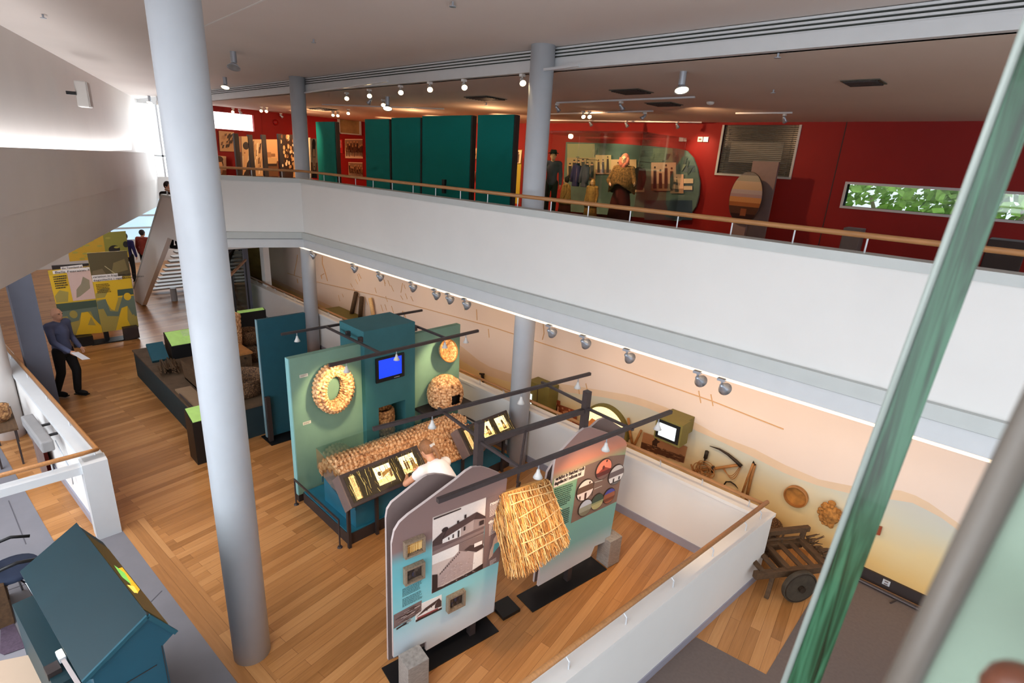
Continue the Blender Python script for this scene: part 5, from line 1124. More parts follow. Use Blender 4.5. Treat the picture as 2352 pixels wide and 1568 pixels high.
# ceiling panel joint lines above the atrium
b = MB(); b.bar(at(460, 64, 6.418), at(620, -6, 6.418), 0.02, 0.006); struct('trim_14', b, M['white'])
# speaker on the left bulkhead
s_ = bz(180, 216); r = thing('wall_loudspeaker', 'white loudspeaker on a black bracket high on the left white wall', 'loudspeaker', s_ - bn * 0.14)
MB().obox(s_ + bn * 0.08, bd * 0.16, bn * 0.1, V(0, 0, 0.24)).build('cabinet', M['lampw'], r, bevel=0.02)
MB().obox(s_ + bn * 0.185, bd * 0.14, bn * 0.006, V(0, 0, 0.22)).build('grille', plain('pale_grille', (216, 214, 212), 0.8, var=0.02), r)
MB().obox(s_ - bn * 0.08 - bd * 0.16, bd * 0.05, bn * 0.08, V(0, 0, 0.03)).build('bracket', M['black'], r)
# ================================================================ outside the slot window
r = struct('ground_outside', MB().box(-30, 30, 14.3, 60, -0.4, 0.0), plain('outdoor_grass', (120, 150, 90), 0.9, var=0.2)); 
rd = random.Random(17)
leafm = plain('bright_leaves', (150, 190, 92), 0.7, var=0.45, scale=3.0)
for k, (x, y, h, rr, lb) in enumerate(((-8.0, 23, 5.5, 2.6, 'leafy tree outside the slot window at its left end'), (-4.5, 26, 5.8, 2.9, 'leafy tree with a pale forked trunk outside the middle of the slot window'), (-1.0, 25, 5.2, 2.6, 'leafy tree outside the slot window behind the green glass'), (3.0, 27, 5.4, 3.0, 'leafy tree outside the right end of the slot window'))):
    r = thing('tree', lb, 'tree', (x, y, 0), 'trees outside the slot window')
    b = MB(); b.tube([V(x, y, 0), V(x + 0.1, y, 2.5), V(x + 0.5, y - 0.6, 4.6)], [0.22, 0.17, 0.08], 8); b.tube([V(x + 0.1, y, 2.5), V(x - 0.6, y - 0.5, 4.4)], [0.13, 0.06], 8); b.build('trunk', plain('pale_bark', (176, 160, 136), 0.8), r, smooth=True)
    b = MB()
    for j in range(900):
        a_, e_, q_ = rd.random() * 6.283, (rd.random() - 0.35) * 2.4, rr * (0.5 + 0.5 * rd.random()); c = V(x + math.cos(a_) * math.cos(e_) * q_, y + math.sin(a_) * math.cos(e_) * q_, h - 0.6 + math.sin(e_) * q_ * 0.8)
        t1_ = V(rd.random() - .5, rd.random() - .5, rd.random() - .5).normalized(); t2_ = t1_.orthogonal().normalized(); s = 0.16 + 0.14 * rd.random(); b.add([c - t1_ * s, c + t2_ * s * 0.6, c + t1_ * s, c - t2_ * s * 0.6], [(0, 1, 2, 3)])
    b.build('crown', leafm, r)
r = thing('van', 'white van parked outside the right end of the slot window', 'van', (1.0, 18.5, 0)); 
MB().prism([(-0.4, 18, 0.35), (3.4, 18, 0.35), (3.4, 18, 3.9), (0.3, 18, 3.9), (-0.1, 18, 3.3)], (0, 1.7, 0)).build('body', plain('white_van_paint', (232, 232, 232), 0.3, var=0), r, bevel=0.08)
MB().prism([(0.0, 17.99, 3.3), (0.7, 17.99, 3.3), (0.7, 17.99, 3.75), (0.3, 17.99, 3.75)], (0, 0.02, 0)).build('side_window', M['dark'], r)
for xx in (0.4, 2.6): MB().cyl((xx, 17.9, 0.35), (xx, 18.15, 0.35), 0.35).build('wheel', M['black'], r)
# ================================================================ figures
def cap(b, p, q, r0, r1, seg=12):
    p, q = Vector(p), Vector(q); n = 5
    b.tube([p + (q - p) * i / n for i in range(n + 1)], [r0 + (r1 - r0) * i / n for i in range(n + 1)], seg); b.ball(p, r0, 12, 8); b.ball(q, r1, 12, 8)
def figure(name, label, cat, loc, rotz, J, k=1.0, skin='skin', top=None, legs=None, hair=None, skirt=None, shawl=None, scarf=None, hat=None, coat=None, group=None, sleeve=1.0, shoes='blackcloth', vox=0.011, hood=None):
    """one figure; J overrides joints given for a 1.72 m standing adult, x right, y forward, z up"""
    j = dict(hipL=(-.09, 0, .92), hipR=(.09, 0, .92), kneeL=(-.1, .02, .5), kneeR=(.1, .02, .5), ankL=(-.1, -.02, .09), ankR=(.1, -.02, .09), pelvis=(0, 0, .96), waist=(0, 0, 1.1), chest=(0, .01, 1.28), shL=(-.18, 0, 1.41), shR=(.18, 0, 1.41),
             elL=(-.23, -.02, 1.14), elR=(.23, -.02, 1.14), wrL=(-.24, .06, .9), wrR=(.24, .06, .9), neck=(0, .0, 1.47), head=(0, .03, 1.61), face=(0, 1, 0))
    j.update(J); g = {a_: (Vector(c) * k if a_ != 'face' else Vector(c).normalized()) for a_, c in j.items()}
    r = thing(name, label, cat, (0, 0, 0), group)
    fx = g['face']; up_ = (g['head'] - g['neck']).normalized(); rt = fx.cross(up_).normalized(); up_ = rt.cross(fx); R = Matrix((rt, fx, up_)).transposed()
    H = g['head']; h = lambda x, y, z: H + R @ (Vector((x, y, z)) * k)
    b = MB(); b.ball(H, (.075 * k, .095 * k, .112 * k), 18, 12, R); b.ball(h(0, .035, -.06), (.052 * k, .062 * k, .06 * k), 14, 10, R); b.ball(h(0, .1, -.012), (.014 * k, .022 * k, .024 * k), 10, 8, R)
    for s in (-1, 1): b.ball(h(.076 * s, -.005, -.005), (.012 * k, .024 * k, .034 * k), 8, 6, R); b.ball(h(.03 * s, .083, .03), (.022 * k, .014 * k, .01 * k), 8, 6, R)
    b.ball(h(0, .09, -.055), (.024 * k, .014 * k, .009 * k), 8, 6, R)
    cap(b, g['neck'] - up_ * .03 * k, H - up_ * .05 * k, .056 * k, .052 * k)
    cap(b, g['pelvis'], g['waist'], .13 * k, .12 * k); cap(b, g['waist'], g['chest'], .12 * k, .135 * k); cap(b, g['shL'], g['shR'], .06 * k, .06 * k); cap(b, g['chest'], g['neck'], .11 * k, .06 * k)
    for s in 'LR':
        cap(b, g['hip' + s], g['knee' + s], .085 * k, .055 * k); cap(b, g['knee' + s], g['ank' + s], .055 * k, .038 * k)
        a_ = g['ank' + s]; b.ball(a_ + Vector((0, .06 * k, -.045 * k)), (.042 * k, .12 * k, .04 * k), 12, 8)
        cap(b, g['sh' + s], g['el' + s], .052 * k, .04 * k); cap(b, g['el' + s], g['wr' + s], .04 * k, .027 * k)
        d = (g['wr' + s] - g['el' + s]).normalized(); w_ = g['wr' + s]; sd = 1 if s == 'R' else -1
        px_ = d.cross(Vector((1, 0, 0))); px_ = px_.normalized() if px_.length > .2 else Vector((0, 0, 1))
        q = d.cross(px_).normalized()
        b.ball(w_ + d * .05 * k, (.036 * k, .036 * k, .022 * k), 10, 8, Matrix((px_, d, q)).transposed()); b.ball(w_ + d * .045 * k, .026 * k, 10, 8)
        for n_, (o_, l_) in enumerate(((-.03, .062), (-.01, .075), (.011, .07), (.031, .054))):
            p0 = w_ + d * .075 * k + px_ * o_ * k; p1 = p0 + d * l_ * .55 * k + q * .006 * k * sd; cap(b, p0, p1, .0095 * k, .009 * k, 8); cap(b, p1, p1 + d * l_ * .4 * k + q * .02 * k * sd, .009 * k, .0075 * k, 8)
        p0 = w_ + d * .03 * k - px_ * .03 * k; cap(b, p0, p0 + d * .035 * k - px_ * .03 * k, .012 * k, .01 * k, 8); cap(b, p0 + d * .035 * k - px_ * .03 * k, p0 + d * .065 * k - px_ * .034 * k, .01 * k, .008 * k, 8)
    b.build('body', M[skin], r, smooth=True, remesh=vox * k)
    b = MB()
    for s in (-1, 1): b.ball(h(.03 * s, .088, .012), (.012 * k, .006 * k, .008 * k), 10, 6, R)
    b.build('eyes', M['hairdk'], r, smooth=True)
    if top:
        b = MB(); cap(b, g['pelvis'], g['waist'], .15 * k, .135 * k, 16); cap(b, g['waist'], g['chest'], .135 * k, .152 * k, 16); cap(b, g['shL'], g['shR'], .078 * k, .078 * k, 14); cap(b, g['chest'], g['neck'] - up_ * .03 * k, .13 * k, .068 * k, 14)
        for s in 'LR':
            if sleeve >= 1: cap(b, g['sh' + s], g['el' + s], .068 * k, .056 * k); cap(b, g['el' + s], g['wr' + s], .055 * k, .042 * k)
            elif sleeve > 0: cap(b, g['sh' + s], g['sh' + s].lerp(g['el' + s], sleeve), .07 * k, .064 * k)
        b.build('top', M[top], r, smooth=True, remesh=.014 * k)
    if legs:
        b = MB(); cap(b, g['hipL'], g['hipR'], .1 * k, .1 * k); cap(b, g['pelvis'], g['pelvis'] - Vector((0, 0, .06 * k)), .135 * k, .12 * k)
        for s in 'LR': cap(b, g['hip' + s], g['knee' + s], .1 * k, .074 * k); cap(b, g['knee' + s], g['ank' + s] + Vector((0, 0, .02)) * k, .074 * k, .062 * k)
        b.build('trousers', M[legs], r, smooth=True, remesh=.014 * k)
    b = MB()
    for s in 'LR':
        a_ = g['ank' + s]; b.ball(a_ + Vector((0, .065 * k, -.045 * k)), (.05 * k, .135 * k, .045 * k), 14, 8); b.box(a_.x - .045 * k, a_.x + .045 * k, a_.y - .06 * k, a_.y + .19 * k, a_.z - .09 * k, a_.z - .075 * k)
    b.build('shoes', M[shoes], r, smooth=True)
    if hair:
        b = MB(); b.ball(h(0, -.018, .02), (.088 * k, .1 * k, .11 * k), 18, 12, R)
        if hair[1] == 'tail': b.ball(h(0, -.1, -.01), (.035 * k, .05 * k, .06 * k), 12, 8, R); b.tube([h(0, -.12, 0), h(0.01, -.15, -.06), h(0.015, -.14, -.16), h(0.01, -.12, -.22)], [.032 * k, .034 * k, .028 * k, .01 * k], 10)
        if hair[1] == 'bob':
            for a_ in range(-7, 8):
                t = a_ * .3; b.tube([h(.08 * math.sin(t), -.09 * math.cos(t) + .01, .03), h(.095 * math.sin(t), -.1 * math.cos(t) + .01, -.08), h(.09 * math.sin(t), -.095 * math.cos(t) + .01, -.15)], [.022 * k, .024 * k, .014 * k], 8)
        b.build('hair', M[hair[0]], r, smooth=True, remesh=.011 * k)
        if hair[1] == 'tail': MB().obox(h(0, -.135, .02), R @ Vector((.035, 0, 0)), R @ Vector((0, .012, 0)), R @ Vector((0, 0, .018))).build('hair_clip', M['bracket'], r)
    if skirt:
        b = MB(); b.lathe([(.14 * k, 0.06 * k), (.17 * k, -.06 * k), (.24 * k, -.4 * k), (.29 * k, -.84 * k), (.28 * k, -.84 * k), (.1 * k, -.1 * k)], g['waist'] + Vector((0, 0, -.06 * k)), (0, 0, 1), 28); b.build('skirt', M[skirt], r, smooth=True)
    if coat:
        b = MB(); b.lathe([(.07 * k, .02 * k), (.17 * k, -.06 * k), (.2 * k, -.25 * k), (.23 * k, -.55 * k), (.27 * k, -.8 * k), (.255 * k, -.8 * k), (.1 * k, -.1 * k)], g['neck'], (0, 0, 1), 24); b.build('coat', M[coat], r, smooth=True)
    if shawl:
        b = MB(); n = 26; vs = []; fs = []
        for i, (rr, hh) in enumerate(((.07, .02), (.19, -.06), (.25, -.2), (.29, -.4), (.3, -.62), (.285, -.62), (.2, -.2))):
            for q in range(n):
                t = 2 * math.pi * q / n; fr = max(0, math.sin(t)); x = rr * math.cos(t) * 1.1; y = rr * math.sin(t) * .85; z_ = hh + (.1 * math.cos(5 * t) * abs(hh) * .4) + (.2 * fr ** 4 if i in (4, 5) else 0)
                vs.append(g['neck'] + Vector((x, y, z_)) * k)
        for i in range(6):
            for q in range(n): fs.append((i * n + q, i * n + (q + 1) % n, (i + 1) * n + (q + 1) % n, (i + 1) * n + q))
        b.add(vs, fs); b.build('shawl', M[shawl], r, smooth=True)
    if scarf:
        b = MB(); b.ball(h(0, -.03, .015), (.1 * k, .11 * k, .128 * k), 18, 12, R); b.tube([h(.085, .02, .04), h(.09, .04, -.06), h(.03, .07, -.14), h(0, .07, -.2)], [.035 * k, .045 * k, .05 * k, .03 * k], 10); b.tube([h(-.085, .02, .04), h(-.09, .04, -.06), h(-.03, .07, -.14), h(0.01, .08, -.3)], [.035 * k, .045 * k, .05 * k, .02 * k], 10); b.build('headscarf', M[scarf], r, smooth=True)
    if hood:
        b = MB(); b.ball(h(0, -.03, .02), (.1 * k, .11 * k, .13 * k), 16, 10, R); b.tube([h(0, -.05, .06), h(0, -.1, .16), h(0, -.12, .22)], [.09 * k, .05 * k, .01 * k], 12); b.build('hood', M[hood], r, smooth=True)
    if hat:
        b = MB(); b.lathe([(.0, .1), (.07, .1), (.09, .07), (.095, .02), (.15, .012), (.15, 0), (.09, 0)], h(0, -.01, .055), up_, 24); b.build('hat', M[hat], r, smooth=True)
        for v in r.children[-1].data.vertices: v.co = v.co
    r.location = Vector(loc); r.rotation_euler = (0, 0, rotz)
    return r
M['mskin'] = plain('mannequin_skin', (226, 188, 150), 0.5, var=0.03)
M['tweed'] = plain('brown_patterned_wool', (126, 92, 52), 0.9, var=0.6, scale=26)
M['plaid'] = plain('pink_plaid_wool', (198, 116, 96), 0.9, var=0.45, scale=30)
M['tan'] = plain('tan_wool_coat', (164, 128, 70), 0.9, var=0.25, scale=18)
M['straw_hair'] = plain('fair_yarn_hair', (182, 142, 76), 0.8, var=0.3, scale=24)
M['maroon'] = plain('maroon_skirt_cloth', (84, 26, 24), 0.9, var=0.1)
MZ = GZ + 0.16
def mann(px_, Yv, **kw):
    p = onY(px_, 400, Yv); return V(p.x, Yv, MZ)
figure('mannequin', 'tall mannequin in a pink plaid headscarf and brown patterned shawl in the glass case', 'mannequin', mann(1432, 11.95), math.radians(195), dict(elL=(-.32, .12, 1.12), elR=(.32, .1, 1.12), wrL=(-.4, .34, 1.08), wrR=(.2, .34, 1.05), shL=(-.2, 0, 1.4), shR=(.2, 0, 1.4)), 1.03, 'mskin', top='tweed', skirt='maroon', shawl='tweed', scarf='plaid')
figure('mannequin', 'child mannequin with fair bobbed hair and a tan coat in the glass case', 'mannequin', mann(1364, 12.05), math.radians(190), {}, 0.66, 'mskin', top='tan', coat='tan', hair=('straw_hair', 'bob'), skirt='tan')
figure('mannequin', 'child mannequin in a pointed dark hood and tan coat, leftmost child in the case', 'mannequin', mann(1303, 12.0), math.radians(120), {}, 0.66, 'mskin', top='tan', coat='tan', hood='hairdk', skirt='maroon')
figure('mannequin', 'man mannequin in a black hat and dark jacket behind the middle grey column', 'mannequin', mann(1268, 12.1), math.radians(215), dict(elR=(.26, .1, 1.16), wrR=(.22, .34, 1.06)), 1.04, 'mskin', top='denim', legs='blackcloth', hat='blackcloth', hair=('hairdk', 'short'))
# visitors
figure('person', 'person in a white short-sleeved top, hair tied back, leaning over the backlit lectern', 'person', (-4.54, 3.87, 0), math.radians(94), dict(pelvis=(0, -.06, .93), hipL=(-.09, -.05, .9), hipR=(.09, -.05, .9), kneeL=(-.1, 0, .49), kneeR=(.1, .03, .49), waist=(0, .04, 1.03), chest=(0, .2, 1.12), shL=(-.19, .3, 1.14), shR=(.19, .28, 1.12), elL=(-.31, .48, .93), elR=(.33, .5, .9), wrL=(-.16, .64, .87), wrR=(.12, .66, .87), neck=(0, .34, 1.21), head=(-.01, .43, 1.33), face=(-.12, .75, -.55)), 1.0, 'skin', top='whitecloth', legs='denim', hair=('hair', 'tail'), sleeve=0.35)
r = figure('person', 'balding person in a slate-blue shirt and black trousers walking by the left column holding paper', 'person', (-13.0, 1.22, 0), math.radians(-52), dict(hipL=(-.09, 0, .92), kneeL=(-.1, .1, .5), ankL=(-.1, .04, .09), kneeR=(.1, -.02, .5), ankR=(.1, -.18, .12), elR=(.26, .12, 1.16), wrR=(.22, .36, 1.0), wrL=(-.26, .1, .92)), 1.05, 'skin', top='bluecloth', legs='blackcloth', hair=None)
figure('person', 'person in a navy jacket standing with their back turned beside the stairs', 'person', (-23.4, 4.55, 0), math.radians(60), {}, 1.0, 'skin', top='navy', legs='blackcloth', hair=('hairdk', 'short'))
figure('person', 'person in a rust-red jacket standing right of the navy jacket by the stairs', 'person', (-23.5, 5.1, 0), math.radians(40), {}, 1.05, 'skin', top='rust', legs='blackcloth', hair=('hairdk', 'short'))
pz_ = onY(384, 428, 4.35)
figure('person', 'dark-haired person in dark clothes on the stair landing behind the big column', 'person', (pz_.x, 4.35, pz_.z - 1.6), math.radians(-60), {}, 1.0, 'skin', top='blackcloth', legs='blackcloth', hair=('hairdk', 'short'))
# paper held by the walking man
R_ = Matrix.Rotation(math.radians(-52), 4, 'Z'); hp = R_ @ (Vector((.22, .44, .97)) * 1.05) + Vector((-12.95, 1.26, 0))
b = MB(); d1 = R_ @ Vector((0, .11, -.06)); d2 = R_ @ Vector((.08, 0, .02)); b.obox(hp + d1 * 0.6, d1, d2, (R_ @ Vector((0, .06, .11))).normalized() * 0.004); o = b.build('folded_paper', M['whitecloth'], None); tag(o, 'folded white paper held by the walking person in blue', 'paper')
# ================================================================ things on and before the mural
def mp(x, y, d=0.0): return onY(x, y, YM - d)
r = thing('monitor_box', 'olive green wall-mounted monitor box with a pale lit screen on the mural', 'monitor', mp(1560, 985))
fx0, fx1 = mp(1514, 950, 0.42), mp(1568, 975, 0.42)
X0, X1 = fx0.x - 0.02, fx1.x + 0.02; Z1 = (mp(1540, 965, 0.42).z); Z0 = Z1 - 0.37
b = MB(); b.box(X0, X1, YM - 0.45, YM - 0.2, Z0, Z1); b.prism([(X0, YM - 0.2, Z0), (X1, YM - 0.2, Z0), (X1, YM - 0.2, Z1), (X0, YM - 0.2, Z1)], (0, 0.001, 0)); b.build('cabinet', M['olive'], r, bevel=0.006)
MB().box(X0 + 0.03, X1 - 0.03, YM - 0.2, YM - 0.004, Z0 + 0.12, Z1 - 0.0).build('back_box', M['olive'], r)
MB().box(X0 + 0.03, X1 - 0.03, YM - 0.462, YM - 0.448, Z0 + 0.04, Z1 - 0.03).build('bezel', M['black'], r)
MB().box(X0 + 0.075, X1 - 0.085, YM - 0.468, YM - 0.461, Z0 + 0.085, Z1 - 0.075).build('screen', M['screen_white'], r)
def flat_pic(name, label, cat, pix, shapes, d, bgc, mat='photo'):
    tl, tr, br_, bl_ = [mp(x, y, 0.02) for x, y in pix]; f = lambda u, v, dd=0.0: (bl_ * (1 - u) + br_ * u) * (1 - v) + (tl * (1 - u) + tr * u) * v + V(0, -dd, 0)
    o = picture(name, None, f, shapes, M[mat], d, bgc); return tag(o, label, cat)
rd = random.Random(2); sh = [((168, 116, 76), rc(0, 0.4, 1, 1)), ((96, 56, 34), rc(0, 0, 1, 0.4)), ((62, 38, 26), [(0.26, 0.3), (0.38, 0.28), (0.36, 0.62), (0.42, 0.78), (0.3, 0.86), (0.24, 0.66)]), ((60, 34, 22), ell(0.31, 0.88, 0.035, 0.06))]
for k in range(50): x, y = rd.random() * 0.92, rd.random() * 0.45; sh.append((rd.choice(((76, 44, 28), (140, 92, 60), (180, 132, 92))), rc(x, y, x + 0.07, y + 0.03)))
flat_pic('photo_mural', 'sepia photograph of a person mowing a field, under the olive monitor', 'photograph', [(1479, 992), (1579, 1026), (1571, 1062), (1472, 1028)], sh, 0.015, (176, 124, 84))
# round backlit picture
cc = mp(1390, 985, 0.05); rad = 0.43
r = thing('round_lightbox', 'large round backlit sepia picture with an olive rim low on the mural', 'lightbox', cc)
b = MB(); b.lathe([(rad + 0.03, 0.05), (rad + 0.03, -0.04), (rad - 0.01, -0.04), (rad - 0.01, 0.04)], cc, (0, 1, 0), 48); b.build('rim', M['olive'], r, smooth=False)
cir = lambda u, v, k: cc + V((u - 0.5) * 2 * rad, -0.01 - 0.001 * k, (v - 0.5) * 2 * rad)
b = MB(); b.color((255, 232, 176)).poly([cir(u, v, 0) for u, v in ell(0.5, 0.5, 0.5, 0.5, 40)]); rd = random.Random(8)
b.color((150, 84, 40)).poly([cir(u, v, 1) for u, v in [p for p in ell(0.5, 0.5, 0.49, 0.49, 24, 190, 350)] + [(0.86, 0.5), (0.6, 0.44), (0.4, 0.6), (0.16, 0.62)]])
for k in range(60):
    x, y = 0.16 + rd.random() * 0.66, 0.1 + rd.random() * 0.45
    if (x - .5) ** 2 + (y - .5) ** 2 < 0.2: b.color(rd.choice(((90, 46, 24), (206, 140, 80), (236, 186, 120), (120, 66, 34)))).poly([cir(u, v, 2 + k * 0.1) for u, v in ((x, y), (x + 0.05, y), (x + 0.06, y + 0.04), (x, y + 0.06))])
b.build('picture', M['lightbox'], r)
# olive cabinet with a lit side and small red pictures beyond the middle column
A_, B_ = mp(1212, 880, 0.3), mp(1262, 880, 0.3)
r = thing('olive_cabinet', 'olive green cabinet against the mural just right of the middle column', 'cabinet', (A_.x, YM, 0)); zt = mp(1240, 884, 0.3).z
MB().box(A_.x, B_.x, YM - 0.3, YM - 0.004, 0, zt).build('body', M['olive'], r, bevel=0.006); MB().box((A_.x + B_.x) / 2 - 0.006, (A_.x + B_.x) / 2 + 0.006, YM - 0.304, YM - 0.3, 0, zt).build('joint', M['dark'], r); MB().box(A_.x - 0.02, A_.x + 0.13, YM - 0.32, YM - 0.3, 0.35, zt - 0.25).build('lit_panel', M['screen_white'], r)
for x, y, w_, h_, lb, s_ in ((1277, 930, 20, 26, 'small red-brown panel beside the olive cabinet', 1), (1300, 945, 50, 22, 'red-brown strip photograph of figures along the mural behind the ramp rail', 2), (1340, 985, 60, 30, 'red-brown picture of gates below the round backlit picture', 3)):
    rd = random.Random(s_); sh = [((206, 140, 100), rc(rd.random() * .9, rd.random() * .8, 0, 0)[:0] or rc(x_, y_, x_ + 0.08, y_ + 0.2)) for x_, y_ in [(rd.random() * 0.9, rd.random() * 0.75) for k in range(16)]]
    flat_pic('red_picture', lb, 'panel', [(x - w_ / 2, y - h_ / 2 - w_ * .18), (x + w_ / 2, y - h_ / 2 + w_ * .18), (x + w_ / 2, y + h_ / 2 + w_ * .18), (x - w_ / 2, y + h_ / 2 - w_ * .18)], sh, 0.012, (150, 74, 44))
# tools hung on the mural
def tool(name, label, cat, parts):
    """parts: (part name, material, [pixel path], radius, depth off the wall)"""
    r = thing(name, label, cat, mp(parts[0][2][0][0], parts[0][2][0][1], 0.04))
    for nm, mt, path, rr, dd in parts: b = MB(); b.tube([mp(x, y, dd) for x, y in path], rr, 8); b.build(nm, M[mt], r, smooth=True)
    return r
tool('scythe', 'scythe with a long curved dark blade and a straight wooden snath on the mural', 'scythe', [('snath', 'toolwood', [(1592, 1081), (1640, 1076), (1700, 1067)], 0.022, 0.05), ('blade', 'iron', [(1703, 1071), (1690, 1058), (1672, 1043), (1652, 1031), (1630, 1024)], [0.03, 0.026, 0.02, 0.014, 0.005], 0.06), ('grip', 'iron', [(1638, 1070), (1636, 1084)], 0.022, 0.09), ('grip', 'toolwood', [(1592, 1081), (1587, 1066)], 0.014, 0.07)])
tool('flail', 'flail of two wooden sticks joined at the top, hung right of the scythe', 'flail', [('handle', 'toolwood', [(1733, 1066), (1724, 1100), (1714, 1146)], 0.024, 0.05), ('swipple', 'toolwood', [(1730, 1064), (1716, 1100), (1702, 1140)], 0.016, 0.09), ('thong', 'iron', [(1727, 1070), (1731, 1060), (1735, 1068)], 0.014, 0.08)])
tool('sickle', 'small thin curved sickle blade low between the scythe and the flail', 'sickle', [('blade', 'iron', [(1663, 1113), (1668, 1106), (1678, 1106), (1688, 1113), (1695, 1122)], [0.01, 0.012, 0.012, 0.01, 0.004], 0.04), ('handle', 'toolwood', [(1663, 1113), (1664, 1120)], 0.012, 0.04)])
r = tool('spade_tool', 'short dark-bladed hand tool upright above the wire coils on the mural', 'hand tool', [('blade', 'iron', [(1624, 1036), (1620, 1052)], 0.03, 0.05), ('shank', 'iron', [(1620, 1052), (1616, 1066)], 0.014, 0.05)])
r = thing('rope_coil', 'coil of thin straw rope hung on the mural beneath the dark hand tool', 'rope coil', mp(1618, 1080, 0.05)); rd = random.Random(4)
b = MB()
for k in range(9):
    cx, cy = 1618 + rd.uniform(-8, 8), 1080 + rd.uniform(-6, 6); rx_, ry_ = rd.uniform(10, 20), rd.uniform(10, 18); b.tube([mp(cx + rx_ * math.cos(t), cy + ry_ * math.sin(t) + rx_ * math.cos(t) * .3, 0.04 + 0.01 * k) for t in [2 * math.pi * i / 20 for i in range(21)]], 0.006, 5)
b.build('loops', M['toolwood'], r)
r = thing('wire_loop', 'hanging loops of thin yellow cord below the scythe snath', 'cord', mp(1680, 1080, 0.05)); b = MB()
for k in range(3): b.tube([mp(1660 + 2 * k + t * 38, 1076 - t * 4 + (18 + 4 * k) * math.sin(math.pi * t), 0.05) for t in [i / 12 for i in range(13)]], 0.005, 5)
b.build('loops', M['toolwood'], r)
tool('digging_stick', 'pair of crossed wooden sticks forming a V right of the round picture', 'sticks', [('stick', 'toolwood', [(1443, 960), (1447, 995), (1454, 1028)], 0.022, 0.05), ('stick', 'toolwood', [(1473, 988), (1464, 1006), (1454, 1028)], 0.022, 0.06)])
tool('turf_spade', 'taller dark leaning pole at the far left of the mural', 'pole', [('shaft', 'oldwood', [(818, 672), (811, 705), (805, 733)], 0.06, 0.12)]); tool('turf_spade', 'shorter dark leaning pole, just right of the tallest pole on the far mural', 'pole', [('shaft', 'oldwood', [(831, 682), (829, 705), (827, 733)], 0.06, 0.12)])
tool('pale_post', 'pale slim timber post leaning on the mural right of the two dark poles', 'post', [('shaft', 'mural_post' if 'mural_post' in M else 'rope', [(850, 684), (854, 705), (858, 732)], 0.05, 0.1)])
A_ = mp(785, 712, 0.35); r = thing('olive_case', 'low olive green case on the ramp at the far left of the mural', 'case', A_); MB().box(A_.x - 0.75, A_.x + 0.75, YM - 0.6, YM - 0.02, 0.35, 0.72).build('body', M['olive'], r, bevel=0.01); MB().box(A_.x - 0.65, A_.x + 0.65, YM - 0.61, YM - 0.6, 0.42, 0.65).build('glass_front', M['glassdark'], r)
o = tool('iron_fitting', 'small dark forged fitting on the mural just behind the ramp rail', 'fitting', [('shank', 'iron', [(1107, 860), (1109, 870), (1111, 878)], 0.03, 0.05), ('top', 'iron', [(1102, 858), (1112, 859)], 0.02, 0.05)])
# round sieve and woven bee skep
c = mp(1829, 1139, 0.03); r = thing('round_sieve', 'round wooden sieve with a hide base hung on the mural', 'sieve', c)
b = MB(); b.lathe([(0.15, 0.02), (0.155, -0.04), (0.14, -0.045), (0.136, 0.015)], c, (0, 1, 0), 36); b.build('hoop', M['toolwood'], r, smooth=False); MB().cyl(c + V(0, 0.008, 0), c + V(0, 0.02, 0), 0.138, seg=36).build('base', plain('hide', (170, 112, 48), 0.7, var=0.35, scale=10), r)
c = mp(1908, 1182, 0.07); r = thing('straw_hive_mask', 'rough round tan bundle with ragged ears hung right of the sieve', 'bundle', c)
b = MB(); b.ball(c, (0.115, 0.07, 0.14), 20, 14)
rd = random.Random(6)
for k in range(26): a_ = rd.random() * 6.28; q = 0.11 + rd.random() * 0.03; b.ball(c + V(math.cos(a_) * q, -0.02, math.sin(a_) * q * 1.15), 0.022 + rd.random() * 0.014, 8, 6)
b.ball(c + V(-0.02, 0, 0.17), (0.05, 0.03, 0.035), 8, 6); b.build('body', plain('tan_fibre', (168, 112, 52), 0.85, var=0.5, scale=22, bump=0.5, bscale=40), r, smooth=True)
o = flat_pic('red_label', 'small red-brown block on the mural right of the green glass fin', 'label', [(2004, 1204), (2027, 1209), (2022, 1227), (1999, 1222)], [], 0.03, (150, 66, 34), 'print')
p = mp(2040, 1325, 0.03); r = thing('floor_socket', 'pale socket plate on the dark skirting under the mural', 'socket', p); MB().box(p.x - 0.04, p.x + 0.04, YM - 0.045, YM - 0.03, 0.07, 0.14).build('plate', M['bracket'], r)
for s in (-1, 1): MB().box(p.x - 0.02, p.x + 0.02, YM - 0.048, YM - 0.045, 0.105 + s * 0.018 - 0.008, 0.105 + s * 0.018 + 0.008).build('outlet', M['taupe'], r)
# track and spots under the gallery edge
b = MB(); b.box(-13, 2.5, 5.9, 5.93, 2.68, 2.70); o = b.build('lighting_track', M['strip'], None); [MB().cyl((x_, 5.92, 2.70), (x_, 5.92, 2.84), 0.008, seg=8).build('drop_rod', M['lamp'], None) for x_ in ()]; tag(o, 'long lit lighting track tucked behind the gallery edge above the mural', 'lighting track')
def make_wash():
    r = thing('wash_spotlight', 'x', 'spotlight', (0, 0, -70)); MB().box(-0.06, 0.03, -0.03, 0.03, -70.03, -70.0).build('mount', M['lamp'], r); MB().bar((-0.01, 0, -70.03), (0.0, 0.0, -70.09), 0.02).build('arm', M['lamp'], r)
    c = V(0.02, 0, -70.1); ax = V(0.1, 0.8, -0.55).normalized()
    b = MB(); b.lathe([(0.0, -0.075), (0.022, -0.07), (0.03, -0.04), (0.05, 0.0), (0.078, 0.05), (0.072, 0.05), (0.045, 0.0)], c, ax, 20); b.build('reflector', M['lamp'], r, smooth=True); b = MB(); b.lathe([(0, 0.02), (0.045, 0.02)], c, ax, 16); b.build('bulb', M['glow'], r); return r
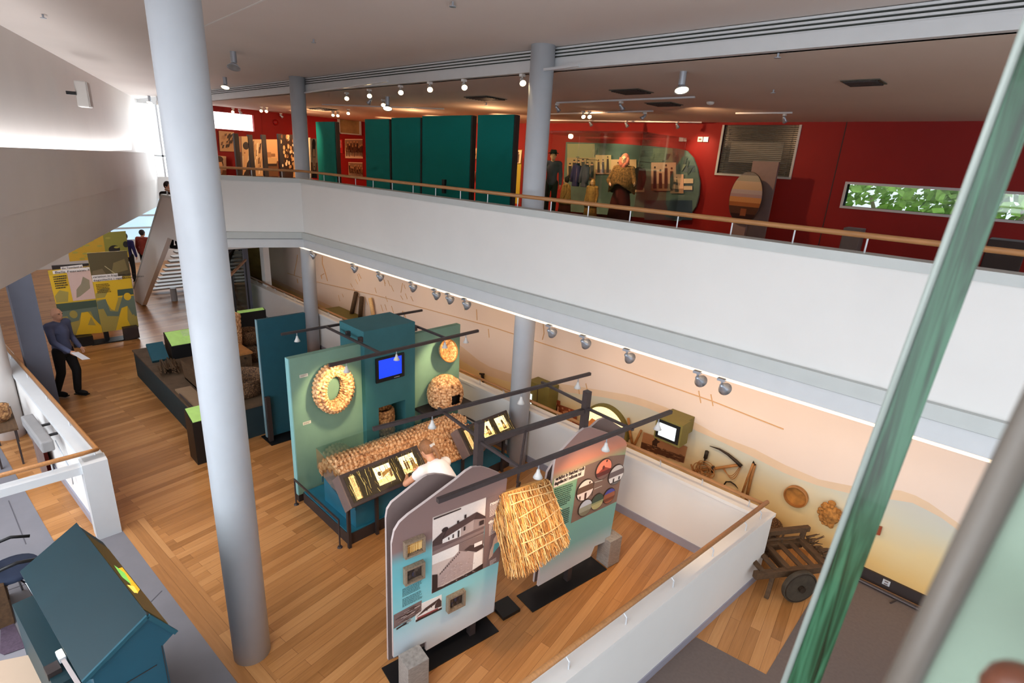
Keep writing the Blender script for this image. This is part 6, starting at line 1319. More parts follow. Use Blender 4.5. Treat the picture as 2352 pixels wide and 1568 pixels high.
WS = make_wash(); names_ = ['at the column end', 'second from the far column', 'third from the far column', 'fourth from the far column', 'first of the close group of three', 'middle of the close group of three', 'last of the close group of three', 'just right of the middle column', 'second right of the middle column', 'third right of the middle column', 'left of the rightmost pair', 'right of the rightmost pair']
for (x, y), nm in zip(((730, 585), (825, 615), (882, 634), (955, 658), (1008, 675), (1038, 685), (1077, 697), (1267, 760), (1343, 785), (1443, 817), (1603, 870), (1658, 888)), names_):
    p = at(x, y, 2.6); place(WS, (p.x, 5.88, 2.70), 'silver spotlight under the gallery edge, ' + nm, 'silver spotlights under the gallery edge')
# old cart on the ramp floor
r = thing('farm_cart', 'old dark low-slung wooden farm cart with a solid wheel on the oak floor', 'cart', (-1.2, 6.6, 0))
CU, CW = V(0.588, 0.809, 0), V(-0.809, 0.588, 0); cq = lambda u, w_, z: V(-1.437, 6.06, 0) + CU * u + CW * w_ + V(0, 0, z)
def cbar(nm, p, q, w_, h_, mt='oldwood', par=None): b = MB(); b.bar(cq(*p), cq(*q), w_, h_); return b.build(nm, M[mt], par or r, bevel=0.005)
cbar('side_beam', (0.02, 0, 0.32), (1.05, 0, 0.34), 0.07, 0.09); cbar('side_beam', (-0.2, 0.46, 0.32), (1.0, 0.46, 0.34), 0.07, 0.09)
for u in (0.12, 0.3, 0.48, 0.66, 0.82): cbar('slat', (u, 0.0, 0.37), (u, 0.46, 0.37), 0.07, 0.025)
cbar('end_beam', (0.98, -0.03, 0.38), (0.98, 0.5, 0.4), 0.08, 0.06)
cbar('top_rail', (0.0, 0.46, 0.53), (1.06, 0.46, 0.57), 0.06, 0.07); cbar('mid_rail', (0.05, 0.45, 0.43), (0.95, 0.45, 0.45), 0.025, 0.03)
for u in (0.3, 0.5, 0.7): cbar('spindle', (u, 0.46, 0.36), (u, 0.46, 0.53), 0.022, 0.022)
cbar('stake', (0.98, 0.46, 0.34), (1.0, 0.46, 0.6), 0.06, 0.06)
rd = random.Random(3); b = MB()
for k in range(46): p = cq(1.02, 0.08 + rd.random() * 0.36, 0.34 + rd.random() * 0.14); b.tube([p, p + CU * (0.08 + rd.random() * 0.12) + V(0, 0, rd.uniform(-.06, .06)) + CW * rd.uniform(-.06, .06)], [0.014, 0.004], 5)
b.build('brushwood', M['oldwood'], r)
for w_, mm in ((-0.14, None), (0.6, None)):
    wb = MB(); wb.cyl(cq(0.55, w_ - 0.03, 0.225), cq(0.55, w_ + 0.03, 0.225), 0.222, seg=40); wh = wb.build('wheel', plain('solid_wheel_wood', (66, 56, 44), 0.8, var=0.3, scale=9, bump=0.5) if w_ < 0 else M['oldwood'], r, bevel=0.012)
    hb = MB(); hb.cyl(cq(0.55, w_ - 0.07, 0.225), cq(0.55, w_ + 0.07, 0.225), 0.04, seg=16); hb.build('hub', M['iron'], wh)
    b = MB(); b.tube([cq(0.55 + 0.2 * math.cos(t), w_ - 0.032, 0.225 + 0.2 * math.sin(t)) for t in [2 * math.pi * k / 28 for k in range(29)]], 0.006, 5); b.build('rim_band', M['iron'], wh)
cbar('axle', (0.55, -0.14, 0.225), (0.55, 0.6, 0.225), 0.05, 0.05); cbar('axle_block', (0.55, 0, 0.225), (0.55, 0, 0.33), 0.09, 0.06); cbar('axle_block', (0.55, 0.46, 0.225), (0.55, 0.46, 0.33), 0.09, 0.06)
cbar('prop', (0.3, 0.02, 0.3), (0.22, -0.05, 0.0), 0.05, 0.06)
r = thing('peat_basket', 'dark basket behind the near parapet corner beside the cart', 'basket', (-1.72, 7.25, 0.0)); b = MB(); b.lathe([(0.12, 0.0), (0.2, 0.1), (0.22, 0.34), (0.2, 0.34), (0.1, 0.05)], (-1.72, 7.25, 0), (0, 0, 1), 20); b.build('body', M['wicker'], r, smooth=True)
r = thing('low_barrier', 'low dark tube barrier lying along the mural skirting', 'barrier', (0, 7.4, 0)); b = MB(); b.tube([(-0.6, 7.42, 0.03), (0.9, 7.38, 0.03)], 0.02, 8); b.build('tube', M['steel'], r); b = MB(); b.bar((-0.1, 7.42, 0.03), (-0.16, 7.28, 0.01), 0.015); b.build('foot', M['steel'], r)
# ================================================================ far teal screen and the dark basket exhibit behind the big column
r = thing('display_screen', 'teal board standing on a black floor plate between the big column and the sage wall', 'display screen', (-8.83, 3.7, 0))
MB().box(-8.89, -8.83, 3.33, 4.15, 0.07, 2.215).build('board', M['teal2'], r); MB().box(-8.892, -8.828, 3.318, 3.33, 0.07, 2.217).build('edge_strip', plain('pale_board_edge', (120, 150, 160), 0.6), r)
MB().box(-8.82, -8.75, 3.33, 3.4, 0, 0.85).build('post', M['dark'], r); MB().box(-9.05, -8.62, 3.3, 3.95, 0, 0.015).build('base_plate', M['black'], r)
r = thing('display_platform', 'low dark platform carrying baskets and boxes behind the big column', 'platform', (-11, 3, 0))
b = MB(); b.box(-13.4, -9.12, 2.42, 4.5, 0, 0.57); b.build('body', plain('dark_teal_paint', (36, 54, 60), 0.7), r); MB().box(-13.42, -9.1, 2.4, 4.52, 0.57, 0.6).build('top', plain('dull_brown_top', (96, 76, 58), 0.7, var=0.2), r)
def label_stand(x0, x1, y0, y1, zt, lb, lbl2=None, tilt=0.12):
    r = thing('label_stand', lb, 'label stand', ((x0 + x1) / 2, (y0 + y1) / 2, 0)); b = MB()
    b.prism([(x0, y0, 0), (x1, y0, 0), (x1, y0, zt - tilt), (x0, y0, zt)], (0, y1 - y0, 0)); b.build('stand', M['black'], r)
    f = frame((x1, y0, zt - tilt), V(0, y1 - y0, 0), V(x0 - x1, 0, tilt)); b = MB(); b.color((150, 200, 90)).prism([f(u, v, 0.012) for u, v in rc(0.03, 0.04, 0.97, 0.96)], (0, 0, -0.01)); b.build('lit_label', M['greenlit'], r)
    b = MB(); b.color((226, 236, 200)); text_lines(b, f, 0.55, 0.5, 0.9, 0.9, 5, d=0.016); b.build('text', M['print'], r)
label_stand(-9.12, -8.76, 2.18, 2.62, 0.86, 'black stand with a glowing green label, nearest the big column foot')
gq = onX(424, 815, -12.4)
label_stand(-12.75, -12.3, gq.y - 0.25, gq.y + 0.3, 1.08, 'black stand with a glowing green label left of the big column', tilt=0.2)
gk = onX(574, 800, -12.95)
label_stand(-13.06, -12.95, gk.y - 0.45, gk.y + 0.45, 1.22, 'black stand with a thin lit green label right of the tall straw basket', tilt=0.03)
o = MB().prism([(-12.28, 2.5, 0.62), (-12.28, 2.8, 0.62), (-12.6, 2.8, 0.9), (-12.6, 2.5, 0.9)], (0.04, 0, 0.05)).build('teal_label', M['teal2'], None); o.name = 'display_card'; tag(o, 'teal card leaning at the front of the left green label stand', 'card')
tb = onX(562, 925, -9.75)
pot('wicker_tub', (-9.75, tb.y, 0.6), [(0.3, 0), (0.36, 0.1), (0.4, 0.28), (0.42, 0.36), (0.4, 0.37), (0.36, 0.3), (0.3, 0.06), (0.005, 0.05)], 90, 30, 30, 9, M['wicker'], 0.022); tag(bpy.data.objects['wicker_tub'], 'large round dark wicker tub at the front of the dark platform', 'basket')
r = thing('wooden_chest', 'small brown wooden chest with a pale lid behind the wicker tub', 'chest', (-10.9, 3.25, 0.6)); ch = onX(545, 830, -10.6).y
MB().box(-11.15, -10.6, ch - 0.28, ch + 0.28, 0.6, 1.02).build('body', M['oldwood'], r, bevel=0.01); MB().box(-11.17, -10.58, ch - 0.3, ch + 0.3, 1.02, 1.06).build('lid', M['toolwood'], r, bevel=0.005); MB().cyl((-10.6, ch + 0.15, 0.95), (-10.575, ch + 0.15, 0.95), 0.02).build('knob', M['iron'], r)
tb = onX(531, 800, -12.2)
pot('tall_basket', (-12.2, tb.y, 0.6), [(0.2, 0), (0.23, 0.2), (0.24, 0.55), (0.25, 0.8), (0.23, 0.82), (0.2, 0.6), (0.005, 0.3)], 80, 50, 20, 16, M['straw'], 0.022); tag(bpy.data.objects['tall_basket'], 'tall pale straw basket just right of the big column on the dark platform', 'basket')
tb = onX(572, 800, -12.45)
pot('round_creel', (-12.45, tb.y, 0.6), [(0.2, 0), (0.26, 0.1), (0.27, 0.3), (0.22, 0.34), (0.18, 0.2), (0.005, 0.06)], 70, 26, 22, 8, M['wicker'], 0.02); tag(bpy.data.objects['round_creel'], 'round brown creel beside the tall straw basket', 'basket')
tb = onX(588, 850, -11.3)
pot('handled_basket', (-11.3, tb.y, 0.6), [(0.15, 0), (0.2, 0.1), (0.21, 0.22), (0.17, 0.24), (0.14, 0.12), (0.005, 0.05)], 60, 22, 20, 7, M['wicker'], 0.018); tag(bpy.data.objects['handled_basket'], 'small dark basket between the chest and the tall basket', 'basket')
r = thing('display_tray', 'pale sloping tray at the left end of the dark platform', 'tray', (-10.2, 2.5, 0.6)); b = MB(); b.box(-10.6, -9.6, 2.44, 2.7, 0.6, 0.63); b.build('tray', plain('pale_tray', (150, 124, 98), 0.6), r); b = MB(); b.bar((-10.3, 2.43, 0.64), (-9.6, 2.43, 0.64), 0.02); b.build('rim', M['steel'], r)
r = thing('wooden_trough', 'brown plank trough standing behind the pale tray', 'trough', (-10.6, 2.85, 0.6)); b = MB(); b.prism([(-11.1, 2.75, 0.6), (-10.2, 2.75, 0.6), (-10.05, 2.75, 0.95), (-11.25, 2.75, 0.95)], (0, 0.03, 0)); b.prism([(-11.1, 3.0, 0.6), (-10.2, 3.0, 0.6), (-10.05, 3.0, 0.95), (-11.25, 3.0, 0.95)], (0, 0.03, 0)); b.box(-11.1, -10.2, 2.75, 3.03, 0.6, 0.63); b.build('planks', M['oldwood'], r)
r = thing('stick_creel', 'bundle of dark sticks at the left end of the dark platform', 'bundle', (-12.2, 2.7, 0.6)); rd = random.Random(12); b = MB()
for k in range(28): p = V(-12.0 + rd.uniform(-.05, .1), 2.5 + rd.random() * 0.35, 0.62 + rd.random() * 0.14); b.tube([p, p + V(0.5 + rd.random() * 0.15, rd.uniform(-.16, -.02), rd.uniform(-.02, .06))], 0.014, 5)
b.build('sticks', M['oldwood'], r)
r = thing('hanging_rail', 'oak bar carried on two thin dark rods above the straw baskets', 'rail', (-13.2, 3.6, 0.6))
q1_, q2_ = onX(533, 628, -12.9), onX(563, 598, -14.6)
b = MB(); dq = (q2_ - q1_).normalized(); b.bar(q1_ - dq * 0.9, q2_ + dq * 0.1, 0.045); b.build('bar', M['rail'], r)
for q in (q1_, q2_): b = MB(); b.cyl((q.x, q.y, 0.0), q, 0.02, seg=8); b.build('rod', M['black'], r)
# glazed screen beyond, with white posts
r = thing('glass_screen', 'tall smoky glass screen with pale posts beyond the baskets', 'glass screen', (-17, 5.6, 0))
s1_, s2_ = at(520, 720), at(600, 745)
for x, y in ((541, 700), (578, 735)):
    p = at(x, y); MB().box(p.x - 0.06, p.x + 0.06, p.y - 0.06, p.y + 0.06, 0, 2.83).build('post', M['pillar2'], r)
p, q = at(505, 680), at(578, 735); b = MB(); dd = (q - p).normalized(); b.prism([p, q, q + V(0, 0.012, 0), p + V(0, 0.012, 0)], (0, 0, 2.8)); b.build('pane', M['glassdark'], r)
# ================================================================ yellow map boards
def yboard(name, X, pix, label, deco, shoe):
    tl, tr, br_, bl_ = [onX(x, y, X) for x, y in pix]; f = lambda u, v, d=0.0: (bl_ * (1 - u) + br_ * u) * (1 - v) + (tl * (1 - u) + tr * u) * v + V(d, 0, 0)
    r = thing('map_board', label, 'information board', (X, (bl_.y + br_.y) / 2, 0)); o = picture('panel', r, f, deco, M['photo'], 0.03, (206, 168, 50))
    return r, f
yl, ol, gr, tl_ = (224, 178, 40), (166, 146, 74), (104, 116, 100), (72, 92, 84)
d1 = [((214, 180, 168), rc(0.42, 0.52, 1, 0.97)), (ol, rc(0, 0.0, 1, 0.36)), ((150, 136, 110), [(0.52, 0.56), (0.62, 0.58), (0.9, 0.68), (0.92, 0.8), (0.78, 0.86), (0.7, 0.76), (0.56, 0.68)]), (yl, rc(0.0, 0.52, 0.42, 0.93)), (ol, [(0.02, 0.52), (0.3, 0.52), (0.36, 0.66), (0.16, 0.7), (0.02, 0.62)]), ((70, 84, 70), rc(0, 0.38, 1, 0.5)), (gr, [(0.04, 0.38), (1, 0.4), (1, 0.12), (0.86, 0.2), (0.8, 0.34), (0.56, 0.34), (0.46, 0.22), (0.24, 0.2), (0.2, 0.3), (0.06, 0.3)]), (yl, [(0.3, 0.0), (1, 0), (1, 0.1), (0.72, 0.34), (0.56, 0.33), (0.46, 0.16)]), (ol, ell(0.36, 0.32, 0.1, 0.06)), (ol, [(0.66, 0.14), (0.86, 0.12), (0.78, 0.26)])]
r, f = yboard('map_board', -16.43, [(109, 621), (206, 610), (235, 763), (146, 771)], 'yellow and grey map board on the left, partly behind the walking person in blue', d1, 0)
b = MB(); b.color((70, 62, 40)); text_lines(b, f, 0.08, 0.72, 0.4, 0.92, 6, d=0.06, seed=4); b.build('text', M['print'], r)
b = MB(); b.color((236, 222, 214)).poly([f(u, v, 0.055) for u, v in rc(0.1, 0.945, 1.0, 0.99)]); b.poly([f(u, v, 0.055) for u, v in rc(0.3, 0.995, 0.82, 1.035)]); b.build('title_strip', M['print'], r)
lettering('the Townland of Turlough', r, f(0.32, 1.002, 0.062), V(0, 1, 0), UZ, 0.07, M['ink'], width=0.68 * 0.9); lettering('Baile Fearainn Thurlaigh', r, f(0.14, 0.952, 0.062), V(0, 1, 0), UZ, 0.07, M['ink'], width=1.0)
MB().box(-16.6, -16.2, 1.75, 2.15, 0, 0.24).build('foot_block', M['black'], r)
d2 = [((92, 78, 48), rc(0, 0.68, 1, 1)), ((126, 108, 66), [(0.5, 0.72), (0.95, 0.76), (0.9, 0.9), (0.6, 0.86)]), ((120, 100, 70), [(0.0, 0.7), (0.4, 0.69), (0.3, 0.8), (0.05, 0.78)]), ((206, 186, 140), [(0.36, 0.83), (0.38, 0.83), (0.62, 0.72), (0.6, 0.72)]), ((30, 36, 44), ell(0.2, 0.7, 0.09, 0.022)), (ol, rc(0, 0, 1, 0.42)), (yl, rc(0.02, 0.42, 0.98, 0.65)), ((70, 84, 70), rc(0.5, 0.44, 1, 0.52)), (ol, [(0.0, 0.44), (0.42, 0.44), (0.44, 0.55), (0.2, 0.56), (0.02, 0.5)]), (yl, [(0.2, 0.42), (0.46, 0.6), (0.6, 0.6), (0.56, 0.4), (0.42, 0.26), (0.34, 0.28)]), (gr, [(0.0, 0.4), (0.24, 0.42), (0.3, 0.26), (0.5, 0.24), (0.7, 0.44), (1, 0.42), (1, 0.16), (0.9, 0.14), (0.78, 0.3), (0.6, 0.28), (0.5, 0.18), (0.2, 0.2), (0.14, 0.3), (0, 0.3)]), (yl, [(0.36, 0.0), (0.8, 0.0), (0.72, 0.12), (0.78, 0.3), (0.62, 0.28), (0.5, 0.16)]), (yl, ell(0.82, 0.42, 0.1, 0.05)), (ol, [(0.8, 0.02), (1, 0.06), (0.92, 0.18), (0.78, 0.16)])]
r, f = yboard('map_board', -16.36, [(199, 581), (291, 575), (318, 750), (235, 762)], 'yellow map board with a dark hillside photograph along its top', d2, 1)
b = MB(); b.color((236, 222, 214)).poly([f(u, v, 0.055) for u, v in rc(0.0, 0.65, 0.76, 0.69)]); b.poly([f(u, v, 0.055) for u, v in rc(0.0, 0.692, 0.66, 0.73)]); b.build('title_strip', M['print'], r)
lettering('variation in fragments of land', r, f(0.02, 0.698, 0.062), V(0, 1, 0), UZ, 0.07, M['ink'], width=0.9); lettering('éagsúlacht i ngabháltais talún', r, f(0.02, 0.656, 0.062), V(0, 1, 0), UZ, 0.07, M['ink'], width=1.05)
b = MB(); b.color((110, 84, 20)); text_lines(b, f, 0.06, 0.5, 0.42, 0.62, 6, d=0.06, seed=6); b.build('text', M['print'], r)
b = MB(); b.box(-16.42, -16.34, 2.4, 2.5, 0, 0.3); b.build('post', M['black'], r); MB().box(-16.55, -16.15, 2.1, 3.05, 0, 0.03).build('base_plate', M['black'], r)
o = MB().box(-16.28, -16.1, 2.78, 3.1, 0.03, 0.34).build('weight_block', M['dark'], None, bevel=0.004); tag(o, 'dark block at the foot of the hillside map board', 'block')
rd = random.Random(19); d3 = [((206, 160, 50), rc(0, 0, 0.6, 1)), ((150, 140, 60), rc(0.6, 0.2, 1, 1)), ((40, 34, 30), ell(0.76, 0.34, 0.1, 0.16)), ((40, 34, 30), ell(0.97, 0.5, 0.05, 0.12))] + [((176, 160, 70), ell(rd.random(), rd.random(), 0.05, 0.04, 7)) for k in range(12)]
r, f = yboard('map_board', -18.6, [(150, 540), (288, 530), (296, 590), (160, 600)], 'yellow board behind, cut off by the white bulkhead above the other map boards', d3, 2)
MB().box(-18.7, -18.62, 1.9, 3.2, 0, 1.6).build('stand', M['dark'], r)
# ================================================================ staircase at the far end
r = thing('staircase', 'white staircase with open treads rising behind the big column', 'staircase', (-20, 4.2, 0))
b = MB(); b.prism([(-20.36, 3.95, 0.0), (-20.23, 3.95, 0.4), (-15.69, 3.95, 3.63), (-13.3, 3.95, 3.66), (-13.3, 3.95, 2.63), (-15.70, 3.95, 2.62), (-19.5, 3.95, 0.02)][::-1], (0, 0.12, 0)); b.build('side_string', M['bulk'], r)
b = MB(); b.bar((-20.23, 4.0, 0.42), (-15.69, 4.0, 3.66), 0.14, 0.04); b.bar((-15.69, 4.0, 3.66), (-13.3, 4.0, 3.69), 0.14, 0.04); b.build('capping', M['trim'], r)
for k in range(14):
    t = k / 13; x = -21.2 + 4.6 * t; zz = 0.12 + 2.5 * t; MB().box(x, x + 0.3, 4.62, 6.0, zz, zz + 0.05).build('tread', M['trim2'], r)
MB().prism([(-21.5, 6.02, 0), (-16.4, 6.02, 2.7), (-16.4, 6.02, 2.4), (-21.0, 6.02, 0)], (0, 0.08, 0)).build('inner_string', M['dark'], r)
MB().box(-16.4, -13.3, 4.07, 5.3, 2.63, 2.8).build('landing', M['bulk'], r); MB().cyl((-19.69, 4.9, 0), (-19.69, 4.9, 0.42), 0.09).build('post', M['pillar'], r)
b = MB(); b.tube([(-15.5, 4.0, 3.8), (-13.4, 4.0, 3.82)], 0.025, 8); b.build('handrail', M['rail'], r)
for x in (-15.4, -15.1): b = MB(); b.cyl((x, 4.0, 3.68), (x, 4.0, 3.8), 0.02, seg=8); b.build('bracket', M['bracket'], r)
# ================================================================ near left: house-shaped kiosk, desk, chair
kd = V(-1.5, -0.158, 0).normalized(); kn = V(-kd.y, kd.x, 0); kn = kn if kn.y > 0 else -kn
KP = V(-3.85, 0.51, 0); kp = lambda t, s, z: V(KP.x + kd.x * t + kn.x * s, KP.y + kd.y * t + kn.y * s, z)
r = thing('roofed_kiosk', 'teal house-shaped display kiosk with a pitched roof and a lit picture on one slope', 'kiosk', KP)
def prof(t): return [kp(t, 0.072, 0), kp(t, 0.06, 1.386), kp(t, 0.145, 1.44), kp(t, 0, 1.705), kp(t, -0.41, 1.466), kp(t, -0.36, 1.44), kp(t, -0.36, 0)]
A_, B_ = prof(0.0), prof(1.5); b = MB(); b.prism(A_, B_[0] - A_[0]); b.build('body', plain('kiosk_teal_paint', (32, 80, 98), 0.42, var=0.05, scale=4), r)
b = MB(); n3 = (kp(0, -0.41, 1.466) - kp(0, 0, 1.705)); up3 = V(0, 0, 0.012)
b.prism([kp(-0.012, 0, 1.71), kp(-0.012, -0.42, 1.466), kp(1.52, -0.42, 1.466), kp(1.52, 0, 1.71)], up3); b.build('roof_slope', plain('kiosk_roof_teal', (17, 46, 54), 0.35, var=0.05, scale=3), r)
for q0_, q1_ in ((kp(-0.014, 0, 1.712), kp(-0.014, 0.15, 1.445)), (kp(-0.014, 0, 1.712), kp(-0.014, -0.415, 1.47))):
    b = MB(); b.bar(q0_, q1_, 0.016, 0.03); b.build('barge_board', M['teal2'], r)
b = MB(); b.bar(kp(-0.003, 0.0, 1.25), kp(-0.003, -0.36, 1.25), 0.004, 0.006); b.bar(kp(-0.003, 0.05, 1.39), kp(-0.003, 0.05, 0.1), 0.004, 0.006); b.build('joint_line', M['dark'], r)
f = lambda u, v, d=0.0: kp(1.35 - 1.25 * u, 0.138 - 0.13 * v, 1.452 + 0.24 * v) + V(0.1, 0.88, 0.47) * d
rd = random.Random(5); sh = [((52, 44, 22), rc(0, 0, 1, 1)), ((220, 170, 40), [(0.3, 0.1), (0.6, 0.1), (0.75, 0.6), (0.4, 0.5)]), ((120, 200, 90), [(0.42, 0.3), (0.62, 0.5), (0.58, 0.8), (0.4, 0.7)]), ((240, 210, 90), [(0.62, 0.4), (0.72, 0.5), (0.78, 0.8), (0.7, 0.9)])]
picture('lit_picture', r, f, sh, M['lightbox'], 0.004, (52, 44, 22))
r2_ = MB(); r2_.prism([kp(0.36, -0.36, 1.17), kp(0.36, -0.52, 1.17), kp(1.5, -0.52, 1.17), kp(1.5, -0.36, 1.17)], (0, 0, 0.05)); M['kioskdk'] = plain('kiosk_ledge_teal', (22, 48, 54), 0.5)
r2_.build('ledge', M['kioskdk'], r)
b = MB(); b.prism([kp(0.36, -0.5, 1.17), kp(0.36, -0.52, 1.17), kp(1.5, -0.52, 1.17), kp(1.5, -0.5, 1.17)], (0, 0, -0.5)); b.build('ledge_front', M['kioskdk'], r)
# desk and lamp
r = thing('desk', 'pale desk top at the bottom left beside the kiosk', 'desk', (-4.6, -0.6, 0)); p = [at(0, 1517, 0.75), at(92, 1498, 0.75), at(190, 1580, 0.75), at(180, 1900, 0.75), at(-300, 1700, 0.75)]
b = MB(); b.prism(p, (0, 0, -0.04)); b.build('desk_top', plain('pale_laminate', (184, 160, 138), 0.45, var=0.02), r)
for q in p[:3]: b = MB(); c_ = (p[0] + p[1] + p[2]) / 3; w_ = q.lerp(c_, 0.15); b.cyl((w_.x, w_.y, 0), (w_.x, w_.y, 0.71), 0.025); b.build('leg', M['lamp'], r)
hp = at(140, 1506, 1.28); r = thing('halogen_lamp', 'bright halogen picture lamp on a slim arm at the near end of the kiosk ledge', 'lamp', hp)
MB().obox(hp, kd * 0.05, kn * 0.02, V(0, 0, 0.02)).build('lamp_head', M['bracket'], r); MB().obox(hp + V(0, 0, 0.022), kd * 0.042, kn * 0.015, V(0, 0, 0.004)).build('lit_tube', plain('white_hot_tube', (255, 240, 210), 0.4, var=0, emit=(255, 235, 190), estr=14), r)
b = MB(); b.bar(hp, at(192, 1590, 1.28), 0.025, 0.012); b.build('arm', M['taupe_edge'], r); MB().obox(hp + V(0.05, -0.06, -0.05), kd * 0.05, kn * 0.04, V(0, 0, 0.03)).build('transformer', M['dark'], r)
# office chair
cc = V(-6.95, -0.14, 0); r = thing('office_chair', 'dark blue office chair with curved black arms and chrome legs on the grey stone floor', 'chair', cc)
b = MB(); b.lathe([(0.0, 0.44), (0.2, 0.44), (0.24, 0.47), (0.22, 0.51), (0, 0.52)], cc, (0, 0, 1), 24); b.build('seat', plain('navy_upholstery', (34, 44, 66), 0.85), r, smooth=True)
b = MB(); b.prism([cc + V(-0.2, -0.22, 0.55), cc + V(0.2, -0.22, 0.55), cc + V(0.18, -0.24, 0.95), cc + V(-0.18, -0.24, 0.95)], (0, -0.05, 0)); b.build('backrest', plain('navy_upholstery_back', (34, 44, 66), 0.85), r, bevel=0.02)
for s in (-1, 1): b = MB(); b.tube([cc + V(s * 0.24, -0.2, 0.5), cc + V(s * 0.27, -0.18, 0.68), cc + V(s * 0.27, 0.05, 0.71), cc + V(s * 0.25, 0.2, 0.66)], 0.018, 8); b.build('armrest', M['black'], r, smooth=True)
for a_ in (30, 102, 174, 246, 318): t = math.radians(a_); b = MB(); b.tube([cc + V(0, 0, 0.4), cc + V(0.16 * math.cos(t), 0.16 * math.sin(t), 0.34), cc + V(0.28 * math.cos(t), 0.28 * math.sin(t), 0.01)], 0.012, 8); b.build('leg', plain('chrome', (210, 212, 216), 0.12, metal=1.0, var=0) if a_ == 30 else bpy.data.materials['chrome'], r, smooth=True)
b = MB(); b.poly([at(x, y, 0.008) for x, y in ((2, 1428), (24, 1414), (58, 1487), (10, 1504), (0, 1500))]); o = b.build('floor_mat', plain('dark_purple_mat', (74, 60, 74), 0.95, var=0.2, scale=40), None); m_ = o.modifiers.new('t', 'SOLIDIFY'); m_.thickness = 0.006; tag(o, 'small dark purple mat on the floor at the lower left edge', 'mat')
r = thing('drawer_unit', 'brown wooden drawer unit at the left edge near the mat', 'drawer unit', at(-30, 1440)); q = at(-28, 1430, 0.0); MB().box(q.x - 0.35, q.x + 0.2, q.y - 0.25, q.y + 0.2, 0, 0.5).build('carcass', M['oldwood'], r, bevel=0.005); MB().box(q.x - 0.3, q.x + 0.15, q.y + 0.2, q.y + 0.21, 0.28, 0.46).build('drawer', M['oldwood'], r)
# column loudspeaker and cable on the inner face of the left parapet
pl0 = a + ln_ * 0.36; g1_, g2_ = plane(62, 957, pl0, ln_), plane(112, 1032, pl0, ln_); lx = (g2_ - g1_); 
zc_ = 0.5 * (g1_.z + g2_.z); g1_.z = g2_.z = zc_
r = thing('column_loudspeaker', 'long grey column loudspeaker on two black brackets inside the left half wall', 'loudspeaker', (g1_ + g2_) / 2)
b = MB(); b.bar(g1_, g2_, 0.14, 0.16); b.build('case', plain('grey_loudspeaker', (140, 138, 138), 0.6), r, bevel=0.02)
for t in (0.45, 0.8):
    q = g1_.lerp(g2_, t); b = MB(); b.bar(q + V(0, 0, 0.06) - ln_ * 0.16, q + V(0, 0, 0.06) + ln_ * 0.02, 0.05, 0.02); b.build('bracket', M['black'], r)
b = MB(); q = g2_ - (g2_ - g1_).normalized() * 0.1; b.tube([q - ln_ * 0.1 + V(0, 0, 0.02), q - ln_ * 0.13 + V(0.1, 0, -0.15), q - ln_ * 0.15 + V(0.25, 0.02, -0.35), q - ln_ * 0.14 + V(0.3, 0.02, -0.55)], 0.006, 6); b.build('cable', M['lamp'], r, smooth=True)
# side display by the parapet: glazed basket stand, brown upright board, red box
p = at(64, 1062) + V(0, -0.28, 0); r = thing('glazed_basket_stand', 'thin dark-legged stand holding a pale basket inside the left half wall', 'stand', (p.x - 0.3, p.y - 0.0, 0))
for dx, dy in ((0, 0), (-0.9, 0.05), (-0.9, 0.28), (0, 0.25)): b = MB(); b.bar((p.x + dx, p.y + dy - 0.02, 0), (p.x + dx, p.y + dy - 0.02, 0.6), 0.025); b.build('leg', M['dark'], r)
MB().box(p.x - 0.95, p.x + 0.05, p.y - 0.05, p.y + 0.27, 0.6, 0.63).build('top', M['oldwood'], r)
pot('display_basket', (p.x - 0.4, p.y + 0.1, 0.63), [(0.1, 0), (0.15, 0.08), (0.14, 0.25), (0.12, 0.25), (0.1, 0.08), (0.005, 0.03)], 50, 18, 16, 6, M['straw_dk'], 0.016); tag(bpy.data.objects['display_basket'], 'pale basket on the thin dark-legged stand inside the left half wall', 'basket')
p1_, p2_ = at(98, 1092), at(132, 1120); o = MB().box(p1_.x - 0.5, p1_.x + 0.15, p1_.y + 0.0, p1_.y + 0.06, 0, 0.75).build('upright_board', M['taupe'], None); o.name = 'brown_screen'; tag(o, 'low brown upright board below the column loudspeaker', 'board')
o = MB().box(p1_.x - 0.8, p1_.x - 0.1, p1_.y + 0.065, p1_.y + 0.12, 0, 0.5).build('red_box', plain('red_box_paint', (130, 30, 20), 0.6), None); tag(o, 'dark red box between the brown board and the left half wall', 'box')
# ================================================================ glass guard beside the viewer
r = thing('glass_fin', 'narrow leaning green glass fin close to the viewer at the right', 'glass fin', (-0.1, 1.1, 3.3))
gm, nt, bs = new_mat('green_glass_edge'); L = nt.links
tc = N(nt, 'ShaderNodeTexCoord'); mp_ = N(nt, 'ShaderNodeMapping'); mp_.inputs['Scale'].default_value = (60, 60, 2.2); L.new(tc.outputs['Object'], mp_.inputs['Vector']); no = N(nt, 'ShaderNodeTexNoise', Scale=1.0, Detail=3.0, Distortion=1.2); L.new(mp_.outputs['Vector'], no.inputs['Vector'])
cr = N(nt, 'ShaderNodeValToRGB'); e = cr.color_ramp.elements; e[0].position = 0.34; e[0].color = rgb((26, 36, 20)); e[1].position = 0.62; e[1].color = rgb((56, 98, 72)); k = e.new(0.46); k.color = rgb((34, 64, 42)); L.new(no.outputs['Fac'], cr.inputs['Fac']); L.new(cr.outputs['Color'], bs.inputs['Base Color'])  # streaked greens put the look of reflections into the glass colour
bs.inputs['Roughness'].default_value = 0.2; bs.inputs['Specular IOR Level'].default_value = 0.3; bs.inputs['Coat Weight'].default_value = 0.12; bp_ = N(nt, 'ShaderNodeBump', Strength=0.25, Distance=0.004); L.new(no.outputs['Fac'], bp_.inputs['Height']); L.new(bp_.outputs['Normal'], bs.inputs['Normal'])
YF = 1.1
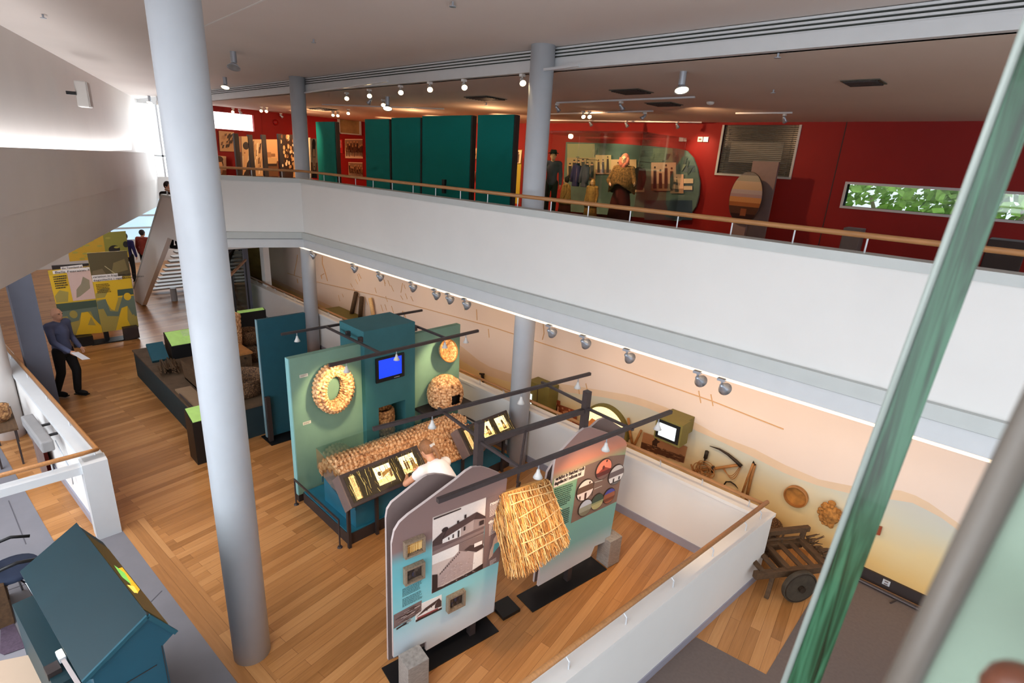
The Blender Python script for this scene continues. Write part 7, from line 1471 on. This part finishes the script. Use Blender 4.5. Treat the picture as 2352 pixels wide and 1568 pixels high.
def fin(pa, pb, ext): A, B = onY(pa[0], pa[1], YF), onY(pb[0], pb[1], YF); d = (A - B).normalized(); return B - d * ext, A + d * 0.9
l0, l1 = fin((2345, 100), (1803, 1568), 0.35); r0, r1_ = fin((2349, 300), (1882, 1568), 0.35)
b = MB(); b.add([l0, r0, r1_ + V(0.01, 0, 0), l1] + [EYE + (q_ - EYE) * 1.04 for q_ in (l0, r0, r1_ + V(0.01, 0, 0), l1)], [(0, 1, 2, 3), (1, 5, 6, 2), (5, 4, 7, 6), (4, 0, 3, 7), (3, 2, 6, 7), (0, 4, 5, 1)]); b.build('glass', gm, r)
b = MB(); b.tube([l0 + V(-0.002, -0.002, 0), l1 + V(-0.002, -0.002, 0)], 0.006, 10); b.build('edge_bead', plain('pale_edge_bead', (150, 158, 152), 0.25, var=0), r, smooth=True)
YG = 0.42
A1, A2 = onY(2352, 920, YG), onY(2040, 1568, YG); B1, B2 = onY(2352, 1085, YG), onY(2108, 1568, YG)
u1 = (A1 - A2).normalized(); u2 = (B1 - B2).normalized()
r = thing('glass_guard', 'pale green glass guard panel with a grey edge, blurred in the lower right corner', 'glass guard', (0.06, YG, 3.3))
A1 += u1 * 0.3; A2 -= u1 * 0.5; B1 += u1 * 0.3; B2 -= u1 * 0.5
b = MB(); mid0, mid1 = (A2 + B2) / 2, (A1 + B1) / 2; b.tube([mid0, mid1], (A2 - B2).length / 2 * 0.95, 16); b.build('edge', plain('grey_edge_profile', (86, 79, 72), 0.4, var=0.25, scale=30, stretch=(1, 1, .1)), r, smooth=True)
b = MB(); w_ = V(0.55, 0.12, 0); b.prism([mid0, mid0 + w_, mid1 + w_, mid1], (0, 0.012, 0)); b.build('pane', plain('frosted_green_glass', (122, 138, 122), 0.35, var=0.06, scale=9), r)
q = onY(2345, 1600, 0.36); r = thing('guard_handrail', 'brown rounded rail end at the very bottom right corner', 'handrail', q); b = MB(); b.tube([q, q + V(0.3, 0.02, -0.02)], 0.018, 12); b.ball(q, 0.018, 12, 8); b.build('rail', plain('dark_varnished_rail', (96, 56, 40), 0.35), r, smooth=True)
# ================================================================ camera, light
cd = bpy.data.cameras.new('camera'); cam = bpy.data.objects.new('camera', cd); COL.objects.link(cam)
cd.sensor_fit = 'HORIZONTAL'; cd.sensor_width = 36.0; cd.lens = 1246.0 / 2352.0 * 36.0; cd.clip_start = 0.05; cd.clip_end = 200
mw = RW.to_4x4(); mw.translation = EYE; cam.matrix_world = mw
S.camera = cam
cd.dof.use_dof = True; cd.dof.focus_distance = 8.0; cd.dof.aperture_fstop = 4.0
w = bpy.data.worlds.new('world'); S.world = w; w.use_nodes = True
bg = w.node_tree.nodes['Background']; bg.inputs['Color'].default_value = (0.86, 0.93, 1.0, 1); bg.inputs['Strength'].default_value = 1.3
def area(name, loc, to, sx, sy, e, c=(1, 1, 1)):
    l = bpy.data.lights.new(name, 'AREA'); l.shape = 'RECTANGLE'; l.size = sx; l.size_y = sy; l.energy = e; l.color = c
    o = bpy.data.objects.new(name, l); COL.objects.link(o); o.location = loc
    o.rotation_euler = (Vector(to) - Vector(loc)).to_track_quat('-Z', 'Y').to_euler(); return o
def spot(name, loc, to, e, c=(1, 0.72, 0.42), ang=70, blend=0.8, r=0.05):
    l = bpy.data.lights.new(name, 'SPOT'); l.energy = e; l.color = c; l.spot_size = math.radians(ang); l.spot_blend = blend; l.shadow_soft_size = r
    o = bpy.data.objects.new(name, l); COL.objects.link(o); o.location = loc
    o.rotation_euler = (Vector(to) - Vector(loc)).to_track_quat('-Z', 'Y').to_euler(); return o
# added fill behind the camera, and daylight through the clerestory at the far end
area('fill_south', (-3.6, -6.5, 3.4), (-3.6, 4, 4.6), 12.5, 5.5, 880, (0.86, 0.93, 1.0))
area('daylight_west', (-26.6, 6.2, 4.8), (-10, 3, 4.0), 3.6, 2.6, 170, (0.93, 0.97, 1.0))
cp = lambda t, d, z: V(A0.x + bd.x * t + bn.x * d, A0.y + bd.y * t + bn.y * d, z)
cv = area('cove', cp(4.5, -0.21, 4.55), cp(4.5, -0.21, 9), 0.1, 18, 120, (0.97, 0.98, 1.0))
cv.rotation_euler = (math.pi, 0, math.atan2(bd.y, bd.x) + math.pi / 2)
area('fill_overhead', (-5, -2.4, 6.38), (-5, -2.4, 0), 10, 4.2, 740, (0.86, 0.93, 1.0))  # added overhead fill out of view; the ceiling has no opening here
WARM = (1.0, 0.68, 0.40)
for x in (-14.2, -12.2, -9.6, -7.2, -4.6, -3.2, -2.0, -0.6): spot('mural_wash', (x, 5.97, 2.66), (x + 0.1, 7.5, 1.5), 40, WARM, 120, 1.0)
for x, y in ((-6.06, 3.4), (-6.05, 5.4)): spot('exhibit_spot', (x, y, 2.18), (-6.8, y + 0.08, 1.45), 85, (1.0, 0.76, 0.42), 74, 0.7)
for x, y, tx, ty in ((-4.0, 3.0, -5.6, 3.4), (-3.85, 4.2, -5.6, 4.6), (-2.6, 3.4, -3.1, 3.5), (-2.5, 4.2, -3.1, 4.9), (-2.45, 4.9, -2.2, 5.4)): spot('rail_spot', (x, y, 2.22), (tx, ty, 0.8), 50, WARM, 80, 0.8)
for x, y in ((-19, 8.6), (-17.5, 11), (-14.5, 10.8), (-11.5, 10.8), (-8.2, 10.7), (-5.5, 10.5)): spot('gallery_spot', (x, y, 5.95), (x, y + 3.0, 4.2), 280 if x < -6 else 120, (1.0, 0.57, 0.29), 130, 1.0)
for x, y in ((-13, 4.0), (-10, 3), (-7.5, 1.5), (-17, 2.5), (-15, 0)): spot('hall_downlight', (x, y, 6.2 if y > 2.8 else 2.9), (x, y, 0), 36, WARM, 120, 1.0)
spot('board_spot', (-16.6, 8.0, 6.0), (-18.6, 8.4, 4.6), 240, WARM, 100, 0.9)
for x, y in ((-17.6, 9.2), (-13.6, 9.9), (-10.4, 9.9)):
    pl_ = bpy.data.lights.new('gallery_lamp_spill', 'POINT'); pl_.energy = 26; pl_.color = (1.0, 0.57, 0.29); pl_.shadow_soft_size = 0.06; po_ = bpy.data.objects.new('gallery_lamp_spill', pl_); COL.objects.link(po_); po_.location = (x, y, 5.7)
for x in (-9.2, -7.6): spot('case_spot', (x, 11.3, 5.95), (x + 0.2, 12.2, 4.4), 70, WARM, 80, 0.8)
for x in (-9.2, -8.0, -6.9): spot('red_wall_spot', (x, 13.2, 6.0), (x + 0.1, 14, 5.3), 60, WARM, 70, 0.9)
vs = S.view_settings; vs.view_transform = 'Standard'; vs.look = 'None'; vs.gamma = 1; vs.exposure = 0.0; vs.use_curve_mapping = False
S.cycles.max_bounces = 7; S.cycles.diffuse_bounces = 4; S.cycles.glossy_bounces = 2; S.cycles.transmission_bounces = 4; S.cycles.transparent_max_bounces = 8
S.cycles.sample_clamp_indirect = 4.0; S.cycles.caustics_reflective = False; S.cycles.caustics_refractive = False; S.cycles.use_denoising = True
S.cycles.use_adaptive_sampling = True; S.cycles.adaptive_threshold = 0.07; S.cycles.adaptive_min_samples = 12
